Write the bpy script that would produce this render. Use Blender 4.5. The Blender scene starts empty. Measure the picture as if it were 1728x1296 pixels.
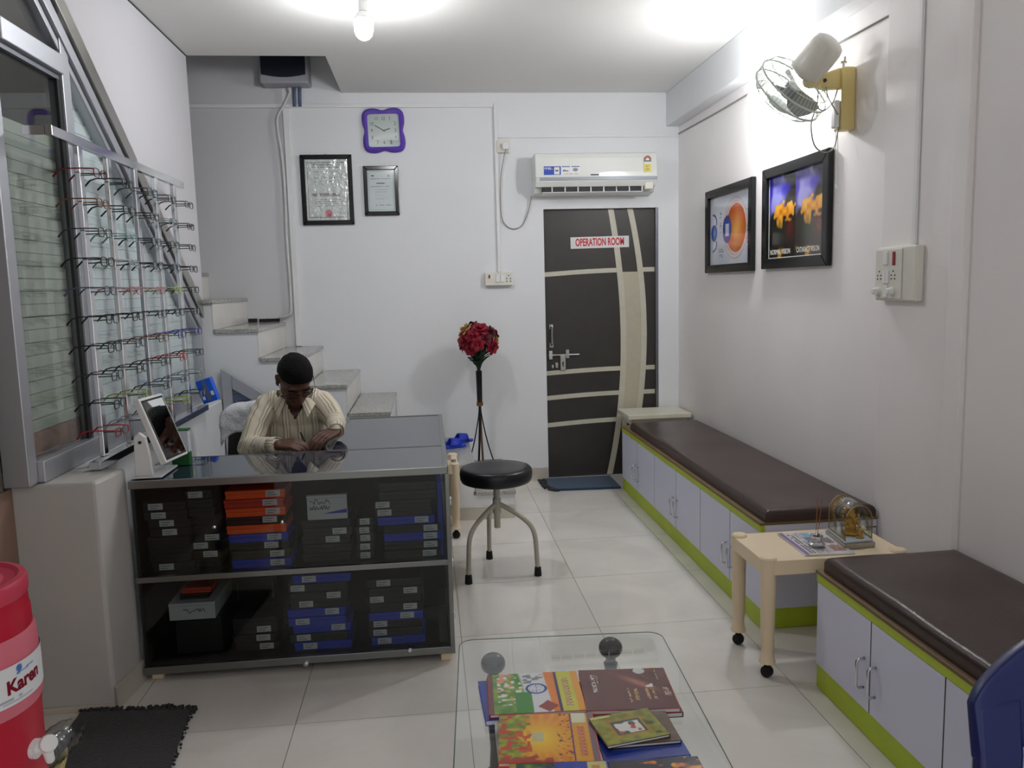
import bpy, math, random
import numpy as np
from mathutils import Vector, Matrix

random.seed(7)
SC = bpy.context.scene
COL = SC.collection
PI = math.pi

# ------------------------------------------------------------------ camera, world, exposure
F_PX, YAW, PITCH, ROLL, EYE = 1350.0, 0.1029, 0.1219, -0.0256, 1.5
fw = Vector((math.sin(YAW) * math.cos(PITCH), math.cos(YAW) * math.cos(PITCH), -math.sin(PITCH)))
rt = Vector((math.cos(YAW), -math.sin(YAW), 0))
up = rt.cross(fw)
r2 = math.cos(ROLL) * rt + math.sin(ROLL) * up
u2 = -math.sin(ROLL) * rt + math.cos(ROLL) * up
cam_d = bpy.data.cameras.new('camera')
cam_d.sensor_width = 36.0
cam_d.sensor_fit = 'HORIZONTAL'
cam_d.lens = F_PX / 1728.0 * 36.0
cam_d.clip_start = 0.05
cam = bpy.data.objects.new('camera', cam_d)
COL.objects.link(cam)
M = Matrix.Identity(4)
for i, a in enumerate((r2, u2, -fw)):
    for j in range(3):
        M[j][i] = a[j]
M.translation = (0, 0, EYE)
cam.matrix_world = M
SC.camera = cam

SC.view_settings.view_transform = 'Standard'
SC.view_settings.look = 'None'
SC.view_settings.gamma = 1.0
SC.view_settings.use_curve_mapping = False
SC.view_settings.exposure = 1.1
WORLD_COL, WORLD_STR = (0.98, 0.97, 0.96), 0.38
BULB_CEIL, BULB_WALL, TUBE = 135.0, 185.0, 10.0
w = bpy.data.worlds.new('world')
SC.world = w
w.use_nodes = True
w.node_tree.nodes['Background'].inputs[0].default_value = (*WORLD_COL, 1)
w.node_tree.nodes['Background'].inputs[1].default_value = WORLD_STR
SC.cycles.max_bounces = 12
SC.cycles.diffuse_bounces = 5
SC.cycles.transparent_max_bounces = 24
SC.cycles.caustics_reflective = False
SC.cycles.caustics_refractive = False
SC.cycles.sample_clamp_indirect = 6.0


# ------------------------------------------------------------------ materials
def lin(c):
    c = c / 255.0
    return c / 12.92 if c <= 0.04045 else ((c + 0.055) / 1.055) ** 2.4


def rgb(r, g, b):
    return (lin(r), lin(g), lin(b))


def mat(name, col, rough=0.5, metal=0.0, noise=None, bump=None, coat=0.0, ior=1.45, emit=0.0, spec=None, sheen=0.0):
    """col: linear rgb. noise=(scale, amount) varies the colour, bump=(scale, strength) adds fine relief."""
    m = bpy.data.materials.new(name)
    m.use_nodes = True
    nt = m.node_tree
    b = nt.nodes['Principled BSDF']
    b.inputs['Base Color'].default_value = (*col, 1)
    b.inputs['Roughness'].default_value = rough
    b.inputs['Metallic'].default_value = metal
    b.inputs['IOR'].default_value = ior
    if coat:
        b.inputs['Coat Weight'].default_value = coat
        b.inputs['Coat Roughness'].default_value = 0.08
    if sheen:
        b.inputs['Sheen Weight'].default_value = sheen
    if emit:
        b.inputs['Emission Color'].default_value = (*col, 1)
        b.inputs['Emission Strength'].default_value = emit
    if spec is not None:
        b.inputs['Specular IOR Level'].default_value = spec
    tc = None
    if noise or bump:
        tc = nt.nodes.new('ShaderNodeTexCoord')
    if noise:
        n = nt.nodes.new('ShaderNodeTexNoise')
        n.inputs['Scale'].default_value = noise[0]
        n.inputs['Detail'].default_value = 5
        nt.links.new(tc.outputs['Object'], n.inputs['Vector'])
        r = nt.nodes.new('ShaderNodeValToRGB')
        k = noise[1]
        r.color_ramp.elements[0].position = 0.3
        r.color_ramp.elements[1].position = 0.7
        r.color_ramp.elements[0].color = (*[max(0, c * (1 - k)) for c in col], 1)
        r.color_ramp.elements[1].color = (*[min(1, c * (1 + k)) for c in col], 1)
        nt.links.new(n.outputs['Fac'], r.inputs['Fac'])
        nt.links.new(r.outputs['Color'], b.inputs['Base Color'])
    if bump:
        n2 = nt.nodes.new('ShaderNodeTexNoise')
        n2.inputs['Scale'].default_value = bump[0]
        n2.inputs['Detail'].default_value = 3
        nt.links.new(tc.outputs['Object'], n2.inputs['Vector'])
        bp = nt.nodes.new('ShaderNodeBump')
        bp.inputs['Strength'].default_value = bump[1]
        bp.inputs['Distance'].default_value = 0.01
        nt.links.new(n2.outputs['Fac'], bp.inputs['Height'])
        nt.links.new(bp.outputs['Normal'], b.inputs['Normal'])
    return m


def glass(name, tint, gloss=0.9, rough=0.01, ior=1.5):
    """thin pane: tinted see-through plus fresnel reflection"""
    m = bpy.data.materials.new(name)
    m.use_nodes = True
    nt = m.node_tree
    nt.nodes.remove(nt.nodes['Principled BSDF'])
    t = nt.nodes.new('ShaderNodeBsdfTransparent')
    t.inputs['Color'].default_value = (*tint, 1)
    g = nt.nodes.new('ShaderNodeBsdfGlossy')
    g.inputs['Roughness'].default_value = rough
    g.inputs['Color'].default_value = (gloss, gloss, gloss, 1)
    f = nt.nodes.new('ShaderNodeFresnel')
    geo = nt.nodes.new('ShaderNodeNewGeometry')
    mr = nt.nodes.new('ShaderNodeMapRange')      # the far side of a pane reflects like its near side
    mr.inputs['To Min'].default_value = ior
    mr.inputs['To Max'].default_value = 1.0 / ior
    nt.links.new(geo.outputs['Backfacing'], mr.inputs['Value'])
    nt.links.new(mr.outputs['Result'], f.inputs['IOR'])
    x = nt.nodes.new('ShaderNodeMixShader')
    nt.links.new(f.outputs[0], x.inputs[0])
    nt.links.new(t.outputs[0], x.inputs[1])
    nt.links.new(g.outputs[0], x.inputs[2])
    nt.links.new(x.outputs[0], nt.nodes['Material Output'].inputs['Surface'])
    return m


def print_mat(name, rough=0.45, coat=0.0, crinkle=None, ior=1.45):
    m = mat(name, (0.8, 0.8, 0.8), rough, coat=coat, ior=ior)
    nt = m.node_tree
    a = nt.nodes.new('ShaderNodeVertexColor')
    a.layer_name = 'ink'
    nt.links.new(a.outputs['Color'], nt.nodes['Principled BSDF'].inputs['Base Color'])
    if crinkle:
        tc = nt.nodes.new('ShaderNodeTexCoord')
        n2 = nt.nodes.new('ShaderNodeTexNoise')
        n2.inputs['Scale'].default_value = crinkle[0]
        n2.inputs['Detail'].default_value = 4
        nt.links.new(tc.outputs['Object'], n2.inputs['Vector'])
        bp = nt.nodes.new('ShaderNodeBump')
        bp.inputs['Strength'].default_value = crinkle[1]
        bp.inputs['Distance'].default_value = 0.009
        nt.links.new(n2.outputs['Fac'], bp.inputs['Height'])
        b = nt.nodes['Principled BSDF']
        b.inputs['Coat Weight'].default_value = 1.0
        b.inputs['Coat Roughness'].default_value = 0.10
        b.inputs['Coat IOR'].default_value = 2.3
        nt.links.new(bp.outputs['Normal'], b.inputs['Coat Normal'])
        nt.links.new(bp.outputs['Normal'], b.inputs['Normal'])
    return m


def tile_mat(name, col, rough, vary, veins=0.06):
    m = mat(name, col, rough)
    nt = m.node_tree
    b = nt.nodes['Principled BSDF']
    geo = nt.nodes.new('ShaderNodeNewGeometry')
    oi = nt.nodes.new('ShaderNodeObjectInfo')
    n = nt.nodes.new('ShaderNodeTexNoise')
    n.inputs['Scale'].default_value = 2.2
    n.inputs['Detail'].default_value = 7
    n.inputs['Distortion'].default_value = 1.2
    nt.links.new(geo.outputs['Position'], n.inputs['Vector'])
    r = nt.nodes.new('ShaderNodeValToRGB')
    r.color_ramp.elements[0].position = 0.35
    r.color_ramp.elements[1].position = 0.65
    r.color_ramp.elements[0].color = (*[c * (1 - veins) for c in col], 1)
    r.color_ramp.elements[1].color = (*[c * (1 + veins) for c in col], 1)
    nt.links.new(n.outputs['Fac'], r.inputs['Fac'])
    mp = nt.nodes.new('ShaderNodeMapRange')
    mp.inputs['To Min'].default_value = 1 - vary
    mp.inputs['To Max'].default_value = 1 + vary
    nt.links.new(oi.outputs['Random'], mp.inputs['Value'])
    mx = nt.nodes.new('ShaderNodeVectorMath')
    mx.operation = 'SCALE'
    nt.links.new(r.outputs['Color'], mx.inputs[0])
    nt.links.new(mp.outputs['Result'], mx.inputs['Scale'])
    nt.links.new(mx.outputs['Vector'], b.inputs['Base Color'])
    return m


def speckle_mat(name, c1, c2, scale, rough):
    m = mat(name, c1, rough)
    nt = m.node_tree
    geo = nt.nodes.new('ShaderNodeNewGeometry')
    n = nt.nodes.new('ShaderNodeTexVoronoi')
    n.inputs['Scale'].default_value = scale
    nt.links.new(geo.outputs['Position'], n.inputs['Vector'])
    r = nt.nodes.new('ShaderNodeValToRGB')
    r.color_ramp.elements[0].color = (*c1, 1)
    r.color_ramp.elements[1].color = (*c2, 1)
    nt.links.new(n.outputs['Color'], r.inputs['Fac'])
    nt.links.new(r.outputs['Color'], nt.nodes['Principled BSDF'].inputs['Base Color'])
    return m


MT = {}
MT['wall'] = mat('white wall paint', rgb(226, 228, 231), 0.55, noise=(1.3, 0.025), bump=(60, 0.04))
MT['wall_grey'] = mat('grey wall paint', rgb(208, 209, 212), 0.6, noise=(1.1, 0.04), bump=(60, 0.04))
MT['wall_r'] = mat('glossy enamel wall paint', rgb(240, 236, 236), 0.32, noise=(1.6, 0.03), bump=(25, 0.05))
MT['wall_l'] = mat('white wall paint with shade mixed in', rgb(202, 201, 205), 0.55, noise=(1.3, 0.025), bump=(60, 0.04))  # white darkened in colour to stand in for weaker light on the left wall
MT['wall_p'] = mat('white pier paint with shade mixed in', rgb(192, 190, 186), 0.6, noise=(2.0, 0.05), bump=(60, 0.05))  # pier front lies in shade; that shade is mixed into this paint
MT['ceil'] = mat('ceiling paint', rgb(226, 226, 223), 0.7, noise=(1.0, 0.02))
MT['tile'] = tile_mat('polished cream floor tile', rgb(224, 220, 213), 0.065, 0.025)
MT['grout'] = mat('grout', rgb(140, 134, 124), 0.8)
MT['skirt'] = tile_mat('cream skirting tile', rgb(196, 190, 178), 0.2, 0.02)
MT['granite'] = speckle_mat('speckled grey granite', rgb(120, 120, 118), rgb(196, 196, 190), 190, 0.16)
MT['riser'] = mat('cream marble riser', rgb(222, 220, 214), 0.2, noise=(6, 0.04))
MT['alu'] = mat('brushed aluminium', rgb(190, 192, 198), 0.42, 0.85)
MT['alu_d'] = mat('dark aluminium', rgb(120, 122, 130), 0.45, 0.7)
MT['alu_c'] = mat('dull counter aluminium', rgb(132, 134, 132), 0.32, 0.9)
MT['chrome'] = mat('chrome', rgb(214, 214, 218), 0.12, 1.0)
MT['steel'] = mat('satin steel', rgb(190, 188, 182), 0.3, 1.0)
MT['glass'] = glass('clear glass', (0.93, 0.96, 0.95))
MT['glass_w'] = glass('window glass', (0.95, 0.97, 0.97), 0.9, 0.02, 1.38)
MT['glass_t'] = glass('table glass', (0.97, 0.985, 0.978))
MT['glass_s'] = glass('smoked glass', (0.82, 0.84, 0.83), 0.5, 0.01)
MT['glass_e'] = mat('green glass edge', rgb(70, 100, 88), 0.15)
MT['slat_a'] = mat('grey green shutter slat', rgb(172, 178, 164), 0.6, noise=(5, 0.06))
MT['slat_b'] = mat('pale blue shutter slat', rgb(236, 244, 246), 0.6, noise=(5, 0.04))
MT['slat_c'] = mat('dull brown board', rgb(120, 112, 104), 0.7, noise=(4, 0.10))
MT['pinkboard'] = mat('pinkish brown board', rgb(150, 122, 108), 0.6, noise=(4, 0.08))
MT['black'] = mat('black plastic', rgb(22, 22, 24), 0.45)
MT['blackgloss'] = mat('gloss black', rgb(16, 16, 18), 0.18)
MT['rubber'] = mat('black rubber', rgb(20, 20, 20), 0.75)
MT['leather'] = mat('black leatherette', rgb(22, 22, 27), 0.33, bump=(140, 0.12))
MT['brownleather'] = mat('dark brown leatherette', rgb(58, 42, 38), 0.30, noise=(3, 0.10), bump=(160, 0.12))
MT['lavlam'] = mat('pale lavender laminate', rgb(210, 212, 232), 0.4, noise=(3, 0.015))
MT['lime'] = mat('lime green laminate', rgb(174, 194, 46), 0.42, noise=(6, 0.06))
MT['plyedge'] = mat('brown board edge', rgb(112, 90, 62), 0.55)
MT['beigeplastic'] = mat('beige plastic', rgb(228, 209, 178), 0.38, noise=(3, 0.02))
MT['creamplastic'] = mat('cream plastic', rgb(216, 214, 196), 0.4)
MT['whiteplastic'] = mat('white plastic', rgb(230, 230, 230), 0.32)
MT['offwhite'] = mat('ivory plastic', rgb(222, 220, 210), 0.35)
MT['yellowplastic'] = mat('aged yellow plastic', rgb(216, 196, 132), 0.45, noise=(8, 0.05))
MT['paper'] = mat('white paper', rgb(222, 222, 222), 0.8)
MT['label'] = mat('grey white paper label', rgb(196, 200, 206), 0.7)
MT['creampaint'] = mat('cream grey painted steel', rgb(180, 176, 160), 0.35)
MT['door'] = mat('dark brown veneer', rgb(54, 51, 48), 0.42, noise=(9, 0.10), bump=(90, 0.05))
MT['doorline'] = mat('cream inlay', rgb(196, 192, 176), 0.42, noise=(20, 0.04))
MT['doorgrey'] = mat('pale taupe inlay', rgb(184, 178, 158), 0.42, noise=(20, 0.04))
MT['signred'] = mat('red lettering', rgb(196, 24, 40), 0.5)
MT['purple'] = mat('purple plastic', rgb(92, 62, 172), 0.3)
MT['bluemat'] = mat('blue carpet', rgb(26, 62, 92), 0.95, noise=(40, 0.25), bump=(200, 0.6), sheen=0.3)
MT['blackmat'] = mat('charcoal carpet', rgb(34, 33, 36), 0.95, noise=(50, 0.25), bump=(220, 0.7), sheen=0.2)
MT['bluebox'] = mat('blue card', rgb(38, 62, 190), 0.45)
MT['orangebox'] = mat('orange card', rgb(240, 92, 34), 0.45)
MT['redbox'] = mat('red card', rgb(196, 58, 40), 0.45)
MT['blackbox'] = mat('black card', rgb(34, 34, 36), 0.45)
MT['olivebox'] = mat('dark olive card', rgb(46, 44, 34), 0.5)
MT['interior'] = mat('black counter lining', rgb(20, 21, 22), 0.5)
MT['topglass'] = mat('black mirror glass', rgb(38, 46, 64), 0.03, ior=2.0)
MT['skin'] = mat('brown skin', rgb(86, 54, 42), 0.5, noise=(14, 0.06))
MT['hair'] = mat('black hair', rgb(9, 9, 10), 0.6, bump=(180, 0.9), spec=0.15)
MT['trouser'] = mat('dark trousers', rgb(30, 30, 36), 0.85)
MT['cloth_w'] = mat('white towel', rgb(214, 216, 222), 0.95, bump=(120, 0.5), sheen=0.2)
MT['jugred'] = mat('crimson plastic', rgb(186, 20, 50), 0.35)
MT['jugpink'] = mat('pink plastic', rgb(214, 112, 128), 0.4)
MT['juglid'] = mat('rose red plastic', rgb(200, 58, 84), 0.4)
MT['hose'] = mat('grey ribbed hose', rgb(116, 116, 120), 0.5)
MT['bagplastic'] = glass('thin polythene', (0.82, 0.84, 0.84), 0.9, 0.12, 1.6)
MT['navy'] = mat('navy blue plastic', rgb(24, 34, 92), 0.38)
MT['gold'] = mat('gold', rgb(168, 140, 92), 0.3, 1.0, bump=(200, 0.4))
MT['goldpaint'] = mat('golden paint', rgb(196, 150, 72), 0.38, 0.5, bump=(300, 0.5))
MT['silver'] = mat('embossed silver', rgb(190, 182, 170), 0.3, 0.9, bump=(220, 0.8))
MT['stickred'] = mat('brown incense', rgb(150, 92, 58), 0.8)
MT['redflower'] = mat('crimson petal', rgb(138, 12, 40), 0.6, noise=(60, 0.2))
MT['maroonflower'] = mat('maroon petal', rgb(88, 18, 28), 0.6, noise=(60, 0.2))
MT['goldflower'] = mat('golden cream petal', rgb(190, 150, 92), 0.6, noise=(60, 0.25))
MT['leaf'] = mat('dark green leaf', rgb(26, 56, 32), 0.55, noise=(40, 0.2))
MT['copper'] = mat('copper', rgb(150, 110, 80), 0.35, 1.0)
MT['greenbox'] = mat('green card', rgb(24, 96, 44), 0.5)
MT['brightblue'] = mat('bright blue card', rgb(20, 92, 220), 0.45)
MT['greystrip'] = mat('silver grey strip', rgb(150, 158, 172), 0.35)
MT['acwhite'] = mat('glossy appliance white', rgb(226, 228, 224), 0.14)
MT['dark'] = mat('dark recess', rgb(40, 42, 46), 0.6)
MT['stabdark'] = mat('dark navy front', rgb(30, 32, 48), 0.35)
MT['stabgrey'] = mat('grey casing', rgb(164, 164, 172), 0.5)
MT['bluepipe'] = mat('grey blue pipe', rgb(92, 104, 132), 0.5)
MT['cable'] = mat('grey cable', rgb(150, 148, 142), 0.5)
MT['cablew'] = mat('white cable', rgb(206, 206, 206), 0.45)
MT['redlamp'] = mat('red indicator', rgb(140, 26, 40), 0.25)
MT['cage'] = mat('pale green white wire', rgb(206, 214, 206), 0.4)
MT['fanblade'] = mat('translucent grey blade', rgb(150, 156, 156), 0.35)
MT['mirror'] = mat('mirror', (0.86, 0.87, 0.88), 0.02, 1.0)
MT['ink'] = mat('dark ink', rgb(50, 52, 58), 0.7)
MT['whiteink'] = mat('white ink', rgb(225, 225, 220), 0.6)
MT['crimsonink'] = mat('crimson ink', rgb(170, 20, 54), 0.6)
MT['blueink'] = mat('blue ink', rgb(40, 84, 160), 0.6)
MT['bulb_c'] = mat('lit ceiling bulb', (0.98, 0.985, 1.0), 0.5, emit=BULB_CEIL)
MT['bulb_w'] = mat('lit wall bulb', (0.98, 0.985, 1.0), 0.5, emit=BULB_WALL)
MT['tube'] = mat('lit tube', (0.95, 0.98, 1.0), 0.5, emit=TUBE)
MT['print'] = print_mat('printed paper', 0.5)
MT['printgloss'] = print_mat('glossy print', 0.2, coat=0.5)
MT['printframe'] = print_mat('print under glass', 0.12, coat=0.6)
MT['printcrinkle'] = print_mat('print under crumpled film', 0.16, crinkle=(20, 1.0))


# ------------------------------------------------------------------ mesh helpers
ORG = {}          # object -> world position of its origin (objects are never rotated unless built locally)


def vec(*a):
    return np.array(a, float)


def basis(d):
    d = np.array(d, float)
    d = d / np.linalg.norm(d)
    a = np.array([0, 0, 1.0]) if abs(d[2]) < 0.9 else np.array([1.0, 0, 0])
    u = np.cross(a, d)
    u /= np.linalg.norm(u)
    return u, np.cross(d, u), d


class MB:
    def __init__(s):
        s.v, s.f, s.mi, s.cur = [], [], [], 0

    def add(s, verts, faces):
        o = len(s.v)
        s.v.extend([tuple(map(float, p)) for p in verts])
        for f in faces:
            s.f.append([i + o for i in f])
            s.mi.append(s.cur)
        return s

    def box(s, x0, x1, y0, y1, z0, z1):
        v = [(x, y, z) for z in (z0, z1) for y in (y0, y1) for x in (x0, x1)]
        return s.add(v, [(0, 2, 3, 1), (4, 5, 7, 6), (0, 1, 5, 4), (2, 6, 7, 3), (0, 4, 6, 2), (1, 3, 7, 5)])

    def obox(s, c, ex, ey, ez):
        """oriented box: centre and three half-extent vectors"""
        c, ex, ey, ez = (np.array(q, float) for q in (c, ex, ey, ez))
        v = [c + a * ex + b * ey + d * ez for d in (-1, 1) for b in (-1, 1) for a in (-1, 1)]
        return s.add(v, [(0, 2, 3, 1), (4, 5, 7, 6), (0, 1, 5, 4), (2, 6, 7, 3), (0, 4, 6, 2), (1, 3, 7, 5)])

    def tube(s, pts, r, n=10, closed=False, caps=True, flat=1.0):
        P = [np.array(p, float) for p in pts]
        m = len(P)
        R = r if hasattr(r, '__len__') else [r] * m
        u = None
        rings = []
        for i in range(m):
            if closed:
                d = P[(i + 1) % m] - P[i - 1]
            else:
                d = P[min(i + 1, m - 1)] - P[max(i - 1, 0)]
            d = d / (np.linalg.norm(d) + 1e-12)
            if u is None:
                u, w_, _ = basis(d)
            else:
                u = u - d * u.dot(d)
                nu = np.linalg.norm(u)
                u = u / nu if nu > 1e-6 else basis(d)[0]
            w_ = np.cross(d, u)
            rings.append([P[i] + R[i] * (math.cos(2 * PI * k / n) * u + flat * math.sin(2 * PI * k / n) * w_) for k in range(n)])
        v = [p for rg in rings for p in rg]
        f = []
        for i in range(m if closed else m - 1):
            a, b = i * n, ((i + 1) % m) * n
            for k in range(n):
                f.append((a + k, a + (k + 1) % n, b + (k + 1) % n, b + k))
        if caps and not closed:
            f.append(tuple(range(n))[::-1])
            f.append(tuple(range((m - 1) * n, m * n)))
        return s.add(v, f)

    def cyl(s, p0, p1, r0, r1=None, n=16):
        return s.tube([p0, p1], [r0, r0 if r1 is None else r1], n)

    def lathe(s, prof, c=(0, 0, 0), ax=(0, 0, 1), n=32, a0=0.0, a1=None, caps=True):
        """prof: list of (radius, height along ax)"""
        if ax == (0, 0, 1):
            u, w_, d = vec(1, 0, 0), vec(0, 1, 0), vec(0, 0, 1)
        else:
            u, w_, d = basis(ax)
        c = np.array(c, float)
        full = a1 is None
        k_n = n if full else n + 1
        v = []
        for r, h in prof:
            for k in range(k_n):
                t = a0 + (2 * PI * k / n if full else (a1 - a0) * k / n)
                v.append(c + d * h + r * (math.cos(t) * u + math.sin(t) * w_))
        f = []
        for i in range(len(prof) - 1):
            for k in range(n):
                k2 = (k + 1) % k_n
                f.append((i * k_n + k, i * k_n + k2, (i + 1) * k_n + k2, (i + 1) * k_n + k))
        if full and caps:
            if prof[0][0] > 1e-5:
                f.append(tuple(range(k_n))[::-1])
            if prof[-1][0] > 1e-5:
                f.append(tuple(range((len(prof) - 1) * k_n, len(prof) * k_n)))
        return s.add(v, f)

    def sph(s, c, r, nu=16, nv=10, M3=None):
        rr = np.array(r if hasattr(r, '__len__') else (r, r, r), float)
        c = np.array(c, float)
        v = [vec(0, 0, -1)]
        for j in range(1, nv):
            t = -PI / 2 + PI * j / nv
            for k in range(nu):
                p = 2 * PI * k / nu
                v.append(vec(math.cos(t) * math.cos(p), math.cos(t) * math.sin(p), math.sin(t)))
        v.append(vec(0, 0, 1))
        f = []
        for k in range(nu):
            f.append((0, 1 + (k + 1) % nu, 1 + k))
            f.append((len(v) - 1, 1 + (nv - 2) * nu + k, 1 + (nv - 2) * nu + (k + 1) % nu))
        for j in range(nv - 2):
            for k in range(nu):
                a, b = 1 + j * nu + k, 1 + j * nu + (k + 1) % nu
                f.append((a, b, b + nu, a + nu))
        v = [q * rr for q in v]
        if M3 is not None:
            v = [M3 @ q for q in v]
        return s.add([c + q for q in v], f)

    def prism(s, poly, ax, a, b):
        """extrude a polygon; ax names the extrusion axis, poly gives the other two coordinates in xyz order"""
        def pt(p, h):
            return {'x': (h, p[0], p[1]), 'y': (p[0], h, p[1]), 'z': (p[0], p[1], h)}[ax]
        n = len(poly)
        v = [pt(p, a) for p in poly] + [pt(p, b) for p in poly]
        f = [tuple(range(n))[::-1], tuple(range(n, 2 * n))]
        f += [(i, (i + 1) % n, n + (i + 1) % n, n + i) for i in range(n)]
        return s.add(v, f)

    def limb(s, pts, rad, n=14):
        P = [np.array(p, float) for p in pts]
        for i in range(len(P)):
            s.sph(P[i], rad[i], n, 8)
            if i:
                s.tube([P[i - 1], P[i]], [rad[i - 1], rad[i]], n)
        return s

    def xf(s, M4):
        A = np.array(M4)
        V = np.array(s.v)
        s.v = [tuple(p) for p in (V @ A[:3, :3].T + A[:3, 3])]
        return s

    def build(s, name, m, parent=None, smooth=False, bevel=0.0, local=False, sub=0, segs=2, angle=0.6):
        me = bpy.data.meshes.new(name)
        V = np.array(s.v, float)
        if parent is None:
            mn, mx = V.min(0), V.max(0)
            o3 = np.array([(mn[0] + mx[0]) / 2, (mn[1] + mx[1]) / 2, mn[2]])
        elif local:
            o3 = np.zeros(3)
        else:
            o3 = ORG[parent.name]
        me.from_pydata([tuple(p) for p in (V - o3)], [], s.f)
        ms = m if isinstance(m, (list, tuple)) else [m]
        for q in ms:
            me.materials.append(q)
        if len(ms) > 1:
            me.polygons.foreach_set('material_index', s.mi)
        import bmesh
        bm = bmesh.new()
        bm.from_mesh(me)
        bmesh.ops.recalc_face_normals(bm, faces=bm.faces)
        bm.to_mesh(me)
        bm.free()
        if smooth:
            me.polygons.foreach_set('use_smooth', [True] * len(me.polygons))
            if smooth == 'auto':
                me.set_sharp_from_angle(angle=angle)
        me.update()
        o = bpy.data.objects.new(name, me)
        COL.objects.link(o)
        if parent is None:
            o.location = o3
            ORG[o.name] = o3
        else:
            o.parent = parent
            ORG[o.name] = ORG[parent.name]
        if bevel:
            b = o.modifiers.new('bevel', 'BEVEL')
            b.width = bevel
            b.segments = segs
            b.limit_method = 'ANGLE'
            b.angle_limit = 0.7
        if sub:
            q = o.modifiers.new('sub', 'SUBSURF')
            q.levels = q.render_levels = sub
        return o


def tag(o, label, cat=None, group=None, kind=None):
    o['label'] = label
    if cat:
        o['category'] = cat
    if group:
        o['group'] = group
    if kind:
        o['kind'] = kind
    return o


def thing(name, loc, label, cat, group=None, rotz=0.0, kind=None):
    o = bpy.data.objects.new(name, None)
    COL.objects.link(o)
    o.location = loc
    o.rotation_euler = (0, 0, rotz)
    ORG[o.name] = np.array(loc, float)
    return tag(o, label, cat, group, kind)


def struct(o, label=None, cat=None):
    o['kind'] = 'structure'
    if label:
        o['label'] = label
    if cat:
        o['category'] = cat
    return o


def dup(root, loc, label=None, group=None, rotz=None):
    r = root.copy()
    COL.objects.link(r)
    r.location = loc
    if rotz is not None:
        r.rotation_euler = (0, 0, rotz)
    if label:
        r['label'] = label
    if group:
        r['group'] = group
    for ch in list(root.children):
        c = ch.copy()
        COL.objects.link(c)
        c.parent = r
        for g in list(ch.children):
            d = g.copy()
            COL.objects.link(d)
            d.parent = c
    return r


def frame4(o, ex, ey, ez):
    A = np.eye(4)
    A[:3, 0], A[:3, 1], A[:3, 2], A[:3, 3] = ex, ey, ez, o
    return A


def on_back(x, z, y=6.02):       # local x right, y up, z out of the back wall
    return frame4((x, y, z), (1, 0, 0), (0, 0, 1), (0, -1, 0))


def on_right(y, z, x=1.927):     # the same on the right-hand wall
    return frame4((x, y, z), (0, -1, 0), (0, 0, 1), (-1, 0, 0))


def flat(x, y, z, ang=0.0):      # lying on a table, turned by ang
    c, s_ = math.cos(ang), math.sin(ang)
    return frame4((x, y, z), (c, s_, 0), (-s_, c, 0), (0, 0, 1))


def text_mb(body, size, align='CENTER', bold=0.0, squeeze=1.0, depth=0.0006):
    cu = bpy.data.curves.new('t', 'FONT')
    cu.body = body
    cu.size = size
    cu.align_x = align
    cu.align_y = 'CENTER'
    cu.offset = bold
    cu.extrude = depth
    cu.resolution_u = 3
    o = bpy.data.objects.new('t', cu)
    COL.objects.link(o)
    dg = bpy.context.evaluated_depsgraph_get()
    me = bpy.data.meshes.new_from_object(o.evaluated_get(dg))
    mb = MB()
    mb.add([(v.co.x * squeeze, v.co.y, v.co.z) for v in me.vertices], [tuple(p.vertices) for p in me.polygons])
    bpy.data.objects.remove(o)
    bpy.data.curves.remove(cu)
    bpy.data.meshes.remove(me)
    return mb


def sheet(name, wd, ht, nx, ny, fn, M4, m, parent, wave=None, curve=None):
    """flat printed sheet centred on M4's origin; fn(U,V)->(r,g,b) arrays 0..255, U right, V up"""
    U, V = np.meshgrid(np.linspace(0, 1, nx), np.linspace(0, 1, ny))
    U, V = U.ravel(), V.ravel()
    Cc = np.stack([np.broadcast_to(np.asarray(q, float), U.shape) for q in fn(U, V)], 1).clip(0, 255) / 255.0
    Cl = np.where(Cc <= 0.04045, Cc / 12.92, ((Cc + 0.055) / 1.055) ** 2.4)
    Z = np.zeros_like(U) if wave is None else wave(U, V)
    Pn = np.stack([(U - 0.5) * wd, (V - 0.5) * ht, Z], 1)
    if curve is not None:
        Pn = curve(Pn)
    A = np.array(M4)
    Pw = Pn @ A[:3, :3].T + A[:3, 3]
    mb = MB()
    fs = [(j * nx + i, j * nx + i + 1, (j + 1) * nx + i + 1, (j + 1) * nx + i) for j in range(ny - 1) for i in range(nx - 1)]
    mb.add(Pw, fs)
    o = mb.build(name, m, parent)
    at = o.data.color_attributes.new('ink', 'FLOAT_COLOR', 'POINT')
    at.data.foreach_set('color', np.concatenate([Cl, np.ones((len(Cl), 1))], 1).ravel())
    return o


def mix(a, b, t):
    return [np.asarray(p, float) * (1 - t) + np.asarray(q, float) * t for p, q in zip(a, b)]


def sstep(x, a, b):
    t = np.clip((x - a) / (b - a), 0, 1)
    return t * t * (3 - 2 * t)


def inrect(U, V, a, b, c, d):
    return ((U > a) & (U < b) & (V > c) & (V < d)).astype(float)


def vnoise(U, V, fx, fy, seed=0):
    rs = np.random.RandomState(seed)
    gx, gy = int(fx) + 2, int(fy) + 2
    g = rs.rand(gy, gx)
    x, y = U * fx, V * fy
    i, j = np.floor(x).astype(int), np.floor(y).astype(int)
    a, b = x - i, y - j
    a, b = a * a * (3 - 2 * a), b * b * (3 - 2 * b)
    return (g[j, i] * (1 - a) + g[j, i + 1] * a) * (1 - b) + (g[j + 1, i] * (1 - a) + g[j + 1, i + 1] * a) * b


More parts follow.
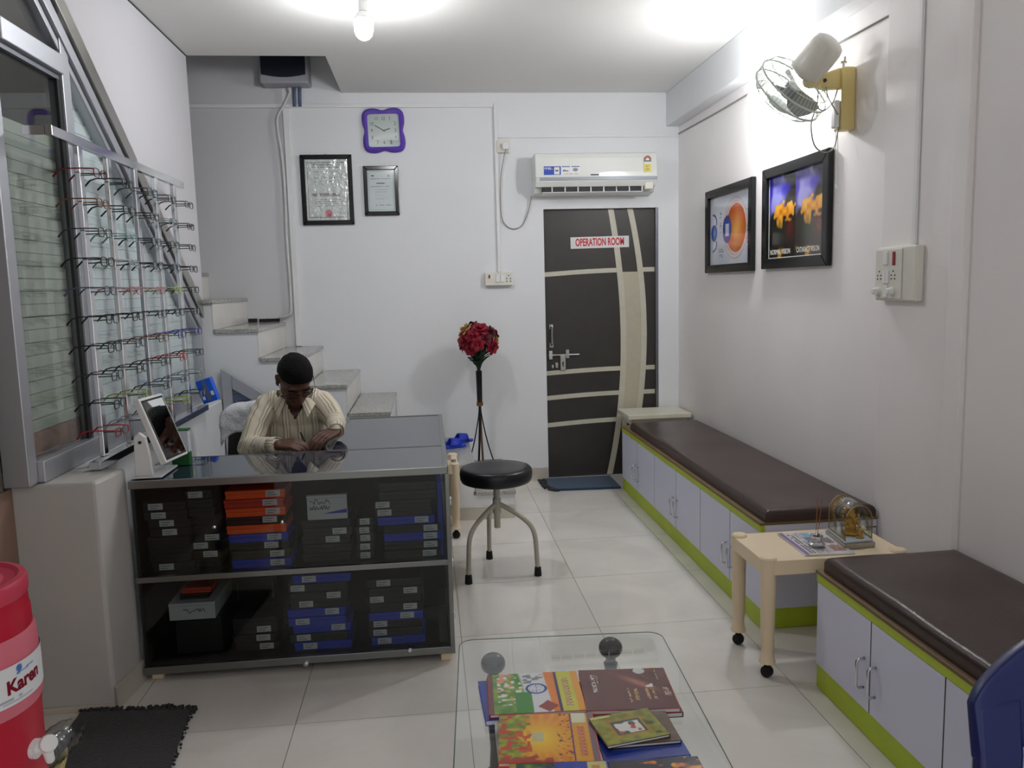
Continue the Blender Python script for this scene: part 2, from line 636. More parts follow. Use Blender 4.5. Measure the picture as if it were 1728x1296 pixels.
def textlines(U, V, rows, u0, u1, fill=0.5, seed=0, cell=60):
    """blurred word-like marks: rows is a list of (v, height)"""
    rs = np.random.RandomState(seed)
    out = np.zeros_like(U)
    for v, h in rows:
        bits = (rs.rand(cell + 2) < 0.8).astype(float)
        ends = rs.uniform(0.8, 1.0)
        k = np.clip(((U - u0) / (u1 - u0) * cell).astype(int), 0, cell)
        out = np.maximum(out, ((np.abs(V - v) < h) & (U > u0) & (U < u0 + (u1 - u0) * ends)) * bits[k] * fill)
    return out


def remesh(mb, voxel, smooth_it=4):
    me = bpy.data.meshes.new('r')
    me.from_pydata(mb.v, [], mb.f)
    o = bpy.data.objects.new('r', me)
    COL.objects.link(o)
    q = o.modifiers.new('r', 'REMESH')
    q.mode = 'VOXEL'
    q.voxel_size = voxel
    k = o.modifiers.new('s', 'SMOOTH')
    k.iterations = smooth_it
    k.factor = 0.5
    dg = bpy.context.evaluated_depsgraph_get()
    m2 = bpy.data.meshes.new_from_object(o.evaluated_get(dg))
    n = len(m2.vertices)
    V = np.empty(n * 3)
    m2.vertices.foreach_get('co', V)
    r = MB()
    r.v = [tuple(p) for p in V.reshape(-1, 3)]
    r.f = [list(p.vertices) for p in m2.polygons]
    r.mi = [0] * len(r.f)
    bpy.data.objects.remove(o)
    bpy.data.meshes.remove(me)
    bpy.data.meshes.remove(m2)
    return r


def rotz3(a):
    return np.array([[math.cos(a), -math.sin(a), 0], [math.sin(a), math.cos(a), 0], [0, 0, 1.0]])


def rotx3(a):
    return np.array([[1.0, 0, 0], [0, math.cos(a), -math.sin(a)], [0, math.sin(a), math.cos(a)]])


def roty3(a):
    return np.array([[math.cos(a), 0, math.sin(a)], [0, 1.0, 0], [-math.sin(a), 0, math.cos(a)]])


def arc(cx, cy, r, a0, a1, n):
    return [(cx + r * math.cos(a0 + (a1 - a0) * i / n), cy + r * math.sin(a0 + (a1 - a0) * i / n)) for i in range(n + 1)]


def rrect(x0, x1, y0, y1, r, n=6):
    return (arc(x1 - r, y1 - r, r, 0, PI / 2, n) + arc(x0 + r, y1 - r, r, PI / 2, PI, n)
            + arc(x0 + r, y0 + r, r, PI, 1.5 * PI, n) + arc(x1 - r, y0 + r, r, 1.5 * PI, 2 * PI, n))


def spline(pts, n=8):
    P = [np.array(p, float) for p in pts]
    P = [2 * P[0] - P[1]] + P + [2 * P[-1] - P[-2]]
    out = []
    for i in range(1, len(P) - 2):
        for k in range(n):
            t = k / n
            a, b, c, d = P[i - 1], P[i], P[i + 1], P[i + 2]
            out.append(0.5 * (2 * b + (c - a) * t + (2 * a - 5 * b + 4 * c - d) * t * t + (3 * b - a - 3 * c + d) * t ** 3))
    out.append(P[-2])
    return out


# ------------------------------------------------------------------ the room shell
YB, XR, ZC, XL = 6.02, 1.927, 2.90, -1.36

# floor: a bed of grout with every tile laid on it
mb = MB()
mb.box(-2.5, 1.95, -0.6, 6.12, -0.06, -0.0015)
floor = struct(mb.build('floor', MT['grout']), 'glossy cream tiled floor of the clinic room', 'floor')
xs = [-2.5] + [0.093 + 0.605 * k for k in range(-4, 4)] + [1.95]
ys = [-0.6] + [2.70 + 0.61 * k for k in range(-5, 6)] + [6.12]
shared = {}
for i in range(len(xs) - 1):
    for j in range(len(ys) - 1):
        wx, wy = xs[i + 1] - xs[i] - 0.003, ys[j + 1] - ys[j] - 0.003
        if wx < 0.02 or wy < 0.02:
            continue
        key = (round(wx, 3), round(wy, 3))
        cx, cy = (xs[i] + xs[i + 1]) / 2, (ys[j] + ys[j + 1]) / 2
        if key not in shared:
            t = MB()
            t.box(-wx / 2, wx / 2, -wy / 2, wy / 2, -0.008, 0)
            shared[key] = t.build('tile', MT['tile'], floor, local=True)
            o = shared[key]
        else:
            o = shared[key].copy()
            COL.objects.link(o)
        o.parent = floor
        o.location = Vector((cx, cy, 0)) - floor.location

# ceiling with the stair opening cut out of it
mb = MB()
mb.box(-1.47, 1.93, -0.6, 5.10, ZC, ZC + 0.14)
mb.box(-0.55, 1.93, 5.10, YB, ZC, ZC + 0.14)
struct(mb.build('ceiling', MT['ceil']), 'white painted ceiling with a stair opening', 'ceiling')
mb = MB()
mb.box(-2.5, 0.2, 4.98, 6.12, 3.75, 3.85)
struct(mb.build('ceiling', MT['ceil']), 'ceiling high above the staircase opening', 'ceiling')

# back wall around the doorway
DX0, DX1, DZ = 0.89, 1.768, 2.062
mb = MB()
mb.box(-0.965, DX0, YB, YB + 0.12, 0, 3.75)
mb.box(DX1, XR, YB, YB + 0.12, 0, 3.75)
mb.box(DX0, DX1, YB, YB + 0.12, DZ, 3.75)
struct(mb.build('wall_back', MT['wall']), 'white back wall carrying the clock and air conditioner', 'wall')
mb = MB()
mb.box(-2.5, -0.965, YB + 0.002, YB + 0.12, 0, 3.75)
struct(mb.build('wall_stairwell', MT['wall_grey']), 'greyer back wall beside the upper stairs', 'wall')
mb = MB()
mb.box(-2.5, -2.4, 5.10, YB, 0, 3.75)
mb.box(-2.5, -1.46, 5.0, 5.10, 0, 3.75)
mb.box(-1.46, 0.2, 5.0, 5.098, ZC + 0.14, 3.75)
mb.box(0.1, 0.2, 5.1, YB, ZC + 0.14, 3.75)
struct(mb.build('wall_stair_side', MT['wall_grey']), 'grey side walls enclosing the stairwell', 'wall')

# right wall, its beam, column and pilaster
mb = MB()
mb.box(XR, XR + 0.1, -0.6, 6.12, 0, 3.04)
struct(mb.build('wall_right', MT['wall_r']), 'glossy white right wall above the benches', 'wall')
mb = MB()
mb.box(1.83, XR, 3.2, YB, 2.655, ZC)
struct(mb.build('beam', MT['wall'], bevel=0.006), 'white beam along the top of the right wall', 'beam')
mb = MB()
mb.box(1.897, XR, 2.74, 3.205, 0, ZC)
struct(mb.build('column', MT['wall_r'], bevel=0.004), 'flat white column between the two benches', 'column')
mb = MB()
mb.box(1.878, XR, 2.655, 2.74, 0, ZC)
struct(mb.build('column', MT['wall_r'], bevel=0.004), 'narrow white pilaster beside the near bench', 'column')
mb = MB()
mb.box(1.90, XR, -0.6, 2.655, 0, ZC)
struct(mb.build('wall_right_front', MT['wall_r']), 'white right wall behind the near bench', 'wall')

# left wall: white triangle over the slanted window frame, low wall and pier under it
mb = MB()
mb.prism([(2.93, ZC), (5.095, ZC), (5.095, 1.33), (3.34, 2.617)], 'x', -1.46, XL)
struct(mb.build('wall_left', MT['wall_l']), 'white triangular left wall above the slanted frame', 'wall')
mb = MB()
mb.box(-1.46, -1.275, 3.12, 5.095, 0, 0.85)
struct(mb.build('wall_left_low', MT['wall'], bevel=0.008), 'low white wall under the window behind the counter', 'wall')
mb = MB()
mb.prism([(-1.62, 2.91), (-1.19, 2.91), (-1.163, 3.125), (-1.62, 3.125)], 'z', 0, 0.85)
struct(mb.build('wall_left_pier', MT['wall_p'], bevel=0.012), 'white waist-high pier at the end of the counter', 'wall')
mb = MB()
mb.prism([(-1.176, 2.899), (-1.15, 3.12), (-1.164, 3.12), (-1.189, 2.909)], 'z', 0, 0.085)
mb.box(-1.465, -1.189, 2.899, 2.909, 0, 0.022)
struct(mb.build('baseboard_left', MT['skirt'], bevel=0.002), 'beige tile skirting around the white pier', 'baseboard')
mb = MB()
mb.box(-1.72, -1.47, -0.6, 2.908, 0, 0.84)
struct(mb.build('wall_left_front', MT['pinkboard']), 'pinkish brown panelled wall beside the drink cooler', 'wall')
mb = MB()
mb.box(-1.72, -1.474, -0.6, 2.861, 0.8405, ZC)
struct(mb.build('wall_left_front_upper', MT['slat_c']), 'dull brown upper panel at the near end of the window', 'wall')
mb = MB()
mb.box(-1.72, -1.68, 2.86, 5.08, 0.0, ZC)
struct(mb.build('wall_outside', MT['slat_c']), 'dim brown wall outside the left window', 'wall')
mb = MB()
mb.box(-1.37, -1.356, 3.0, 5.10, ZC - 0.006, ZC - 0.001)
struct(mb.build('trim_1', MT['dark']), 'dark crack line between left wall and ceiling', 'trim')

# skirting tiles on the back wall and the bottom stair
mb = MB()
mb.box(0.545, DX0 - 0.004, YB - 0.012, YB, 0, 0.10)
struct(mb.build('baseboard_back', MT['skirt'], bevel=0.002), 'cream tile skirting between stairs and door', 'baseboard')
mb = MB()
mb.box(DX1 + 0.004, XR - 0.001, YB - 0.012, YB, 0, 0.10)
struct(mb.build('baseboard_back_corner', MT['skirt'], bevel=0.002), 'cream tile skirting beside the door in the corner', 'baseboard')

# ------------------------------------------------------------------ stairs
YS = 5.06
prof = [(0.515, 0.0)]
for k in range(1, 13):
    xr = 0.53 - 0.2605 * (k - 1) - 0.015
    if xr < -2.35:
        break
    prof += [(xr, 0.183 * k - 0.025), (xr - 0.2605, 0.183 * k - 0.025)]
prof = [p for p in prof if p[0] > -2.39]
prof += [(-2.39, prof[-1][1]), (-2.39, 0.0)]
mb = MB()
mb.prism(prof, 'y', YS, YB - 0.001)
stair = struct(mb.build('staircase', MT['wall']), 'white masonry staircase climbing along the back wall', 'staircase')
for k in range(1, 12):
    xr = 0.53 - 0.2605 * (k - 1)
    if xr - 0.2605 < -2.38:
        break
    t = MB()
    t.box(xr - 0.2605, xr, YS - 0.012, YB - 0.002, 0.183 * k - 0.025, 0.183 * k)
    t.build('tread', MT['granite'], stair, bevel=0.003)
    r = MB()
    r.box(xr - 0.0155, xr - 0.006, YS, YB - 0.002, 0.183 * (k - 1) + 0.001, 0.183 * k - 0.026)
    r.build('riser', MT['riser'], stair)
mb = MB()
mb.box(0.10, 0.522, YS - 0.014, YS, 0, 0.085)
mb.build('skirting', MT['skirt'], stair, bevel=0.002)
# dark plinth strip on the wall along the seventh tread, with a pale break
mb = MB()
mb.box(-1.30, -1.235, YB - 0.006, YB + 0.001, 1.285, 1.312)
mb.box(-1.222, -1.075, YB - 0.006, YB + 0.001, 1.285, 1.308)
struct(mb.build('trim_2', MT['blackgloss']), 'short black strip on the wall above a stair tread', 'trim')

# triangular aluminium door under the stairs
d2 = thing('door_2', (-0.75, 5.05, 0), 'grey aluminium triangular door in the side of the stairs', 'door', kind='structure')
A_, B_, C_ = (-1.268, 1.045), (0.04, 0.155), (-1.268, 0.02)
sl = (B_[1] - A_[1]) / (B_[0] - A_[0])
mb = MB()
mb.prism([A_, (A_[0] + 0.06, A_[1] + 0.06 * sl), (A_[0] + 0.06, 0.02), C_], 'y', 5.025, 5.05)
mb.build('post', MT['alu'], d2, bevel=0.003)
mb = MB()
mb.prism([(A_[0] + 0.061, A_[1] + 0.061 * sl), B_, (B_[0] - 0.09, B_[1] - 0.014), (A_[0] + 0.061, A_[1] + 0.061 * sl - 0.085)], 'y', 5.022, 5.05)
mb.build('rail', MT['alu'], d2, bevel=0.003)
mb = MB()
mb.prism([(A_[0] + 0.06, 0.02), (A_[0] + 0.06, 0.09), (B_[0] - 0.10, 0.09), (B_[0], 0.02)], 'y', 5.025, 5.05)
mb.build('rail', MT['alu'], d2, bevel=0.003)
mb = MB()
z = 0.09
while z < 0.92:
    z2 = min(z + 0.05, 0.93)
    xa = A_[0] + 0.06
    def xe(zz): return A_[0] + 0.061 + (zz - (A_[1] + 0.061 * sl - 0.085)) / sl
    if xe(z2) > xa + 0.01:
        t = MB()
        t.prism([(xa, z), (xe(z), z), (xe(z2 - 0.003), z2 - 0.003), (xa, z2 - 0.003)], 'y', 5.036, 5.047)
        t.build('slat', MT['bluepipe'], d2)
    z += 0.05

# ------------------------------------------------------------------ window wall on the left
w1 = thing('window_1', (-1.385, 2.9, 0.85), 'aluminium framed window with a slanted top along the left wall', 'window', kind='structure')
XW0, XW1 = -1.44, -1.37


def diag_z(y):
    return 2.617 + (y - 3.34) * (1.335 - 2.617) / (5.09 - 3.34)


def wpost(y0, y1, z1a, z1b, name='post', m='alu', x0=XW0, x1=XW1, z0=0.852):
    t = MB()
    t.prism([(y0, z0), (y1, z0), (y1, z1b), (y0, z1a)], 'x', x0, x1)
    return t.build(name, MT[m], w1, bevel=0.003)


wpost(2.862, 2.925, 2.89, 2.89, x0=-1.473, x1=-1.386)
wpost(3.385, 3.455, diag_z(3.385) + 0.02, diag_z(3.455) + 0.02)
wpost(5.02, 5.075, diag_z(5.02) - 0.02, diag_z(5.075) - 0.02)
for nm, (ya, yb, za, zb, mm) in {'sill_rail': (2.925, 5.02, 0.852, 0.93, 'alu'), 'head_rail': (2.925, 3.385, 2.355, 2.43, 'alu')}.items():
    t = MB()
    t.box(XW0, XW1 + 0.008, ya, yb, za, zb)
    t.build('rail', MT[mm], w1, bevel=0.004)
t = MB()
t.box(XW0 + 0.02, XW1 - 0.012, 2.925, 3.385, 2.335, 2.355)
t.build('rail', MT['alu_d'], w1)
# the two parallel slanted members
dn = vec(0, 1.282, 1.75)
dn /= np.linalg.norm(dn)
for off, wid, x1, m in ((0.035, 0.075, -1.352, 'steel'), (-0.045, 0.055, -1.362, 'alu'), (-0.095, 0.03, -1.375, 'alu')):
    a, b = vec(0, 2.97, diag_z(2.97)) + dn * off, vec(0, 5.075, diag_z(5.075)) + dn * off
    h = dn * wid / 2
    t = MB()
    t.prism([tuple((a - h)[1:]), tuple((b - h)[1:]), tuple((b + h)[1:]), tuple((a + h)[1:])], 'x', XW0, x1)
    t.build('slanted_rail', MT[m], w1, bevel=0.004)
for (ya, yb, top) in ((2.925, 3.385, lambda y: 2.335), (3.455, 5.02, lambda y: diag_z(y) - 0.14)):
    t = MB()
    t.prism([(ya, 0.93), (yb, 0.93), (yb, max(top(yb), 0.94)), (ya, top(ya))], 'x', -1.402, -1.396)
    t.build('pane', MT['glass_w'], w1)
t = MB()
t.prism([(2.925, 2.43), (3.385, 2.43), (3.385, diag_z(3.385) - 0.14), (2.925, diag_z(2.97) - 0.13)], 'x', -1.402, -1.396)
t.build('pane', MT['glass_w'], w1)
t = MB()
t.box(-1.392, -1.38, 3.355, 3.385, 0.93, 2.335)
t.build('rail', MT['black'], w1)

# shutter of thin slats outside the glass
sh = thing('roller_shutter', (-1.425, 3.15, 0.935), 'grey-green shutter of thin slats behind the first window pane', 'shutter')
for k in range(24):
    z0 = 1.02 + k * 0.046
    t = MB()
    t.box(-1.432, -1.420 - 0.0012 * (k % 3), 2.93, 3.382, z0, z0 + 0.0435)
    t.build('slat', MT['slat_a'], sh)
t = MB()
t.box(-1.434, -1.419, 2.93, 3.382, 0.935, 1.018)
t.build('floor_reflection_strip', MT['pinkboard'], sh)  # pinkish strip paints the floor's reflection in the glass
sh2 = thing('roller_shutter', (-1.425, 4.2, 0.935), 'pale blue-white shutter of thin slats behind the eyeglasses rack', 'shutter')
for k in range(36):
    z0 = 0.935 + k * 0.046
    ye = min(5.015, 3.34 + (2.617 - z0 - 0.15) * 1.75 / 1.282)
    if ye < 3.6:
        break
    t = MB()
    t.box(-1.432, -1.420 - 0.0012 * (k % 3), 3.458, ye, z0, z0 + 0.044)
    t.build('slat', MT['slat_b'], sh2)

# ------------------------------------------------------------------ the operation room door
d1 = thing('door_1', (1.33, 6.075, 0), 'dark brown flush door with cream curved inlay stripes', 'door', kind='structure')
t = MB()
t.box(DX0 + 0.002, DX1 - 0.002, 6.06, 6.10, 0.006, DZ - 0.002)
t.build('door_leaf', MT['door'], d1)
t = MB()
t.box(DX1 - 0.018, DX1 - 0.001, 6.03, 6.059, 0.0, DZ - 0.001)
t.build('door_frame', MT['alu_d'], d1)


def band(f0, f1, ts, y0, y1, m, vertical, name='inlay'):
    """curved flat strip on the door: f0(t), f1(t) are its two edges"""
    t_ = MB()
    v, n = [], len(ts)
    for y in (y0, y1):
        for f in (f0, f1):
            for q in ts:
                v.append((f(q), y, q) if vertical else (q, y, f(q)))
    fs = []
    for i in range(n - 1):
        fs += [(i, i + 1, n + i + 1, n + i), (2 * n + i, 3 * n + i, 3 * n + i + 1, 2 * n + i + 1),
               (i, 2 * n + i, 2 * n + i + 1, i + 1), (n + i, n + i + 1, 3 * n + i + 1, 3 * n + i)]
    fs += [(0, n, 3 * n, 2 * n), (n - 1, 3 * n - 1, 4 * n - 1, 2 * n - 1)]
    t_.add(v, fs)
    t_.build(name, MT[m], d1)


def parab(z_pts):
    zz, xx = zip(*z_pts)
    c = np.polyfit(zz, xx, 3)
    return lambda z: float(np.polyval(c, z))


v1 = parab([(2.06, 1.388), (1.40, 1.466), (0.94, 1.481), (0.456, 1.437), (0.02, 1.362)])
v2 = parab([(2.06, 1.537), (1.40, 1.630), (0.94, 1.640), (0.519, 1.596), (0.02, 1.50)])
tz = list(np.linspace(0.012, 2.058, 36))
W1 = 0.044
band(lambda z: v1(z) + W1, lambda z: v2(z), [q for q in np.linspace(0.46, 1.585, 24)], 6.0575, 6.06, 'doorgrey', True, 'inlay_panel')
band(v1, lambda z: v1(z) + W1, tz, 6.055, 6.06, 'doorline', True)
band(v2, lambda z: v2(z) + W1, tz, 6.055, 6.06, 'doorgrey' if False else 'doorline', True)
for zl, zm in ((1.578, 1.60), (0.825, 0.845), (0.632, 0.655), (0.420, 0.445)):
    def hz(x, zl=zl, zm=zm): return zl + (zm - zl) * math.sin(min(1, (x - 0.89) / 0.6) * PI / 2)
    xe_ = v1(zm)
    xs_ = list(np.linspace(DX0 + 0.004, xe_, 14))
    band(lambda x: hz(x) - 0.017, lambda x: hz(x) + 0.017, xs_, 6.056, 6.06, 'doorline', False)
    xs_ = list(np.linspace(v2(zm) + W1, DX1 - 0.02, 5))
    band(lambda x: hz(x) - 0.017, lambda x: hz(x) + 0.017, xs_, 6.056, 6.06, 'doorline', False)
# pull handle, tower bolt and lock
t = MB()
t.tube([(0.938, 6.058, 1.185), (0.938, 6.028, 1.175), (0.938, 6.028, 1.05), (0.938, 6.058, 1.04)], 0.009, 8)
t.box(0.924, 0.952, 6.054, 6.06, 1.165, 1.20)
t.box(0.924, 0.952, 6.054, 6.06, 1.025, 1.06)
t.build('handle', MT['steel'], d1, smooth='auto')
t = MB()
t.cyl((0.912, 6.045, 0.966), (1.15, 6.045, 0.966), 0.007, n=10)
t.box(0.915, 0.94, 6.036, 6.06, 0.935, 1.0)
t.box(1.045, 1.07, 6.036, 6.06, 0.94, 1.005)
t.build('bolt', MT['chrome'], d1, smooth='auto')
t = MB()
t.box(1.0, 1.045, 6.045, 6.06, 0.845, 0.96)
t.build('lock_plate', MT['steel'], d1, bevel=0.004)
t = MB()
t.cyl((1.022, 6.0425, 0.905), (1.022, 6.046, 0.905), 0.007, n=10)
t.box(1.018, 1.026, 6.0425, 6.046, 0.875, 0.905)
t.build('keyhole', MT['black'], d1)
t = MB()
t.box(0.935, 0.952, 6.05, 6.06, 0.865, 0.89)
t.box(0.965, 0.985, 6.05, 6.06, 0.865, 0.905)
t.build('catch', MT['steel'], d1, bevel=0.002)
t = MB()
M4 = on_back(1.323, 1.8125, 6.0535) @ np.array(Matrix.Rotation(math.radians(0.6), 4, 'Z'))
t.obox((0, 0, 0), (0.2255, 0, 0), (0, 0.043, 0), (0, 0, 0.0015))
t.xf(M4)
sg = t.build('sign', MT['paper'], d1)
sg['label'] = 'white sign strip lettered OPERATION ROOM in red'
t = text_mb('OPERATION ROOM', 0.078, bold=0.0022, squeeze=0.66)
wx = max(p[0] for p in t.v) - min(p[0] for p in t.v)
t.v = [(p[0] * 0.375 / wx, p[1], p[2] + 0.0019) for p in t.v]
t.xf(M4)
t.build('lettering', MT['signred'], sg)


# ------------------------------------------------------------------ benches with cupboards and cushions
def cushion_mb(x0, x1, y0, y1, z0, z1, r, amp, seed):
    nx, ny = 26, int((y1 - y0) / 0.03)
    def axis(a, b, n):
        e = [a + r * (1 - math.cos(t)) for t in np.linspace(0, PI / 2, 6)]
        f = [b - r * (1 - math.cos(t)) for t in np.linspace(PI / 2, 0, 6)]
        return np.array(e[:-1] + list(np.linspace(e[-1], f[0], n)) + f[1:])
    X, Y = axis(x0, x1, nx), axis(y0, y1, ny)
    GX, GY = np.meshgrid(X, Y)
    def drop(d):
        d = np.clip(d, 0, r)
        return r - np.sqrt(np.maximum(r * r - (r - d) ** 2, 0))
    dx = np.minimum(GX - x0, x1 - GX)
    dy = np.minimum(GY - y0, y1 - GY)
    Zt = z1 - np.maximum(drop(dx), drop(dy))
    nz = vnoise(((GX - x0) / (x1 - x0)).ravel(), ((GY - y0) / (y1 - y0)).ravel(), 3, 9, seed).reshape(GX.shape)
    Zt += (nz - 0.5) * amp * np.clip(np.minimum(dx, dy) / 0.05, 0, 1)
    Zt = np.maximum(Zt, z0 + 0.004)
    ny_, nx_ = GX.shape
    mb = MB()
    v = [(GX[j, i], GY[j, i], Zt[j, i]) for j in range(ny_) for i in range(nx_)]
    f = [(j * nx_ + i, j * nx_ + i + 1, (j + 1) * nx_ + i + 1, (j + 1) * nx_ + i) for j in range(ny_ - 1) for i in range(nx_ - 1)]
    rim = [i for i in range(nx_)] + [j * nx_ + nx_ - 1 for j in range(1, ny_)] + [(ny_ - 1) * nx_ + i for i in range(nx_ - 2, -1, -1)] + [j * nx_ for j in range(ny_ - 2, 0, -1)]
    o = len(v)
    v += [(v[i][0], v[i][1], z0) for i in rim]
    m = len(rim)
    f += [(rim[k], o + k, o + (k + 1) % m, rim[(k + 1) % m]) for k in range(m)]
    f.append(tuple(range(o, o + m)))
    return mb.add(v, f)


def bench(y0, y1, seams, pairs, ztop, label, skip_handles=()):
    t = thing('bench_cabinet', (1.64, (y0 + y1) / 2, 0), label, 'bench', 'low bench cupboards along the right wall')
    x0, x1 = 1.376, 1.893
    zl, zs = ztop - 0.012, ztop - 0.045
    m = MB()
    m.box(x0 + 0.018, x1, y0 + 0.004, y1 - 0.004, 0.09, zs)
    m.build('carcass', MT['interior'], t)
    m = MB()
    m.box(x0 + 0.004, x1, y0 + 0.002, y1 - 0.002, 0.003, 0.09)
    m.build('plinth', MT['lime'], t)
    m = MB()
    m.box(x0 - 0.002, x0 + 0.016, y0, y1, zs + 0.001, zl)
    m.build('rim_strip', MT['lime'], t)
    m = MB()
    m.box(x0 + 0.0165, x1, y0, y1, zs + 0.001, zl)
    m.build('top_frame', MT['lavlam'], t)
    m = MB()
    m.box(x0 - 0.008, x1, y0 - 0.006, y1, zl, ztop)
    m.build('top_board', MT['plyedge'], t, bevel=0.002)
    ed = [y1] + seams + [y0]
    for a, b in zip(ed[:-1], ed[1:]):
        m = MB()
        m.box(x0, x0 + 0.017, b + 0.003, a - 0.003, 0.093, zs - 0.002)
        d = m.build('door', MT['lavlam'], t, bevel=0.001)
        for s in pairs:
            for sgn, edge in ((1, b), (-1, a)):
                if abs(edge - s) < 0.01:
                    y = edge + sgn * 0.034
                    h = MB()
                    zc = 0.215
                    h.tube([(x0 + 0.001, y, zc + 0.05), (x0 - 0.018, y, zc + 0.05), (x0 - 0.026, y, zc + 0.043), (x0 - 0.026, y, zc - 0.043),
                            (x0 - 0.018, y, zc - 0.05), (x0 + 0.001, y, zc - 0.05)], 0.0045, 8)
                    h.build('handle', MT['chrome'], d, smooth=True)
    for s in seams:
        m = MB()
        m.box(x0 + 0.0008, x0 + 0.016, s - 0.0028, s + 0.0028, 0.093, zs - 0.002)
        m.build('gap_shade_strip', MT['interior'], t)  # dark strip fills each seam, standing in for the shade between doors
    m = MB()
    m.box(x0 + 0.001, x1 - 0.001, y0 - 0.001, y0 + 0.0035, 0.0915, zs - 0.004)
    m.build('end_panel', MT['lavlam'], t)
    return t


bench(3.17, 5.62, [5.202, 4.787, 4.352, 3.939, 3.526], [5.202, 4.352, 3.526], 0.476,
      'long low bench cupboard with pale doors and lime plinth reaching towards the door')
bench(0.7, 2.675, [2.317, 1.946, 1.57, 1.13], [2.317, 1.57], 0.45,
      'shorter bench cupboard with lime plinth nearest the blue chair')
m = cushion_mb(1.392, 1.885, 3.165, 5.44, 0.4765, 0.527, 0.024, 0.008, 3)
tag(m.build('bench_cushion', MT['brownleather'], smooth='auto', angle=1.0), 'long dark brown leatherette pad on the far bench cupboard', 'cushion', 'brown bench pads')
m = cushion_mb(1.386, 1.892, 0.72, 2.648, 0.4505, 0.508, 0.026, 0.012, 5)
tag(m.build('bench_cushion', MT['brownleather'], smooth='auto', angle=1.0), 'glossy dark brown leatherette pad on the near bench cupboard', 'cushion', 'brown bench pads')


# ------------------------------------------------------------------ plastic tables
def caster(tb, x, y, m_parent):
    c = MB()
    c.lathe([(0.002, -0.015), (0.019, -0.015), (0.0215, -0.010), (0.0215, 0.010), (0.019, 0.015), (0.002, 0.015)], (x, y, 0.022), (0.8, 0.6, 0), 18)
    c.cyl((x, y, 0.03), (x, y, 0.062), 0.011, n=10)
    c.build('caster', MT['rubber'], m_parent, smooth='auto')


def plastic_table(name, x0, x1, y0, y1, zt, label, shelf=None, cat='table'):
    t = thing(name, ((x0 + x1) / 2, (y0 + y1) / 2, 0), label, cat)
    m = MB()
    r = 0.035
    m.prism(rrect(x0 + 0.002, x1 - 0.002, y0 + 0.002, y1 - 0.002, r - 0.002, 5), 'z', zt - 0.012, zt)
    ins = 0.006
    a, b = rrect(x0, x1, y0, y1, r, 5), rrect(x0 + ins, x1 - ins, y0 + ins, y1 - ins, r - ins, 5)
    n = len(a)
    v = [(p[0], p[1], zt) for p in a] + [(p[0], p[1], zt - 0.055) for p in a] + [(p[0], p[1], zt - 0.055) for p in b] + [(p[0], p[1], zt - 0.012) for p in b]
    f = [(k * n + i, k * n + (i + 1) % n, (k + 1) * n + (i + 1) % n, (k + 1) * n + i) for k in range(3) for i in range(n)]
    m.add(v, f)
    m.build('table_top', MT['beigeplastic'], t, smooth='auto', bevel=0.003)
    for x, y in ((x0 + 0.028, y0 + 0.028), (x1 - 0.028, y0 + 0.028), (x0 + 0.028, y1 - 0.028), (x1 - 0.028, y1 - 0.028)):
        m = MB()
        m.lathe([(0.017, 0.06), (0.0315, 0.060), (0.030, 0.066), (0.0265, 0.078), (0.0235, 0.09), (0.0225, 0.115), (0.0235, 0.118), (0.0235, 0.125), (0.0255, 0.128), (0.029, zt - 0.055),
                 (0.030, zt - 0.05), (0.031, zt + 0.004), (0.026, zt + 0.010), (0.005, zt + 0.012)], (x, y, 0), n=20)
        lg = m.build('leg', MT['beigeplastic'], t, smooth='auto')
        caster(t, x, y, lg)
    if shelf:
        m = MB()
        m.box(x0 + 0.02, x1 - 0.02, y0 + 0.02, y1 - 0.02, shelf, shelf + 0.03)
        m.build('lower_shelf', MT['beigeplastic'], t, bevel=0.006)
    return t


plastic_table('plastic_table', 1.205, 1.775, 2.745, 3.085, 0.462, 'beige plastic table on casters between the two benches')
plastic_table('plastic_trolley', -0.36, 0.152, 4.66, 4.98, 0.455, 'beige plastic trolley behind the counter end near the stairs', shelf=0.085, cat='trolley')
# silver jars on that trolley
for x, y, r, h, lb in ((0.092, 4.83, 0.018, 0.028, 'small silver tin on the beige trolley, farther from the stool'), (0.120, 4.70, 0.015, 0.026, 'small silver tin at the near corner of the beige trolley')):
    k = thing('metal_tin', (x, y, 0.4555), lb, 'tin', 'silver tins on the trolley')
    m = MB()
    m.lathe([(r, 0), (r, h * 0.7)], (x, y, 0.4556), n=18)
    m.build('body', MT['steel'], k, smooth='auto')
    m = MB()
    m.lathe([(r + 0.002, h * 0.7), (r + 0.002, h * 0.95), (0.003, h)], (x, y, 0.4556), n=18)
    m.build('lid', MT['chrome'], k, smooth='auto')
m = MB()
m.lathe([(0.02, 0), (0.022, 0.01), (0.022, 0.07), (0.012, 0.085), (0.012, 0.10)], (0.11, 4.79, 0.1155), n=18)
tag(m.build('plastic_bottle', MT['whiteplastic'], smooth='auto'), 'small white bottle on the lower shelf of the beige trolley', 'bottle')

# small cream table in the far corner beside the door
t = thing('corner_table', (1.66, 5.82, 0), 'small cream topped table in the corner beside the door', 'table')
m = MB()
m.box(1.43, 1.905, 5.645, 5.985, 0.505, 0.54)
m.build('table_top', MT['creamplastic'], t, bevel=0.005)
m = MB()
m.box(1.46, 1.88, 5.67, 5.96, 0.46, 0.505)
m.build('apron', MT['creamplastic'], t)
for x in (1.475, 1.865):
    for y in (5.685, 5.945):
        m = MB()
        m.box(x - 0.015, x + 0.015, y - 0.015, y + 0.015, 0.001, 0.46)
        m.build('leg', MT['creamplastic'], t)

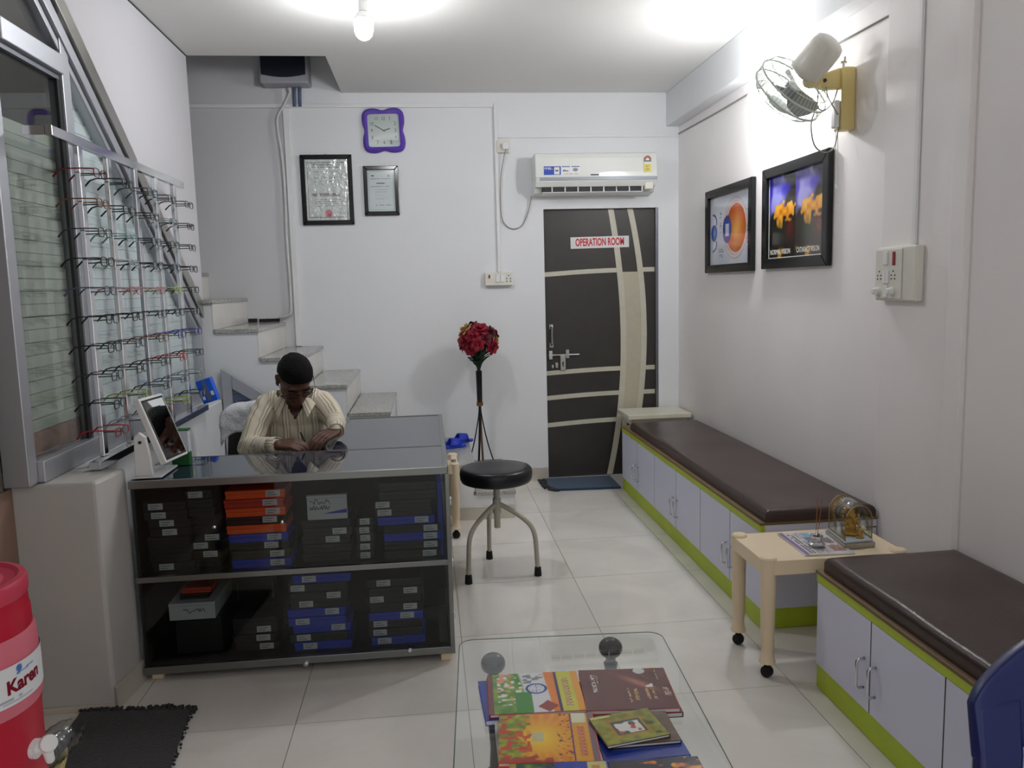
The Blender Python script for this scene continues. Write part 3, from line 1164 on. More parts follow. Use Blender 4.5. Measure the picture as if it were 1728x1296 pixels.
# ------------------------------------------------------------------ round stool
SX, SY = 0.324, 4.066
t = thing('stool', (SX, SY, 0), 'round black cushioned stool with a cream tubular tripod', 'stool')
m = MB()
zt = 0.572
m.lathe([(0.004, zt - 0.082), (0.165, zt - 0.082), (0.180, zt - 0.076), (0.187, zt - 0.062), (0.190, zt - 0.035), (0.186, zt - 0.014), (0.176, zt - 0.004), (0.155, zt), (0.08, zt + 0.001), (0.002, zt + 0.001)], (SX, SY, 0), n=64)
m.build('seat', MT['leather'], t, smooth='auto', angle=1.2)
m = MB()
m.cyl((SX, SY, 0.245), (SX, SY, 0.49), 0.0165, n=18)
m.cyl((SX, SY, 0.325), (SX, SY, 0.40), 0.0215, n=18)
m.build('column', MT['creampaint'], t, smooth='auto')
m = MB()
m.cyl((SX, SY, 0.465), (SX, SY, 0.491), 0.022, n=18)
m.build('swivel_plate', MT['black'], t, smooth='auto')
for fx, fy in ((0.158, 3.928), (0.522, 3.983), (0.292, 4.284)):
    d = vec(fx - SX, fy - SY, 0)
    L = np.linalg.norm(d)
    d /= L
    P = [vec(SX, SY, 0.372) + d * 0.012, vec(SX, SY, 0.355) + d * 0.05, vec(SX, SY, 0.325) + d * 0.105, vec(SX, SY, 0.292) + d * 0.155, vec(SX, SY, 0.255) + d * 0.188, vec(SX, SY, 0.205) + d * 0.204, vec(SX, SY, 0.12) + d * 0.21, vec(SX, SY, 0.03) + d * L]
    m = MB()
    m.tube(spline(P, 5), 0.0125, 14)
    lg = m.build('leg', MT['creampaint'], t, smooth='auto')
    m = MB()
    q = vec(SX, SY, 0) + d * L
    m.lathe([(0.019, 0.001), (0.019, 0.012), (0.0165, 0.045), (0.012, 0.05)], tuple(q), n=18)
    m.build('rubber_foot', MT['rubber'], lg, smooth='auto')

# ------------------------------------------------------------------ glass display counter (L-shaped)
CX0, CX1, CY0, CY1, CY2, CXI, CZ = -1.148, 0.055, 3.09, 3.53, 4.41, -0.46, 0.80
ct = thing('display_counter', (-0.55, 3.6, 0), 'L-shaped glass display counter with dark mirror top and aluminium edges', 'counter')


def cpart(name, m, *boxes, parent=None, bevel=0.0):
    b = MB()
    for q in boxes:
        b.box(*q)
    return b.build(name, MT[m], parent or ct, bevel=bevel)


cpart('top_panel', 'topglass', (CX0 + 0.012, CX1 - 0.016, CY0 + 0.018, CY1 - 0.004, CZ - 0.012, CZ))
cpart('top_panel', 'topglass', (CXI + 0.016, CX1 - 0.016, CY1 + 0.006, CY2 - 0.016, CZ - 0.012, CZ))
cpart('edge_trim', 'alu_c', (CX0, CX1, CY0 - 0.004, CY0 + 0.018, CZ - 0.026, CZ + 0.003), bevel=0.002)
cpart('edge_trim', 'alu_c', (CX1 - 0.016, CX1 + 0.004, CY0 + 0.018, CY2, CZ - 0.026, CZ + 0.003), bevel=0.002)
cpart('edge_trim', 'alu_c', (CXI, CX1 - 0.016, CY1 - 0.004, CY1 + 0.006, CZ - 0.02, CZ + 0.002))
cpart('edge_trim', 'alu_c', (CXI - 0.004, CXI + 0.016, CY1 + 0.006, CY2, CZ - 0.026, CZ + 0.003), bevel=0.002)
cpart('edge_trim', 'alu_c', (CXI + 0.016, CX1 - 0.016, CY2 - 0.016, CY2 + 0.002, CZ - 0.026, CZ + 0.003), bevel=0.002)
cpart('edge_trim', 'alu_d', (CX0 + 0.012, CXI - 0.004, CY1 - 0.004, CY1 + 0.003, CZ - 0.02, CZ + 0.001))
cpart('edge_trim', 'alu_d', (CX0, CX0 + 0.012, CY0 + 0.018, CY1, CZ - 0.02, CZ + 0.001))
cpart('lining', 'interior', (CX0, CX1 - 0.03, CY1 - 0.02, CY1 - 0.004, 0.06, CZ - 0.026), (CX0, CX0 + 0.012, CY0 + 0.02, CY1 - 0.02, 0.06, CZ - 0.026),
      (CXI, CXI + 0.015, CY1 + 0.006, CY2 - 0.01, 0.06, CZ - 0.026), (CXI, CX1 - 0.03, CY2 - 0.018, CY2 - 0.002, 0.06, CZ - 0.026))
cpart('bottom_board', 'interior', (CX0 + 0.012, CX1 - 0.014, CY0 + 0.016, CY1 - 0.02, 0.045, 0.065), (CXI + 0.015, CX1 - 0.014, CY1 - 0.004, CY2 - 0.018, 0.045, 0.065))
cpart('shelf', 'interior', (CX0 + 0.012, CX1 - 0.014, CY0 + 0.016, CY1 - 0.02, 0.408, 0.425))
cpart('shelf', 'interior', (CXI + 0.015, CX1 - 0.014, CY1 - 0.004, CY2 - 0.018, 0.408, 0.425))
cpart('rail', 'alu_c', (CX0, CX1, CY0 - 0.004, CY0 + 0.015, 0.404, 0.426), bevel=0.002)
cpart('rail', 'alu_c', (CX0, CX1, CY0 - 0.004, CY0 + 0.015, 0.034, 0.064), bevel=0.002)
cpart('rail', 'alu_c', (CX1 - 0.013, CX1 + 0.004, CY0 + 0.015, CY2, 0.404, 0.426), bevel=0.002)
cpart('rail', 'alu_c', (CX1 - 0.013, CX1 + 0.004, CY0 + 0.015, CY2, 0.034, 0.064), bevel=0.002)
cpart('corner_post', 'alu_c', (CX1 - 0.012, CX1 + 0.006, CY0 - 0.006, CY0 + 0.010, 0.034, CZ - 0.026), bevel=0.002)
cpart('corner_post', 'alu_d', (CX1 - 0.010, CX1 + 0.003, CY1 - 0.01, CY1 + 0.01, 0.064, CZ - 0.026))
cpart('corner_post', 'alu_c', (CX1 - 0.012, CX1 + 0.004, CY2 - 0.014, CY2 + 0.002, 0.034, CZ - 0.026))
cpart('glass_panel', 'glass_s', (CX0 + 0.002, CX1 - 0.012, CY0 + 0.002, CY0 + 0.007, 0.429, CZ - 0.027))
cpart('glass_panel', 'glass_s', (CX0 + 0.002, CX1 - 0.012, CY0 + 0.002, CY0 + 0.007, 0.065, 0.401))
cpart('glass_panel', 'glass_s', (CX1 - 0.005, CX1, CY0 + 0.016, CY1 - 0.01, 0.429, CZ - 0.027))
cpart('glass_panel', 'glass_s', (CX1 - 0.005, CX1, CY0 + 0.016, CY1 - 0.01, 0.065, 0.401))
cpart('glass_panel', 'glass_s', (CX1 - 0.005, CX1, CY1 + 0.01, CY2 - 0.014, 0.065, CZ - 0.027))
cpart('writing_ledge', 'alu_d', (-0.95, CXI - 0.005, CY1 + 0.004, CY1 + 0.15, 0.718, 0.735))
for x, y in ((CX1 - 0.03, CY0 + 0.03), (CX1 - 0.03, CY2 - 0.03), (CX0 + 0.04, CY0 + 0.05), (CX0 + 0.04, CY1 - 0.04), (CXI + 0.04, CY2 - 0.04)):
    cpart('foot', 'beigeplastic', (x - 0.022, x + 0.022, y - 0.022, y + 0.022, 0.001, 0.045), bevel=0.003)
for x, z in ((-0.53, 0.03), (-0.12, 0.055)):
    b = MB()
    b.lathe([(0.011, 0), (0.011, 0.006), (0.007, 0.010), (0.001, 0.011)], (x, CY0 - 0.004, z + 0.006), (0, -1, 0), 16)
    b.build('stud', MT['chrome'], ct, smooth='auto')
for x, z in ((-0.845, 0.61), (-0.59, 0.615)):
    b = MB()
    b.lathe([(0.007, 0), (0.007, 0.004), (0.001, 0.007)], (x, CY0 + 0.002, z), (0, -1, 0), 12)
    b.build('stud', MT['chrome'], ct, smooth='auto')
for z in (0.66, 0.405, 0.19):
    b = MB()
    b.box(CX1 + 0.004, CX1 + 0.012, CY0 + 0.005, CY0 + 0.03, z - 0.015, z + 0.015)
    b.build('hinge', MT['chrome'], ct, bevel=0.002)

# lens boxes in the counter: (stack name, x centre, width, z of shelf, front y, rows bottom-up: colour, x shift, label place)
ORD = ['bottom', 'second', 'third', 'fourth', 'fifth', 'sixth', 'seventh', 'eighth', 'ninth', 'tenth', 'eleventh']
COLN = {'k': 'black', 'b': 'blue', 'o': 'orange', 'r': 'red', 'l': 'olive'}
COLM = {'k': 'blackbox', 'b': 'bluebox', 'o': 'orangebox', 'r': 'redbox', 'l': 'olivebox'}
ZU, ZL, BH = 0.4255, 0.0655, 0.0345
stacks = [
    ('upper shelf stack against the counter end', -1.035, 0.16, ZU, 3.15, [('k', 0.01, .25), ('k', 0, 0), ('k', 0.0, 0), ('k', 0.0, 0), ('k', 0.01, .45), ('k', 0.005, .40), ('k', -0.005, .25), ('k', -0.01, .2)]),
    ('upper shelf stack next to the orange boxes', -0.905, 0.10, ZU, 3.17, [('k', 0, 0), ('k', 0.005, .75), ('k', -0.015, .4), ('k', 0.01, .9), ('k', 0, 0), ('k', 0, 0), ('k', -0.005, 0), ('k', -0.012, 0), ('k', -0.015, .25)]),
    ('upper shelf stack with orange boxes', -0.697, 0.225, ZU, 3.13, [('b', 0.012, .86), ('l', 0.012, .86), ('k', 0.005, .78), ('b', 0.006, .86), ('o', 0, 0), ('k', -0.002, .82), ('o', 0.002, .88), ('r', -0.004, .86), ('o', 0.002, .9)]),
    ('upper shelf stack under the white flat box', -0.435, 0.19, ZU, 3.16, [('k', 0, 0), ('k', 0.004, 0), ('k', 0, .68), ('k', 0.008, .84), ('k', 0, 0)]),
    ('upper shelf stack at the glass corner', -0.115, 0.225, ZU, 3.135, [('k', 0.02, .9), ('k', 0.022, .92), ('b', 0.022, .92), ('k', 0.024, .92), ('b', 0, .86), ('k', -0.008, .05), ('k', -0.012, .04), ('k', 0.01, 0), ('k', 0.01, 0)]),
    ('upper shelf narrow stack between two wider stacks', -0.283, 0.065, ZU, 3.15, [('k', 0, .5), ('k', 0, .5), ('k', 0.002, .5), ('k', 0, .5), ('k', 0.003, .5)]),
    ('lower shelf stack beside the white box', -0.735, 0.17, ZL, 3.17, [('k', 0.006, .8), ('k', -0.006, .8), ('k', -0.003, .8), ('k', 0, 0)]),
    ('lower shelf stack in the middle', -0.475, 0.225, ZL, 3.14, [('b', 0.008, .2), ('k', -0.008, .15), ('b', 0.006, .88), ('b', -0.01, .16), ('b', -0.012, .86), ('k', 0.0, .2), ('k', 0.002, .84), ('k', -0.004, .05), ('b', 0.016, .2)]),
    ('lower shelf stack at the glass corner', -0.172, 0.215, ZL, 3.14, [('b', 0.006, .15), ('k', -0.006, .12), ('k', -0.004, .12), ('b', 0.0, .78), ('k', 0.004, .84), ('k', -0.01, .1), ('k', 0.004, .86), ('k', 0.0, .22)]),
]
box_proto = {}


def lens_box(c, wd, lp):
    key = (c, wd, lp)
    t = thing('lens_box', (0, 0, 0), 'box', 'box')
    b = MB()
    b.box(-wd / 2, wd / 2, 0, 0.17, 0.0, 0.019)
    b.build('tray', MT[COLM[c]], t, bevel=0.0015, local=True)
    b = MB()
    b.box(-wd / 2 - 0.0015, wd / 2 + 0.0015, -0.0015, 0.1715, 0.0195, BH - 0.001)
    b.build('lid', MT[COLM[c]], t, bevel=0.0015, local=True)
    if lp:
        lw = min(0.055, wd * 0.6)
        xl = -wd / 2 + lw / 2 + (wd - lw) * lp
        b = MB()
        b.box(xl - lw / 2, xl + lw / 2, -0.0022, -0.0016, 0.0205, BH - 0.002) if False else b.box(xl - lw / 2, xl + lw / 2, -0.0024, -0.0016, 0.006, BH - 0.004)
        lb = b.build('paper_label', MT['label'], t, local=True)
        for q in range(2):
            b = MB()
            b.box(xl - lw * 0.38, xl + lw * (0.1 + 0.15 * ((q + int(lp * 10)) % 2)), -0.0027, -0.0024, 0.012 + 0.009 * q, 0.014 + 0.009 * q)
            b.build('ink_line', MT['ink'], lb, local=True)
    return t


for (sname, xc, wd, zb, yf, rows) in stacks:
    top = len(rows) - 1
    for i, (c, dx, lp) in enumerate(rows):
        key = (c, wd, lp)
        place = ORD[i] + ' from the bottom' if 0 < i < top else ('bottom one' if i == 0 else 'top one')
        lb = '%s lens box, %s, %s' % (COLN[c], place, sname)
        loc = (xc + dx, yf + 0.004 * ((i * 7) % 3), zb + i * BH)
        if key not in box_proto:
            o = lens_box(c, wd, lp)
            o.location = loc
            box_proto[key] = o
            o['label'], o['group'] = lb, 'lens boxes inside the counter'
        else:
            dup(box_proto[key], loc, lb, 'lens boxes inside the counter')

# tall dark boxes, blue carton standing at the right, white flat box, white carton with books
def carton(name, x0, x1, y0, y1, z0, z1, m, label, lid=None, cat='box', bevel=0.002):
    t = thing(name, ((x0 + x1) / 2, (y0 + y1) / 2, z0), label, cat)
    b = MB()
    b.box(x0, x1, y0, y1, z0, z1 - 0.012)
    b.build('carton_body', MT[m], t, bevel=bevel)
    b = MB()
    b.box(x0 - 0.001, x1 + 0.001, y0 - 0.001, y1 + 0.001, z1 - 0.0115, z1)
    b.build('carton_lid', MT[lid or m], t, bevel=bevel)
    return t


def scribble(t, x, y, z, wd, ht, seed, m='ink'):
    """hand-written stroke on a front face (facing -y)"""
    rs = random.Random(seed)
    pts = []
    n = 22
    for i in range(n):
        pts.append((x - wd / 2 + wd * i / (n - 1), y, z + ht * (rs.random() - 0.5) * (1.0 if i % 2 else -1.0)))
    b = MB()
    b.tube(spline(pts, 3), 0.0011, 5)
    return b.build('handwriting', MT[m], t)


wb = carton('flat_white_box', -0.50, -0.345, 3.14, 3.163, 0.602, 0.70, 'label', 'white hand-lettered flat box standing on black boxes in the counter')
scribble(wb, -0.45, 3.1385, 0.675, 0.08, 0.022, 3)
scribble(wb, -0.45, 3.1385, 0.650, 0.08, 0.02, 4)
b = MB()
b.prism([(-0.44, 0.626), (-0.347, 0.626), (-0.347, 0.642)], 'y', 3.1385, 3.1395)
b.build('blue_flash', MT['bluebox'], wb)
kb = carton('black_carton', -1.05, -0.87, 3.19, 3.46, ZL, 0.215, 'blackbox', 'large black carton under the white carton on the lower shelf')
wc = carton('white_carton', -1.062, -0.885, 3.165, 3.44, 0.2155, 0.285, 'label', 'white carton with handwriting on the lower shelf of the counter')
scribble(wc, -0.965, 3.163, 0.252, 0.085, 0.018, 8)
for i, (c, dx) in enumerate((('k', 0.0), ('r', 0.01))):
    t = thing('spectacle_case', (-0.972 + dx, 3.30, 0.2855 + i * 0.024), ('black flat spectacle case lying on the white carton' if i == 0 else 'red flat spectacle case on top of the black case'), 'case', 'spectacle cases on the white carton')
    b = MB()
    b.box(-1.03 + dx, -0.915 + dx, 3.20, 3.36, 0.2855 + i * 0.024, 0.297 + i * 0.024)
    b.build('case_base', MT[COLM[c]], t, bevel=0.005)
    b = MB()
    b.box(-1.03 + dx, -0.915 + dx, 3.20, 3.36, 0.2975 + i * 0.024, 0.309 + i * 0.024)
    b.build('case_lid', MT[COLM[c]], t, bevel=0.005)
# sloping clear tray of frames beside it
t = thing('display_tray', (-0.80, 3.27, ZL + 0.14), 'sloping clear display tray holding a red frame beside the white carton', 'tray')
b = MB()
b.obox((-0.77, 3.30, 0.255), (0.085, 0, 0), (0, 0.10, 0.03), (0, -0.001, 0.003))
b.build('tray_plate', MT['bagplastic'], t)
for x in (-0.845, -0.70):
    b = MB()
    b.box(x - 0.004, x + 0.004, 3.38, 3.388, ZL + 0.139, 0.275)
    b.build('support', MT['glass_e'], t)
# blue side carton leaning behind the corner stack
carton('tall_blue_carton', 0.012, 0.03, 3.145, 3.30, ZU, 0.725, 'bluebox', 'thin tall blue carton standing at the glass end of the upper shelf')
carton('thin_grey_carton', 0.0, 0.033, 3.13, 3.32, ZL, 0.22, 'olivebox', 'low dark carton at the glass end of the lower shelf')

# ------------------------------------------------------------------ coffee table with ball legs
TA = -0.062
ex, ey = np.array([math.cos(TA), math.sin(TA)]), np.array([-math.sin(TA), math.cos(TA)])
FLc = np.array([0.062, 2.392])


def tl(a, b):
    p = FLc + ex * a - ey * b
    return float(p[0]), float(p[1])


tc = thing('coffee_table', (*tl(0.315, 0.60), 0), 'clear glass coffee table on black ball-topped legs', 'table')
b = MB()
pl = [tl(p[0], p[1]) for p in rrect(0, 0.632, 0, 1.20, 0.045, 8)]
b.prism(pl, 'z', 0.4005, 0.410)
b.build('glass_top', MT['glass_t'], tc)
b = MB()
ring = [(*p, 0.405) for p in pl]
b.tube(ring, 0.0014, 6, closed=True)
b.build('glass_edge', MT['glass_e'], tc, smooth=True)
for (x, y) in ((0.158, 2.298), (0.531, 2.345), tl(0.11, 1.08), tl(0.50, 1.08)):
    b = MB()
    pr = [(0.02, 0.001), (0.03, 0.004), (0.03, 0.02), (0.02, 0.03), (0.016, 0.10), (0.022, 0.2), (0.018, 0.29), (0.022, 0.318), (0.014, 0.325)]
    b.lathe(pr, (x, y, 0), n=24)
    lg = b.build('leg', MT['blackgloss'], tc, smooth='auto')
    b = MB()
    b.lathe([(0.014, 0.322)] + [(0.0375 * math.cos(a), 0.367 + 0.0325 * math.sin(a)) for a in np.linspace(-1.1, 1.30, 14)] + [(0.008, 0.3990), (0.001, 0.3995)], (x, y, 0), n=32)
    b.build('ball', MT['blackgloss'], lg, smooth='auto')

# ---- printed covers
def cov_flag(U, V):
    n = vnoise(U, V, 14, 12, 1)
    n2 = vnoise(U, V, 26, 24, 2)
    c = mix((64, 130, 40), (150, 176, 60), n)
    c = mix(c, (226, 222, 214), sstep(n2, .55, .7) * inrect(U, V, .1, .42, .2, 1))
    c = mix(c, (226, 150, 120), sstep(vnoise(U, V, 20, 18, 5), .6, .72) * inrect(U, V, .08, .25, .3, 1))
    white = sstep(U + 0.10 * V, .42, .46) * (V < 2)
    c = mix(c, (220, 222, 226), white)
    c = mix(c, (60, 140, 50), inrect(U, V, .28, .46, 0, .5))
    d = np.hypot((U - .52) * 1.15, V - .58)
    c = mix(c, (30, 60, 150), ((d < .135) & (d > .105)) | ((d < .105) & (np.abs(np.sin(12 * np.arctan2(V - .58, U - .52))) < .25)))
    c = mix(c, (110, 112, 116), sstep(vnoise(U, V, 22, 22, 9), .5, .66) * inrect(U, V, .38, .62, .72, .95) * .8)
    c = mix(c, (228, 128, 28), sstep(U - .05 * (1 - V), .61, .63))
    c = mix(c, (150, 56, 44), ((np.abs(U - .62) + np.abs(V - .14) * .8) < .11))
    c = mix(c, (60, 44, 90), inrect(U, V, .735, .76, 0, 1))
    c = mix(c, (206, 206, 70), sstep(U, .76, .77))
    g = (np.abs(np.sin(V * 46 + 4 * np.sin(U * 60))) < .55) & (U > .81) & (U < .88) & (V > .12) & (V < .82)
    c = mix(c, (176, 40, 130), g * 1.0)
    c = mix(c, (232, 160, 40), sstep(U, .92, .93))
    return mix(c, (116, 62, 56), U < .05)


def cov_sun(U, V):
    d = np.hypot((U - .42) * 1.1, V - .48)
    ang = np.arctan2(V - .48, U - .42)
    ray = (np.sin(ang * 26) > .2) * np.clip(d * 2.2, 0, .6)
    c = mix((255, 226, 60), (226, 140, 30), np.clip(d * 2.3, 0, 1))
    c = mix(c, (248, 176, 60), ray * .8)
    n = vnoise(U, V, 16, 18, 4)
    left = 1 - sstep(U + (n - .5) * .2, .24, .32)
    lc = mix((96, 130, 34), (206, 190, 50), n)
    lc = mix(lc, (196, 74, 40), sstep(vnoise(U, V, 18, 18, 8), .55, .68))
    c = mix(c, lc, left)
    c = mix(c, (206, 90, 40), sstep(vnoise(U, V, 26, 26, 12), .5, .6) * inrect(U, V, .16, .34, .2, .62))
    c = mix(c, (186, 186, 170), inrect(U, V, .34, .46, .40, .60) * .75)
    c = mix(c, (130, 80, 40), sstep(vnoise(U, V, 40, 40, 15), .76, .82) * (U > .6))
    c = mix(c, (170, 60, 30), sstep(.12 - V + (n - .5) * .15, 0, .05) * (U < .55))
    c = mix(c, (90, 60, 110), inrect(U, V, .745, .765, 0, 1))
    c = mix(c, (226, 160, 30), sstep(U, .765, .775))
    c = mix(c, (220, 222, 190), inrect(U, V, .775, .92, .78, 1))
    g = (np.abs(np.sin(V * 46 + 4 * np.sin(U * 60))) < .6) & (U > .82) & (U < .89) & (V > .1) & (V < .70)
    c = mix(c, (186, 50, 120), g * 1.0)
    return mix(c, (130, 100, 110), sstep(U, .93, .94))


def cov_maroon(U, V):
    n = vnoise(U, V, 6, 6, 3)
    c = mix((104, 52, 44), (92, 44, 40), n)
    for x0, x1, y0, y1, s_, col in ((.12, .17, .42, .86, 1, (214, 210, 206)), (.18, .20, .6, .86, 2, (170, 150, 140)), (.50, .52, .16, .5, 3, (196, 160, 110)), (.57, .61, .22, .5, 4, (214, 180, 90)), (.70, .73, .22, .48, 5, (200, 160, 110)), (.77, .80, .22, .48, 6, (200, 160, 110)), (.9, .97, .3, .5, 7, (200, 170, 160)), (.88, .89, .7, .95, 8, (196, 176, 168))):
        g = inrect(U, V, x0, x1, y0, y1) * (vnoise(U, V, 90, 40, s_) > .42)
        c = mix(c, col, g * .9)
    f = np.exp(-(((U - .66) / .16) ** 2 + ((V - .62 + (U - .66) * .9) / .07) ** 2))
    c = mix(c, (170, 104, 78), np.clip(f * 1.3, 0, 1))
    c = mix(c, (218, 214, 210), inrect(U, V, .72, .80, .52, .60) * ((V - .52) < (U - .70)))
    d = np.hypot((U - .70) * 1.2, V - .94)
    return mix(c, (196, 196, 198), (d < .08) * 1.0)


def cov_green(U, V):
    n = vnoise(U, V, 12, 10, 6)
    c = mix((112, 116, 30), (168, 164, 52), n)
    c = mix(c, (196, 130, 50), inrect(U, V, .20, .80, .18, .80) * .55)
    c = mix(c, (70, 84, 70), inrect(U, V, .26, .74, .25, .73))
    p = sstep(vnoise(U, V, 12, 7, 21), .5, .62) * inrect(U, V, .30, .70, .27, .66)
    c = mix(c, (224, 220, 214), p)
    p = sstep(vnoise(U, V, 14, 9, 23), .66, .74) * inrect(U, V, .30, .70, .3, .70)
    c = mix(c, (190, 80, 50), p)
    c = mix(c, (206, 196, 110), inrect(U, V, 0.02, .34, .92, 1))
    return mix(c, (60, 56, 30), sstep(vnoise(U, V, 8, 8, 30), .62, .72) * inrect(U, V, .78, 1, .1, .95) * .7)


def cov_forest(U, V):
    n = vnoise(U, V, 16, 16, 7)
    c = mix((40, 70, 36), (120, 150, 60), n)
    c = mix(c, (40, 54, 62), sstep(U, .28, .42))
    c = mix(c, (36, 66, 170), sstep(U + V * .3, .72, .76))
    c = mix(c, (206, 196, 120), inrect(U, V, .78, .97, .3, 1))
    c = mix(c, (190, 130, 60), inrect(U, V, .82, .90, .62, .92) * .8)
    return mix(c, (170, 140, 60), U < .07)


def cov_fire(U, V):
    n = vnoise(U, V, 14, 12, 8)
    c = mix((30, 28, 46), (52, 40, 52), n)
    f = sstep(n + .5 * (1 - np.abs(V - .55) * 2.4), .62, .9) * sstep(U, .2, .5)
    return mix(c, mix((210, 84, 30), (236, 180, 60), vnoise(U, V, 20, 20, 9)), f)


def cov_blue(U, V):
    return mix((34, 64, 170), (50, 60, 130), vnoise(U, V, 5, 5, 2))


def cov_grey(U, V):
    return mix((120, 116, 100), (196, 196, 180), vnoise(U, V, 10, 10, 5))


def cov_brown(U, V):
    return mix((92, 74, 60), (120, 98, 74), vnoise(U, V, 8, 8, 5))


def book(cx, cy, z, wd, ht, th, ang, fn, edge, label, res=90, spine='right', group='books and magazines on the glass table'):
    t = thing('book', (cx, cy, z), label, 'book', group, rotz=ang)
    b = MB()
    b.box(-wd / 2 + 0.002, wd / 2 - 0.001, -ht / 2 + 0.002, ht / 2 - 0.002, 0.0012, th - 0.0012)
    b.build('pages', MT['paper'], t, local=True)
    b = MB()
    b.box(-wd / 2, wd / 2, -ht / 2, ht / 2, 0.0001, 0.0012)
    b.build('back_cover', MT[edge], t, local=True)
    b = MB()
    b.box(-wd / 2, wd / 2, -ht / 2, ht / 2, th - 0.0012, th)
    fc = b.build('front_cover', MT[edge], t, local=True)
    b = MB()
    sx = wd / 2 if spine == 'right' else -wd / 2
    b.box(min(sx, sx * 1.012), max(sx, sx * 1.012), -ht / 2, ht / 2, 0.0001, th)
    b.build('spine', MT[edge], t, local=True)
    ORG['local'] = np.zeros(3)
    nm = 'cover_print'
    save = ORG[fc.name]
    ORG[fc.name] = np.zeros(3)
    sheet(nm, wd - 0.0005, ht - 0.0005, res, int(res * ht / wd), fn, frame4((0, 0, th + 0.0003), (1, 0, 0), (0, 1, 0), (0, 0, 1)), MT['printgloss'], fc)
    ORG[fc.name] = save
    return t


ZG = 0.4102
book(0.228, 1.985, ZG, 0.25, 0.205, 0.014, 0.03, cov_blue, 'bluebox', 'blue covered book under the flag magazine, edge showing', 20)
book(0.49, 1.955, ZG, 0.235, 0.205, 0.013, -0.05, cov_grey, 'blackbox', 'dark edged book lying under the maroon book', 20)
book(0.242, 1.765, ZG, 0.235, 0.20, 0.014, -0.03, cov_grey, 'label', 'pale magazine pile beneath the sunburst magazine', 20)
book(0.462, 1.748, ZG, 0.195, 0.165, 0.013, 0.02, cov_blue, 'bluebox', 'blue book with pale corner under the green booklet', 20)
book(0.45, 1.575, ZG, 0.21, 0.15, 0.014, 0.0, cov_grey, 'blackbox', 'dark book beneath the fiery magazine at the near end', 20)
book(0.245, 1.56, ZG, 0.23, 0.16, 0.014, 0.0, cov_grey, 'label', 'pale magazine beneath the green and blue magazine', 20)
Z2 = ZG + 0.0150
book(0.245, 1.985, Z2, 0.245, 0.208, 0.009, -0.05, cov_flag, 'redbox', 'magazine with a blue spoked wheel on white and orange', 130, 'left')
book(0.487, 1.962, Z2, 0.236, 0.215, 0.011, -0.09, cov_maroon, 'redbox', 'maroon hardcover book with pale lettering', 130)
book(0.246, 1.770, Z2, 0.232, 0.205, 0.009, -0.10, cov_sun, 'orangebox', 'orange sunburst magazine in the middle row', 130)
book(0.472, 1.778, Z2 - 0.0012, 0.165, 0.13, 0.008, 0.0, cov_brown, 'olivebox', 'brown booklet showing its corner under the green booklet', 30)
book(0.444, 1.776, Z2 + 0.0072, 0.158, 0.125, 0.008, 0.17, cov_green, 'olivebox', 'small olive green booklet picturing people in white', 100)
book(0.248, 1.580, Z2, 0.222, 0.17, 0.009, -0.09, cov_forest, 'label', 'green and blue magazine at the near end, beside the fiery one', 100)
book(0.462, 1.568, Z2, 0.205, 0.16, 0.009, -0.05, cov_fire, 'blackbox', 'dark magazine with orange flames at the near end', 100)


# ------------------------------------------------------------------ lamps
BX, BY = -0.25, 4.05
t = thing('ceiling_bulb', (BX, BY, 2.66), 'bare lit white bulb hanging from the ceiling', 'bulb')
b = MB()
b.lathe([(0.045, 2.899), (0.045, 2.885), (0.03, 2.872), (0.022, 2.868), (0.022, 2.815), (0.001, 2.813)][::-1], (BX, BY, 0), n=24)
b.build('holder', MT['whiteplastic'], t, smooth='auto')
b = MB()
b.lathe([(0.001, 2.685), (0.010, 2.686), (0.024, 2.692), (0.037, 2.706), (0.044, 2.728), (0.045, 2.775), (0.001, 2.776)], (BX, BY, 0), n=24)
b.build('bulb_glass', MT['bulb_c'], t, smooth='auto')
b = MB()
b.lathe([(0.001, 2.7765), (0.0455, 2.7765), (0.043, 2.79), (0.030, 2.805), (0.022, 2.813), (0.001, 2.813)], (BX, BY, 0), n=24)
b.build('bulb_body', MT['whiteplastic'], t, smooth='auto')

WX, WY, WZ = 1.745, 4.17, 2.444
t = thing('wall_bulb', (1.85, WY, WZ), 'glaring lit bulb on the right wall behind the fan', 'bulb')
b = MB()
b.lathe([(0.045, 0), (0.045, 0.02), (0.026, 0.035), (0.022, 0.10), (0.001, 0.102)], (XR - 0.001, WY, WZ + 0.035), (-1, 0, -0.19), 24)
b.build('holder', MT['whiteplastic'], t, smooth='auto')
b = MB()
b.sph((WX + 0.01, WY, WZ), (0.05, 0.042, 0.042), 20, 14)
b.build('bulb_glass', MT['bulb_w'], t, smooth=True)

# tube light on the front part of the ceiling behind the photographer
t = thing('tube_light', (0.35, -0.35, 2.8), 'white fluorescent tube on the ceiling near the entrance', 'lamp')
b = MB()
b.box(-0.25, 0.95, -0.375, -0.325, 2.85, 2.898)
b.build('batten', MT['whiteplastic'], t)
b = MB()
b.cyl((-0.23, -0.35, 2.83), (0.93, -0.35, 2.83), 0.014, n=12)
b.build('tube', MT['tube'], t, smooth='auto')


# ------------------------------------------------------------------ wall clock
ck = thing('wall_clock', (-0.262, 6.0, 2.49), 'purple wavy square wall clock above the framed certificates', 'clock')
tilt = np.array(Matrix.Rotation(math.radians(1.2), 4, 'Z'))
MC = on_back(-0.262, 2.634, 6.018) @ tilt


def wavy(hw, hh, amp, ex_, n=120):
    out = []
    for i in range(n):
        a = 2 * PI * i / n
        ca, sa = math.cos(a), math.sin(a)
        r = (abs(ca) ** ex_ + abs(sa) ** ex_) ** (-1 / ex_)
        r *= 1 - amp * (0.5 + 0.5 * math.cos(4 * a)) ** 4
        out.append((hw * r * ca, hh * r * sa))
    return out


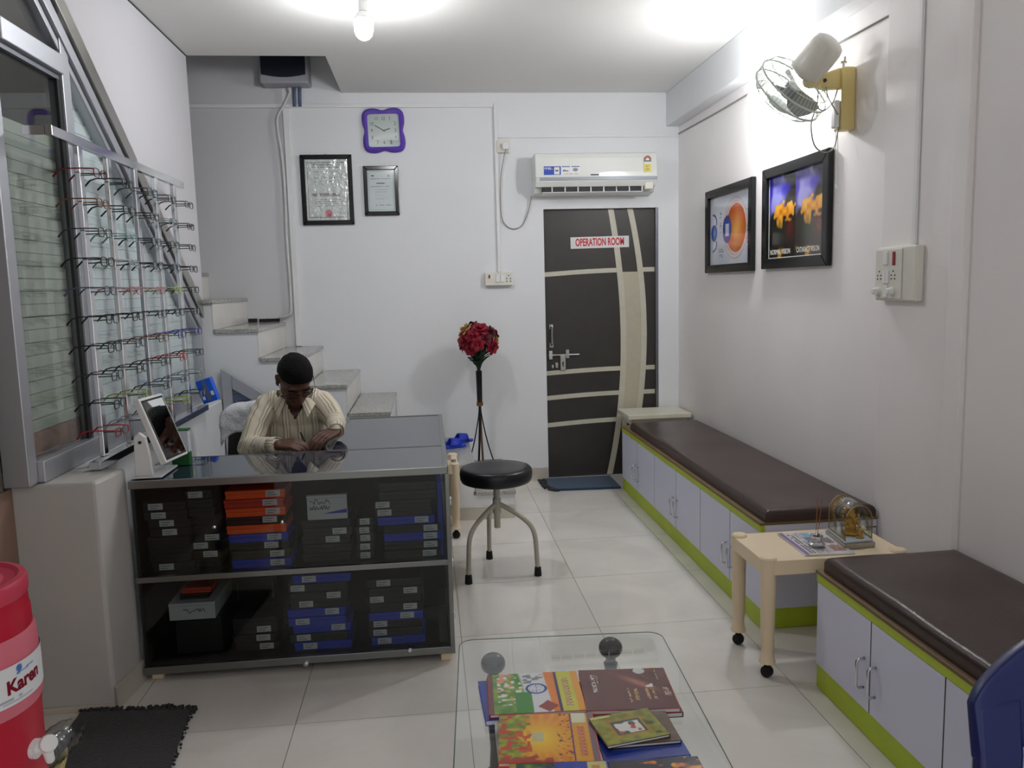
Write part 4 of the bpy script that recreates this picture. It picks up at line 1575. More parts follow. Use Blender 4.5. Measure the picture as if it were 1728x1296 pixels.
b = MB()
o_, i_ = wavy(0.152, 0.156, 0.095, 5.5), wavy(0.112, 0.116, 0.0, 14)
n = len(o_)
mid = [((p[0] * 0.55 + q[0] * 0.45), (p[1] * 0.55 + q[1] * 0.45)) for p, q in zip(o_, i_)]
v = [(*p, 0) for p in o_] + [(*p, 0.02) for p in o_] + [(*p, 0.034) for p in mid] + [(*p, 0.028) for p in i_] + [(*p, 0.0) for p in i_]
f = [(k * n + i, k * n + (i + 1) % n, (k + 1) * n + (i + 1) % n, (k + 1) * n + i) for k in range(4) for i in range(n)]
f += [(4 * n + i, 4 * n + (i + 1) % n, (i + 1) % n, i) for i in range(n)]
b.add(v, f)
b.xf(MC)
b.build('clock_frame', MT['purple'], ck, smooth='auto', angle=0.9)
b = MB()
b.prism(i_, 'z', 0.002, 0.014)
b.xf(MC)
fc = b.build('dial', MT['paper'], ck)
for h in range(1, 13):
    a = PI / 2 - h * PI / 6
    k = 0.088 / max(abs(math.cos(a)), abs(math.sin(a))) if h % 3 else 0.088
    k = min(k, 0.104)
    s_ = text_mb(str(h), 0.036, squeeze=0.8)
    s_.xf(MC @ frame4((k * math.cos(a) * 0.95, k * math.sin(a) * 0.95, 0.015), (1, 0, 0), (0, 1, 0), (0, 0, 1)))
    s_.build('numeral', MT['ink'], fc)
for ang, L, wd in ((149, 0.072, 0.0028), (16, 0.048, 0.0034)):
    a = math.radians(ang)
    d = vec(math.cos(a), math.sin(a), 0)
    q = vec(-d[1], d[0], 0)
    b = MB()
    b.obox(d * L * 0.42 + vec(0, 0, 0.018), d * L * 0.58, q * wd, (0, 0, 0.0006))
    b.xf(MC)
    b.build('clock_hand', MT['black'], ck)
b = MB()
b.prism(i_, 'z', 0.0225, 0.0245)
b.xf(MC)
b.build('cover_glass', MT['glass'], ck)


# ------------------------------------------------------------------ framed pictures
def framed(name, M4, wd, ht, bw, dep, fn, res, label, pm, group, m='blackgloss', hook=False):
    """M4: centre of the picture on the wall, z out of the wall"""
    pos = M4[:3, 3]
    t = thing(name, tuple(pos - vec(0, 0, ht / 2)), label, 'picture', group)
    for (x0, x1, y0, y1, va) in ((-wd / 2, wd / 2, ht / 2 - bw, ht / 2, 0), (-wd / 2, wd / 2, -ht / 2, -ht / 2 + bw, 0),
                                 (-wd / 2, -wd / 2 + bw, -ht / 2, ht / 2, 1), (wd / 2 - bw, wd / 2, -ht / 2, ht / 2, 1)):
        b = MB()
        if va:
            pl_ = [(x0, y0), (x1, y0 + bw), (x1, y1 - bw), (x0, y1)] if x0 < 0 else [(x1, y0), (x1, y1), (x0, y1 - bw), (x0, y0 + bw)]
        else:
            pl_ = [(x0, y1), (x0 + bw, y0), (x1 - bw, y0), (x1, y1)] if y0 > 0 else [(x0, y0), (x1, y0), (x1 - bw, y1), (x0 + bw, y1)]
        b.prism(pl_, 'z', 0.001, dep)
        b.xf(M4)
        b.build('frame_bar', MT[m], t, bevel=0.004)
    b = MB()
    b.obox((0, 0, 0.004), (wd / 2 - bw / 2, 0, 0), (0, ht / 2 - bw / 2, 0), (0, 0, 0.003))
    b.xf(M4)
    b.build('backing', MT['dark'], t)
    sheet('picture_print', wd - 2 * bw, ht - 2 * bw, res, int(res * (ht - 2 * bw) / (wd - 2 * bw)), fn, M4 @ frame4((0, 0, 0.0085), (1, 0, 0), (0, 1, 0), (0, 0, 1)), MT[pm], t)
    if hook:
        b = MB()
        b.cyl((0, ht / 2 + 0.006, 0.001), (0, ht / 2 + 0.006, 0.016), 0.006, n=8)
        b.xf(M4)
        b.build('nail', MT['steel'], t)
    return t


def cert1(U, V):
    c = [np.full_like(U, 196), np.full_like(U, 204), np.full_like(U, 202)]
    e = np.minimum(np.minimum(U, 1 - U), np.minimum(V, 1 - V))
    c = mix(c, (120, 128, 130), ((e > .045) & (e < .062)) * .9)
    c = mix(c, (150, 156, 158), ((e > .075) & (e < .082)) * .8)
    c = mix(c, (90, 94, 98), textlines(U, V, [(.91, .013), (.87, .010)], .16, .86, .5, 1, 30))
    c = mix(c, (110, 112, 116), textlines(U, V, [(.80, .012), (.70, .012), (.64, .010)], .2, .8, .4, 2, 30))
    c = mix(c, (84, 70, 78), textlines(U, V, [(.425, .025)], .14, .88, .6, 3, 26))
    c = mix(c, (100, 104, 108), textlines(U, V, [(.345, .007), (.31, .007), (.275, .007), (.235, .006)], .2, .86, .6, 4, 44))
    d = np.hypot((U - .5), (V - .115) * 1.4)
    c = mix(c, (178, 66, 84), (d < .088) * .95)
    return mix(c, (90, 90, 96), textlines(U, V, [(.11, .005)], .68, .88, .6, 5, 30))


def cert2(U, V):
    c = [np.full_like(U, 200), np.full_like(U, 210), np.full_like(U, 212)]
    e = np.minimum(np.minimum(U * .75, (1 - U) * .75), np.minimum(V, 1 - V))
    c = mix(c, (130, 140, 144), ((e > .03) & (e < .042)) * .8)
    c = mix(c, (60, 62, 70), inrect(U, V, .13, .24, .845, .875) * .8)
    c = mix(c, (150, 154, 160), (np.hypot(U - .78, (V - .86) * 1.4) < .05) * .7)
    c = mix(c, (90, 94, 100), textlines(U, V, [(.79, .006), (.605, .009)], .1, .86, .65, 1, 44))
    c = mix(c, (50, 52, 60), textlines(U, V, [(.68, .011)], .32, .70, .8, 2, 20))
    c = mix(c, (130, 134, 140), textlines(U, V, [(.53, .005), (.47, .005), (.40, .005), (.34, .005), (.30, .004)], .25, .75, .5, 3, 30))
    return mix(c, (110, 114, 122), textlines(U, V, [(.15, .014)], .2, .85, .4, 4, 10))


framed('framed_certificate', on_back(-0.683, 2.2215, 6.018) @ np.array(Matrix.Rotation(math.radians(0.0), 4, 'Z')), 0.366, 0.495, 0.032, 0.022, cert1, 110,
       'large framed certificate with a red seal under crumpled plastic', 'printcrinkle', 'framed certificates on the back wall', hook=True)
framed('framed_certificate', on_back(-0.297, 2.211, 6.018), 0.252, 0.352, 0.029, 0.02, cert2, 90,
       'small black framed certificate below the purple clock', 'printframe', 'framed certificates on the back wall')


def eye_art(U, V):
    c = [np.full_like(U, 206), np.full_like(U, 210), np.full_like(U, 222)]
    ux, vy = (U - .63) / .30, (V - .5) / .44
    d = np.hypot(ux, vy)
    c = mix(c, (196, 178, 180), (d < 1) * .85)
    c = mix(c, (228, 220, 222), ((d < .93) & (d > .88)) * .7)
    d2 = np.hypot((U - .655) / .235, (V - .5) / .345)
    c = mix(c, (240, 232, 222), (d2 < 1.03) * 1.0)
    c = mix(c, mix((236, 170, 70), (190, 84, 22), np.clip(np.hypot((U - .66) / .235, (V - .46) / .345), 0, 1)), (d2 < 1) * 1.0)
    co = (np.hypot((U - .44) / .11, (V - .5) / .20) < 1) & (d < .99)
    c = mix(c, (60, 70, 150), co * 1.0)
    c = mix(c, (196, 206, 226), inrect(U, V, .40, .50, .40, .58))
    c = mix(c, (70, 80, 170), inrect(U, V, .485, .525, .37, .63) * .8)
    d3 = np.hypot((U - .105) / .082, (V - .475) / .125)
    c = mix(c, mix((96, 140, 214), (30, 60, 160), np.clip(d3, 0, 1)), (d3 < 1) * 1.0)
    for cx, cy, a0 in ((.06, .63, 1), (.06, .32, -1)):
        ar = np.abs(np.hypot((U - cx) / .11, (V - cy) / .12) - 1) < .13
        c = mix(c, (70, 80, 150), (ar & (U > cx) & ((V - cy) * a0 > -.04)) * .9)
    rows = [(.76, .006), (.735, .006), (.69, .006), (.60, .006), (.57, .006), (.54, .006), (.47, .006)]
    c = mix(c, (70, 70, 86), textlines(U, V, rows, .25, .31, .7, 1, 10))
    c = mix(c, (70, 70, 86), textlines(U, V, [(.22, .006), (.19, .006), (.14, .006), (.11, .006)], .24, .36, .7, 2, 10))
    return mix(c, (70, 70, 86), textlines(U, V, [(.72, .006), (.50, .006), (.47, .006), (.44, .006), (.36, .006), (.33, .006), (.29, .006), (.27, .006)], .90, .965, .7, 3, 10))


def cataract(U, V):
    half = U > .5
    u = np.where(half, (U - .5) * 2, U * 2)
    n1, n2 = vnoise(u, V, 5, 6, 3), vnoise(u, V, 14, 16, 4)
    c = mix((18, 18, 22), (46, 40, 30), n1)
    sky = sstep(V + (n1 - .5) * .3, .50, .66) * (1 - sstep(u + (n1 - .5) * .4 - .1 * (V - .6), .55, .8))
    c = mix(c, mix((52, 44, 176), (150, 150, 226), sstep(n1, .3, .75)), sky)
    fl = sstep(1 - np.hypot((u - .55) / .42, (V - .56) / .11) + (n2 - .5) * .9, .02, .2)
    fl2 = sstep(1 - np.hypot((u - .40) / .13, (V - .46) / .12) + (n2 - .5) * .8, .05, .25)
    c = mix(c, mix((206, 116, 20), (248, 186, 60), n2), np.maximum(fl, fl2 * .9))
    c = mix(c, (112, 36, 28), np.exp(-(((u - .8) / .16) ** 2 + ((V - .34) / .12) ** 2)) * .9)
    c = mix(c, (30, 50, 30), np.exp(-(((u - .4) / .3) ** 2 + ((V - .30) / .12) ** 2)) * .6)
    g = sstep(vnoise(u, V, 7, 6, 11), .45, .7) * (1 - sstep(V, .06, .16))
    c = mix(c, (206, 150, 44), g)
    return mix(c, (150, 130, 110), np.where(half, .22, 0.0))


framed('eye_poster', on_right(4.958, 1.823, 1.9255), 0.786, 0.542, 0.052, 0.03, eye_art, 170,
       'black framed eye anatomy poster with an orange eyeball', 'printframe', 'framed posters on the right wall')
p2 = framed('vision_poster', on_right(4.045, 1.832, 1.9255), 0.752, 0.548, 0.055, 0.03, cataract, 170,
            'black framed poster comparing normal and cataract vision of flowers', 'printframe', 'framed posters on the right wall')
MP = on_right(4.045, 1.832, 1.9255)
for body, x in (('NORMAL VISION', -0.175), ('CATARACT VISION', 0.145)):
    s_ = text_mb(body, 0.038, bold=0.0004, squeeze=1.0, depth=0.0003)
    wx = max(p[0] for p in s_.v) - min(p[0] for p in s_.v)
    k = 0.245 / wx
    s_.v = [(p[0] * k, p[1], p[2]) for p in s_.v]
    s_.xf(MP @ frame4((x, -0.186, 0.0095), (1, 0, 0), (0, 1, 0), (0, 0, 1)))
    s_.build('caption', MT['whiteink'], p2)
b = MB()
b.obox((0, -0.217, 0.0095), (0.318, 0, 0), (0, 0.003, 0), (0, 0, 0.0005))
b.obox((-0.318, 0.0, 0.0095), (0.003, 0, 0), (0, 0.217, 0), (0, 0, 0.0005))
b.xf(MP)
b.build('white_border', MT['whiteink'], p2)

# ------------------------------------------------------------------ air conditioner
AX0, AX1 = 0.807, 1.702
ac = thing('air_conditioner', (1.2545, 5.92, 2.14), 'white split air conditioner mounted above the dark door', 'air conditioner')
pf = [(6.018, 2.437), (5.85, 2.44), (5.825, 2.432), (5.813, 2.40), (5.806, 2.30), (5.806, 2.262)]
b = MB()
b.prism(pf + [(6.018, 2.262)], 'x', AX0, AX1)
b.build('front_cover', MT['acwhite'], ac, bevel=0.008, segs=3)
b = MB()
b.box(AX0 + 0.03, AX1 - 0.003, 5.803, 5.83, 2.244, 2.264)
b.build('silver_strip', MT['greystrip'], ac)
b = MB()
b.prism([(6.018, 2.2615), (5.8065, 2.2615), (5.812, 2.235), (5.835, 2.20), (5.875, 2.205), (5.90, 2.165), (6.018, 2.15)], 'x', AX0 + 0.002, AX1 - 0.002)
b.build('housing', MT['acwhite'], ac, bevel=0.004)
b = MB()
b.box(AX0 + 0.055, AX1 - 0.10, 5.846, 5.90, 2.168, 2.207)
b.build('air_outlet', MT['dark'], ac)
b = MB()
b.prism([(5.838, 2.166), (5.842, 2.160), (5.91, 2.150), (5.91, 2.156)], 'x', AX0 + 0.05, AX1 - 0.10)
b.build('louver', MT['acwhite'], ac)
for k in range(8):
    x = AX0 + 0.12 + k * 0.095
    b = MB()
    b.box(x, x + 0.008, 5.842, 5.848, 2.166, 2.205)
    b.build('vane', MT['offwhite'], ac)
for x in (AX0 + 0.25, AX0 + 0.60):
    b = MB()
    b.box(x, x + 0.03, 5.84, 5.846, 2.178, 2.202)
    b.build('vane_clip', MT['dark'], ac)
b = MB()
b.box(AX1 - 0.092, AX1 - 0.03, 5.815, 5.85, 2.175, 2.225)
b.build('display_cap', MT['offwhite'], ac, bevel=0.006)


def ac_sticker(U, V):
    c = [np.full_like(U, 226), np.full_like(U, 228), np.full_like(U, 226)]
    c = mix(c, (44, 74, 176), inrect(U, V, 0, .475, 0, 1))
    c = mix(c, (225, 226, 226), inrect(U, V, .29, .44, .08, .9))
    c = mix(c, (214, 220, 232), textlines(U, V, [(.80, .06), (.68, .05)], .02, .25, .9, 1, 16))
    c = mix(c, (80, 84, 96), textlines(U, V, [(.48, .10)], .32, .42, .9, 2, 6))
    c = mix(c, (60, 84, 170), inrect(U, V, .50, .73, .88, 1) + inrect(U, V, .77, 1, .88, 1))
    c = mix(c, (70, 72, 80), textlines(U, V, [(.52, .06), (.42, .05)], .53, .70, .7, 3, 8))
    c = mix(c, (110, 114, 112), (np.hypot((U - .88) / .075, (V - .58) / .2) < 1) * .8)
    return mix(c, (90, 94, 100), textlines(U, V, [(.12, .035)], .55, .98, .6, 4, 20))


sheet('feature_sticker', 0.262, 0.062, 130, 31, ac_sticker, on_back(AX0 + 0.190, 2.312, 5.8045), MT['print'], ac)


def star_label(U, V):
    c = mix((226, 214, 110), (226, 214, 110), U * 0)
    d = np.hypot((U - .5) / .5, (V - .74) / .26)
    c = mix(c, (226, 228, 224), (V > .5) * 1.0)
    c = mix(c, (150, 110, 84), ((d < 1) & (d > .45) & (V > .70)) * 1.0)
    c = mix(c, (170, 60, 50), ((d < .9) & (d > .55) & (V > .76) & (np.sin(np.arctan2(V - .74, U - .5) * 14) > 0)) * 1.0)
    c = mix(c, (90, 96, 80), ((V > .62) & (V < .72) & (d < 1)) * .8)
    return mix(c, (130, 120, 50), textlines(U, V, [(.40, .02), (.32, .02), (.2, .02), (.12, .02)], .2, .8, .7, 2, 8))


sheet('energy_label', 0.056, 0.118, 40, 84, star_label, on_back(AX1 - 0.075, 2.353, 5.8035), MT['print'], ac)
b = MB()
b.box(AX0 + 0.40, AX0 + 0.46, 5.8035, 5.8045, 2.276, 2.284)
b.build('name_mark', MT['ink'], ac)

# ------------------------------------------------------------------ sockets, switchboards, cables
so = thing('wall_socket', (0.60, 6.0, 2.47), 'white square wall socket with plug beside the air conditioner', 'socket')
b = MB()
b.box(0.552, 0.642, 5.99, YB - 0.001, 2.47, 2.56)
b.build('socket_plate', MT['offwhite'], so, bevel=0.004)
b = MB()
b.box(0.59, 0.638, 5.952, 5.9895, 2.488, 2.535)
b.build('plug', MT['whiteplastic'], so, bevel=0.008)
b = MB()
b.tube(spline([(0.612, 5.96, 2.483), (0.600, 5.985, 2.43), (0.575, 5.99, 2.30), (0.568, 5.993, 2.12), (0.58, 6.005, 1.99), (0.64, 6.01, 1.925), (0.72, 6.008, 1.94), (0.768, 6.0, 2.03), (0.790, 5.99, 2.11), (0.798, 5.985, 2.155)], 8), 0.0042, 6)
tag(b.build('power_cord', MT['cable'], smooth=True), 'grey cable looping from the wall socket to the air conditioner', 'cord')
sb = thing('switchboard', (0.535, 6.0, 1.50), 'small white switchboard on the back wall above the flowers', 'switchboard')
b = MB()
b.box(0.436, 0.642, 5.975, YB - 0.001, 1.505, 1.605)
b.build('switch_plate', MT['offwhite'], sb, bevel=0.006)
for x in (0.515, 0.552):
    b = MB()
    b.box(x, x + 0.032, 5.967, 5.974, 1.53, 1.585)
    b.build('switch', MT['whiteplastic'], sb, bevel=0.003)
b = MB()
b.box(0.462, 0.474, 5.971, 5.9745, 1.56, 1.585)
b.build('indicator', MT['redlamp'], sb)
for dx, dz in ((0, 0.022), (-0.014, 0), (0.014, 0), (-0.014, -0.02), (0.014, -0.02)):
    b = MB()
    b.cyl((0.612 + dx, 5.9735, 1.555 + dz), (0.612 + dx, 5.9748, 1.555 + dz), 0.0045, n=10)
    b.build('pin_hole', MT['ink'], sb)


def trunk(name, boxes, label):
    b = MB()
    for q in boxes:
        b.box(*q)
    return tag(b.build(name, MT['wall'] if False else MT['whiteplastic'], bevel=0.003), label, 'conduit', 'white cable conduits')


trunk('cable_conduit', [(-1.75, 0.535, 6.0, YB - 0.001, 2.795, 2.822)], 'white conduit running level under the ceiling of the back wall')
trunk('cable_conduit', [(0.536, 0.562, 6.0, YB - 0.001, 1.607, 2.822)], 'white conduit dropping down to the small switchboard')
trunk('cable_conduit', [(-0.965, -0.925, 5.998, YB - 0.001, 1.102, 2.793)], 'white conduit dropping down to the stair tread')
trunk('cable_conduit', [(0.563, 1.925, 6.006, YB - 0.001, 2.578, 2.592)], 'thin white conduit above the air conditioner')
b = MB()
b.tube(spline([(-0.90, 5.93, 2.915), (-0.905, 5.96, 2.88), (-0.955, 5.98, 2.80), (-1.005, 5.985, 2.70), (-0.985, 5.983, 2.45), (-0.980, 5.983, 2.2), (-0.986, 5.983, 1.9), (-0.982, 5.983, 1.6), (-0.982, 5.985, 1.42), (-0.992, 5.99, 1.345), (-1.03, 5.995, 1.322), (-1.07, 5.998, 1.318)], 8), 0.010, 8)
tag(b.build('power_cord', MT['cablew'], smooth=True), 'thick white cable hanging from the stabilizer box to the stairs', 'cord')
for x in (-0.872, -0.835):
    b = MB()
    b.tube([(x, 5.985, 2.945), (x - 0.006, 5.99, 2.80)], 0.012, 8)
    tag(b.build('pipe', MT['bluepipe'], smooth=True), 'grey blue pipe under the stabilizer box, %s the thick white cable' % ('next to' if x < -0.85 else 'farther from'), 'pipe', 'pipes under the stabilizer')
sbx = thing('voltage_stabilizer', (-0.92, 5.93, 2.935), 'grey box with dark navy front half hidden above the stair opening', 'stabilizer')
b = MB()
b.box(-1.085, -0.755, 5.86, YB - 0.001, 2.93, 3.25)
b.build('casing', MT['stabgrey'], sbx, bevel=0.01)
b = MB()
pts = [(-1.073, 3.23)] + [(-1.073 + 0.30 * i / 12, 2.985 - 0.018 * math.sin(PI * i / 12)) for i in range(13)] + [(-0.773, 3.23)]
b.prism(pts, 'y', 5.85, 5.8595)
b.build('front_panel', MT['stabdark'], sbx, bevel=0.003)

# switchboard on the column
cs = thing('switchboard', (1.878, 3.02, 1.40), 'large white switchboard with two knobs on the right column', 'switchboard')
b = MB()
b.box(1.86, 1.896, 2.905, 3.178, 1.402, 1.617)
b.build('switch_box', MT['offwhite'], cs, bevel=0.006)
b = MB()
b.box(1.8545, 1.8595, 2.99, 3.172, 1.41, 1.608)
b.build('switch_plate', MT['offwhite'], cs, bevel=0.003)
MSB = on_right(3.18, 1.51, 1.8545)


def sbpart(name, m, u, v, hu, hv, d, bev=0.002):
    b_ = MB()
    b_.obox((u, v, d / 2), (hu, 0, 0), (0, hv, 0), (0, 0, d / 2))
    b_.xf(MSB)
    return b_.build(name, MT[m], cs, bevel=bev)


sbpart('switch', 'whiteplastic', 0.085, 0.062, 0.014, 0.026, 0.006)
sbpart('indicator', 'redlamp', 0.140, 0.060, 0.009, 0.027, 0.004)
sbpart('switch', 'whiteplastic', 0.078, -0.012, 0.0095, 0.026, 0.006)
sbpart('switch', 'whiteplastic', 0.099, -0.012, 0.0095, 0.026, 0.006)
sbpart('switch', 'whiteplastic', 0.088, -0.07, 0.013, 0.024, 0.005)
for u in (0.038, 0.136):
    for dx, dy in ((0, 0.018), (-0.012, 0.002), (0.012, 0.002), (-0.012, -0.012), (0.012, -0.012)):
        b = MB()
        b.cyl((u + dx, -0.008 + dy, 0), (u + dx, -0.008 + dy, 0.0012), 0.0035, n=8)
        b.xf(MSB)
        b.build('pin_hole', MT['ink'], cs)
for u in (0.030, 0.133):
    b = MB()
    b.lathe([(0.018, 0), (0.018, 0.004), (0.015, 0.005), (0.013, 0.022), (0.010, 0.025), (0.001, 0.0255)], (u, -0.07, 0), n=20)
    b.xf(MSB)
    b.build('knob', MT['whiteplastic'], cs, smooth='auto')
trunk('cable_conduit', [(1.884, 1.896, 2.955, 2.98, 1.618, 2.895)], 'white conduit running up the right column from its switchboard')
b = MB()
b.tube([(XR - 0.006, 6.0, 2.60), (XR - 0.006, 5.2, 2.585), (XR - 0.006, 4.4, 2.58), (XR - 0.006, 3.7, 2.565), (XR - 0.006, 3.22, 2.555)], 0.0045, 6)
tag(b.build('power_cord', MT['cable'], smooth=True), 'thin grey wire clipped along the right wall under the beam', 'cord')

# ------------------------------------------------------------------ wall fan
fan = thing('wall_fan', (1.85, 3.53, 2.15), 'white caged fan on an aged yellow wall bracket', 'fan')
b = MB()
b.box(1.862, XR - 0.001, 3.492, 3.568, 2.155, 2.425)
b.build('bracket', MT['yellowplastic'], fan, bevel=0.008)
b = MB()
b.prism([(1.865, 2.335), (1.80, 2.33), (1.765, 2.345), (1.755, 2.37), (1.77, 2.395), (1.865, 2.425)], 'y', 3.505, 3.555)
b.build('arm', MT['yellowplastic'], fan, bevel=0.008)
b = MB()
b.cyl((1.785, 3.498, 2.366), (1.785, 3.5045, 2.366), 0.008, n=10)
b.build('bolt', MT['dark'], fan)
b = MB()
b.tube([(1.885, 3.53, 2.425), (1.885, 3.53, 2.45)], 0.006, 6)
b.tube([(1.872, 3.53, 2.45), (1.898, 3.53, 2.452)], 0.006, 6)
b.tube([(1.885, 3.52, 2.452), (1.887, 3.522, 2.472)], 0.005, 6)
b.build('wing_screw', MT['steel'], fan)
b = MB()
b.box(1.838, 1.8615, 3.505, 3.545, 2.165, 2.285)
b.build('cord_switch', MT['whiteplastic'], fan, bevel=0.007)
fa = vec(-0.38, 0.68, -0.63)
fa /= np.linalg.norm(fa)
FC = vec(1.672, 3.56, 2.357)
u_, w_, _ = basis(fa)


def fpt(r, a, h):
    return FC + fa * h + r * (math.cos(a) * u_ + math.sin(a) * w_)


b = MB()
b.lathe([(0.001, -0.238), (0.045, -0.237), (0.064, -0.226), (0.071, -0.205), (0.073, -0.16), (0.073, -0.075), (0.06, -0.060), (0.02, -0.056)], tuple(FC), tuple(fa), 32)
b.build('motor', MT['offwhite'], fan, smooth='auto', angle=1.0)
b = MB()
b.limb([FC - fa * 0.10 - vec(0, 0, 0.06), vec(1.775, 3.53, 2.365)], [0.03, 0.026], 12)
b.build('neck', MT['yellowplastic'], fan, smooth='auto')
b = MB()
for h, r in ((0.0, 0.172), (0.05, 0.170), (-0.035, 0.152), (0.085, 0.138)):
    b.tube([fpt(r, 2 * PI * k / 48, h) for k in range(48)], 0.004 if r > 0.165 else 0.002, 6, closed=True)
b.build('cage_ring', MT['cage'], fan, smooth=True)
b = MB()
for k in range(56):
    a = 2 * PI * k / 56
    b.tube([fpt(0.05, a, 0.102), fpt(0.11, a, 0.098), fpt(0.143, a, 0.082), fpt(0.169, a, 0.045), fpt(0.172, a, 0.0), fpt(0.152, a, -0.035), fpt(0.11, a, -0.055), fpt(0.06, a, -0.06)], 0.0013, 4, caps=False)
cw = b.build('cage_wires', MT['cage'], fan)
b = MB()
b.lathe([(0.055, 0.098), (0.055, 0.108), (0.04, 0.112), (0.001, 0.113)], tuple(FC), tuple(fa), 24)
b.build('cage_badge', MT['cage'], fan, smooth='auto')
for k in range(3):
    a0 = 2 * PI * k / 3 + 0.4
    b = MB()
    nr, na = 6, 8
    v = []
    for s_ in (-0.0012, 0.0012):
        for i in range(nr):
            r = 0.03 + 0.118 * i / (nr - 1)
            for j in range(na):
                sp = (0.35 + 0.65 * math.sin(PI * (i + 1.2) / (nr + 0.8))) * 0.75
                q = (j / (na - 1) - 0.5)
                v.append(fpt(r, a0 + q * 2 * sp, 0.03 + q * 0.055 + s_))
    f = []
    for L in (0, nr * na):
        for i in range(nr - 1):
            for j in range(na - 1):
                k0 = L + i * na + j
                f.append((k0, k0 + 1, k0 + na + 1, k0 + na))
    rim = [j for j in range(na)] + [i * na + na - 1 for i in range(1, nr)] + [(nr - 1) * na + j for j in range(na - 2, -1, -1)] + [i * na for i in range(nr - 2, 0, -1)]
    f += [(rim[q], rim[(q + 1) % len(rim)], nr * na + rim[(q + 1) % len(rim)], nr * na + rim[q]) for q in range(len(rim))]
    b.add(v, f)
    b.build('blade', MT['fanblade'], fan, smooth='auto')
b = MB()
b.lathe([(0.001, 0.0), (0.034, 0.0), (0.036, 0.04), (0.028, 0.058), (0.001, 0.062)], tuple(FC), tuple(fa), 20)
b.build('hub', MT['fanblade'], fan, smooth='auto')
for i, pts in enumerate(([(1.755, 3.50, 2.33), (1.745, 3.49, 2.26), (1.72, 3.49, 2.18), (1.735, 3.49, 2.09), (1.78, 3.49, 2.055), (1.83, 3.495, 2.075), (1.855, 3.51, 2.15), (1.862, 3.52, 2.17)],
                         [(1.79, 3.50, 2.34), (1.80, 3.495, 2.29), (1.835, 3.50, 2.24), (1.85, 3.503, 2.22)], [(1.845, 3.50, 2.33), (1.82, 3.495, 2.27), (1.78, 3.495, 2.235), (1.745, 3.495, 2.25)])):
    b = MB()
    b.tube(spline(pts, 8), 0.003, 6)
    b.build('cord', MT['cable'], fan, smooth=True)
for y, z in ((3.512, 1.84), (3.53, 1.905)):
    b = MB()
    b.cyl((1.855, y, 2.17), (1.862, y - 0.004, z), 0.0013, n=6)
    pc = b.build('pull_cord', MT['cablew'], fan)
    b = MB()
    b.lathe([(0.001, 0.014), (0.004, 0.012), (0.006, -0.006), (0.001, -0.008)], (1.862, y - 0.004, z), n=10)
    b.build('pull_bead', MT['whiteplastic'], pc, smooth=True)


# ------------------------------------------------------------------ eyeglasses rack
RXP = -1.27
rack = thing('eyeglasses_rack', (RXP, 3.75, 0.855), 'tall chrome eyeglasses rack standing on the low wall before the window', 'rack')
py = [3.21, 3.486, 3.79, 4.06, 4.345]
b = MB()
b.box(RXP - 0.012, RXP + 0.012, 2.985, 4.50, 2.055, 2.09)
b.build('top_bar', MT['chrome'], rack, bevel=0.002)
b = MB()
b.box(RXP - 0.085, RXP - 0.013, 2.985, 2.992, 2.057, 2.088)
b.build('bracket', MT['chrome'], rack)
b = MB()
b.box(RXP - 0.012, RXP + 0.03, 3.09, 4.60, 0.853, 0.885)
b.build('bottom_bar', MT['chrome'], rack, bevel=0.002)
pzs = [1.957 - 0.1082 * i for i in range(10)]
peg0 = None
for y in py:
    b = MB()
    b.box(RXP - 0.010, RXP + 0.010, y - 0.019, y + 0.019, 0.885, 2.056)
    ps = b.build('post', MT['chrome'], rack, bevel=0.003)
    for z in pzs:
        if peg0 is None:
            b = MB()
            b.cyl((0, 0, 0), (0.067, 0, 0.002), 0.0026, n=6)
            peg0 = b.build('peg', MT['glass_e'], ps, local=True)
            pg = peg0
        else:
            pg = peg0.copy()
            COL.objects.link(pg)
        pg.parent = ps
        pg.location = Vector((RXP + 0.010, y, z - 0.0065)) - rack.location

GC = {'black': rgb(20, 20, 22), 'dark brown': rgb(58, 36, 28), 'dark red': rgb(120, 26, 34), 'gunmetal': rgb(74, 76, 84), 'silver': rgb(170, 172, 176),
      'red': rgb(186, 28, 34), 'pink': rgb(206, 130, 140), 'purple blue': rgb(60, 52, 150), 'lime green': rgb(170, 186, 60), 'blue-grey': rgb(84, 100, 124), 'copper': rgb(140, 92, 66), 'mint': rgb(130, 180, 170)}
GM = {k: mat(k + ' spectacle frame', c, 0.3, 0.6 if k in ('silver', 'gunmetal', 'copper') else 0.0) for k, c in GC.items()}
lensm = glass('spectacle lens', (0.93, 0.95, 0.95), 0.9, 0.01)


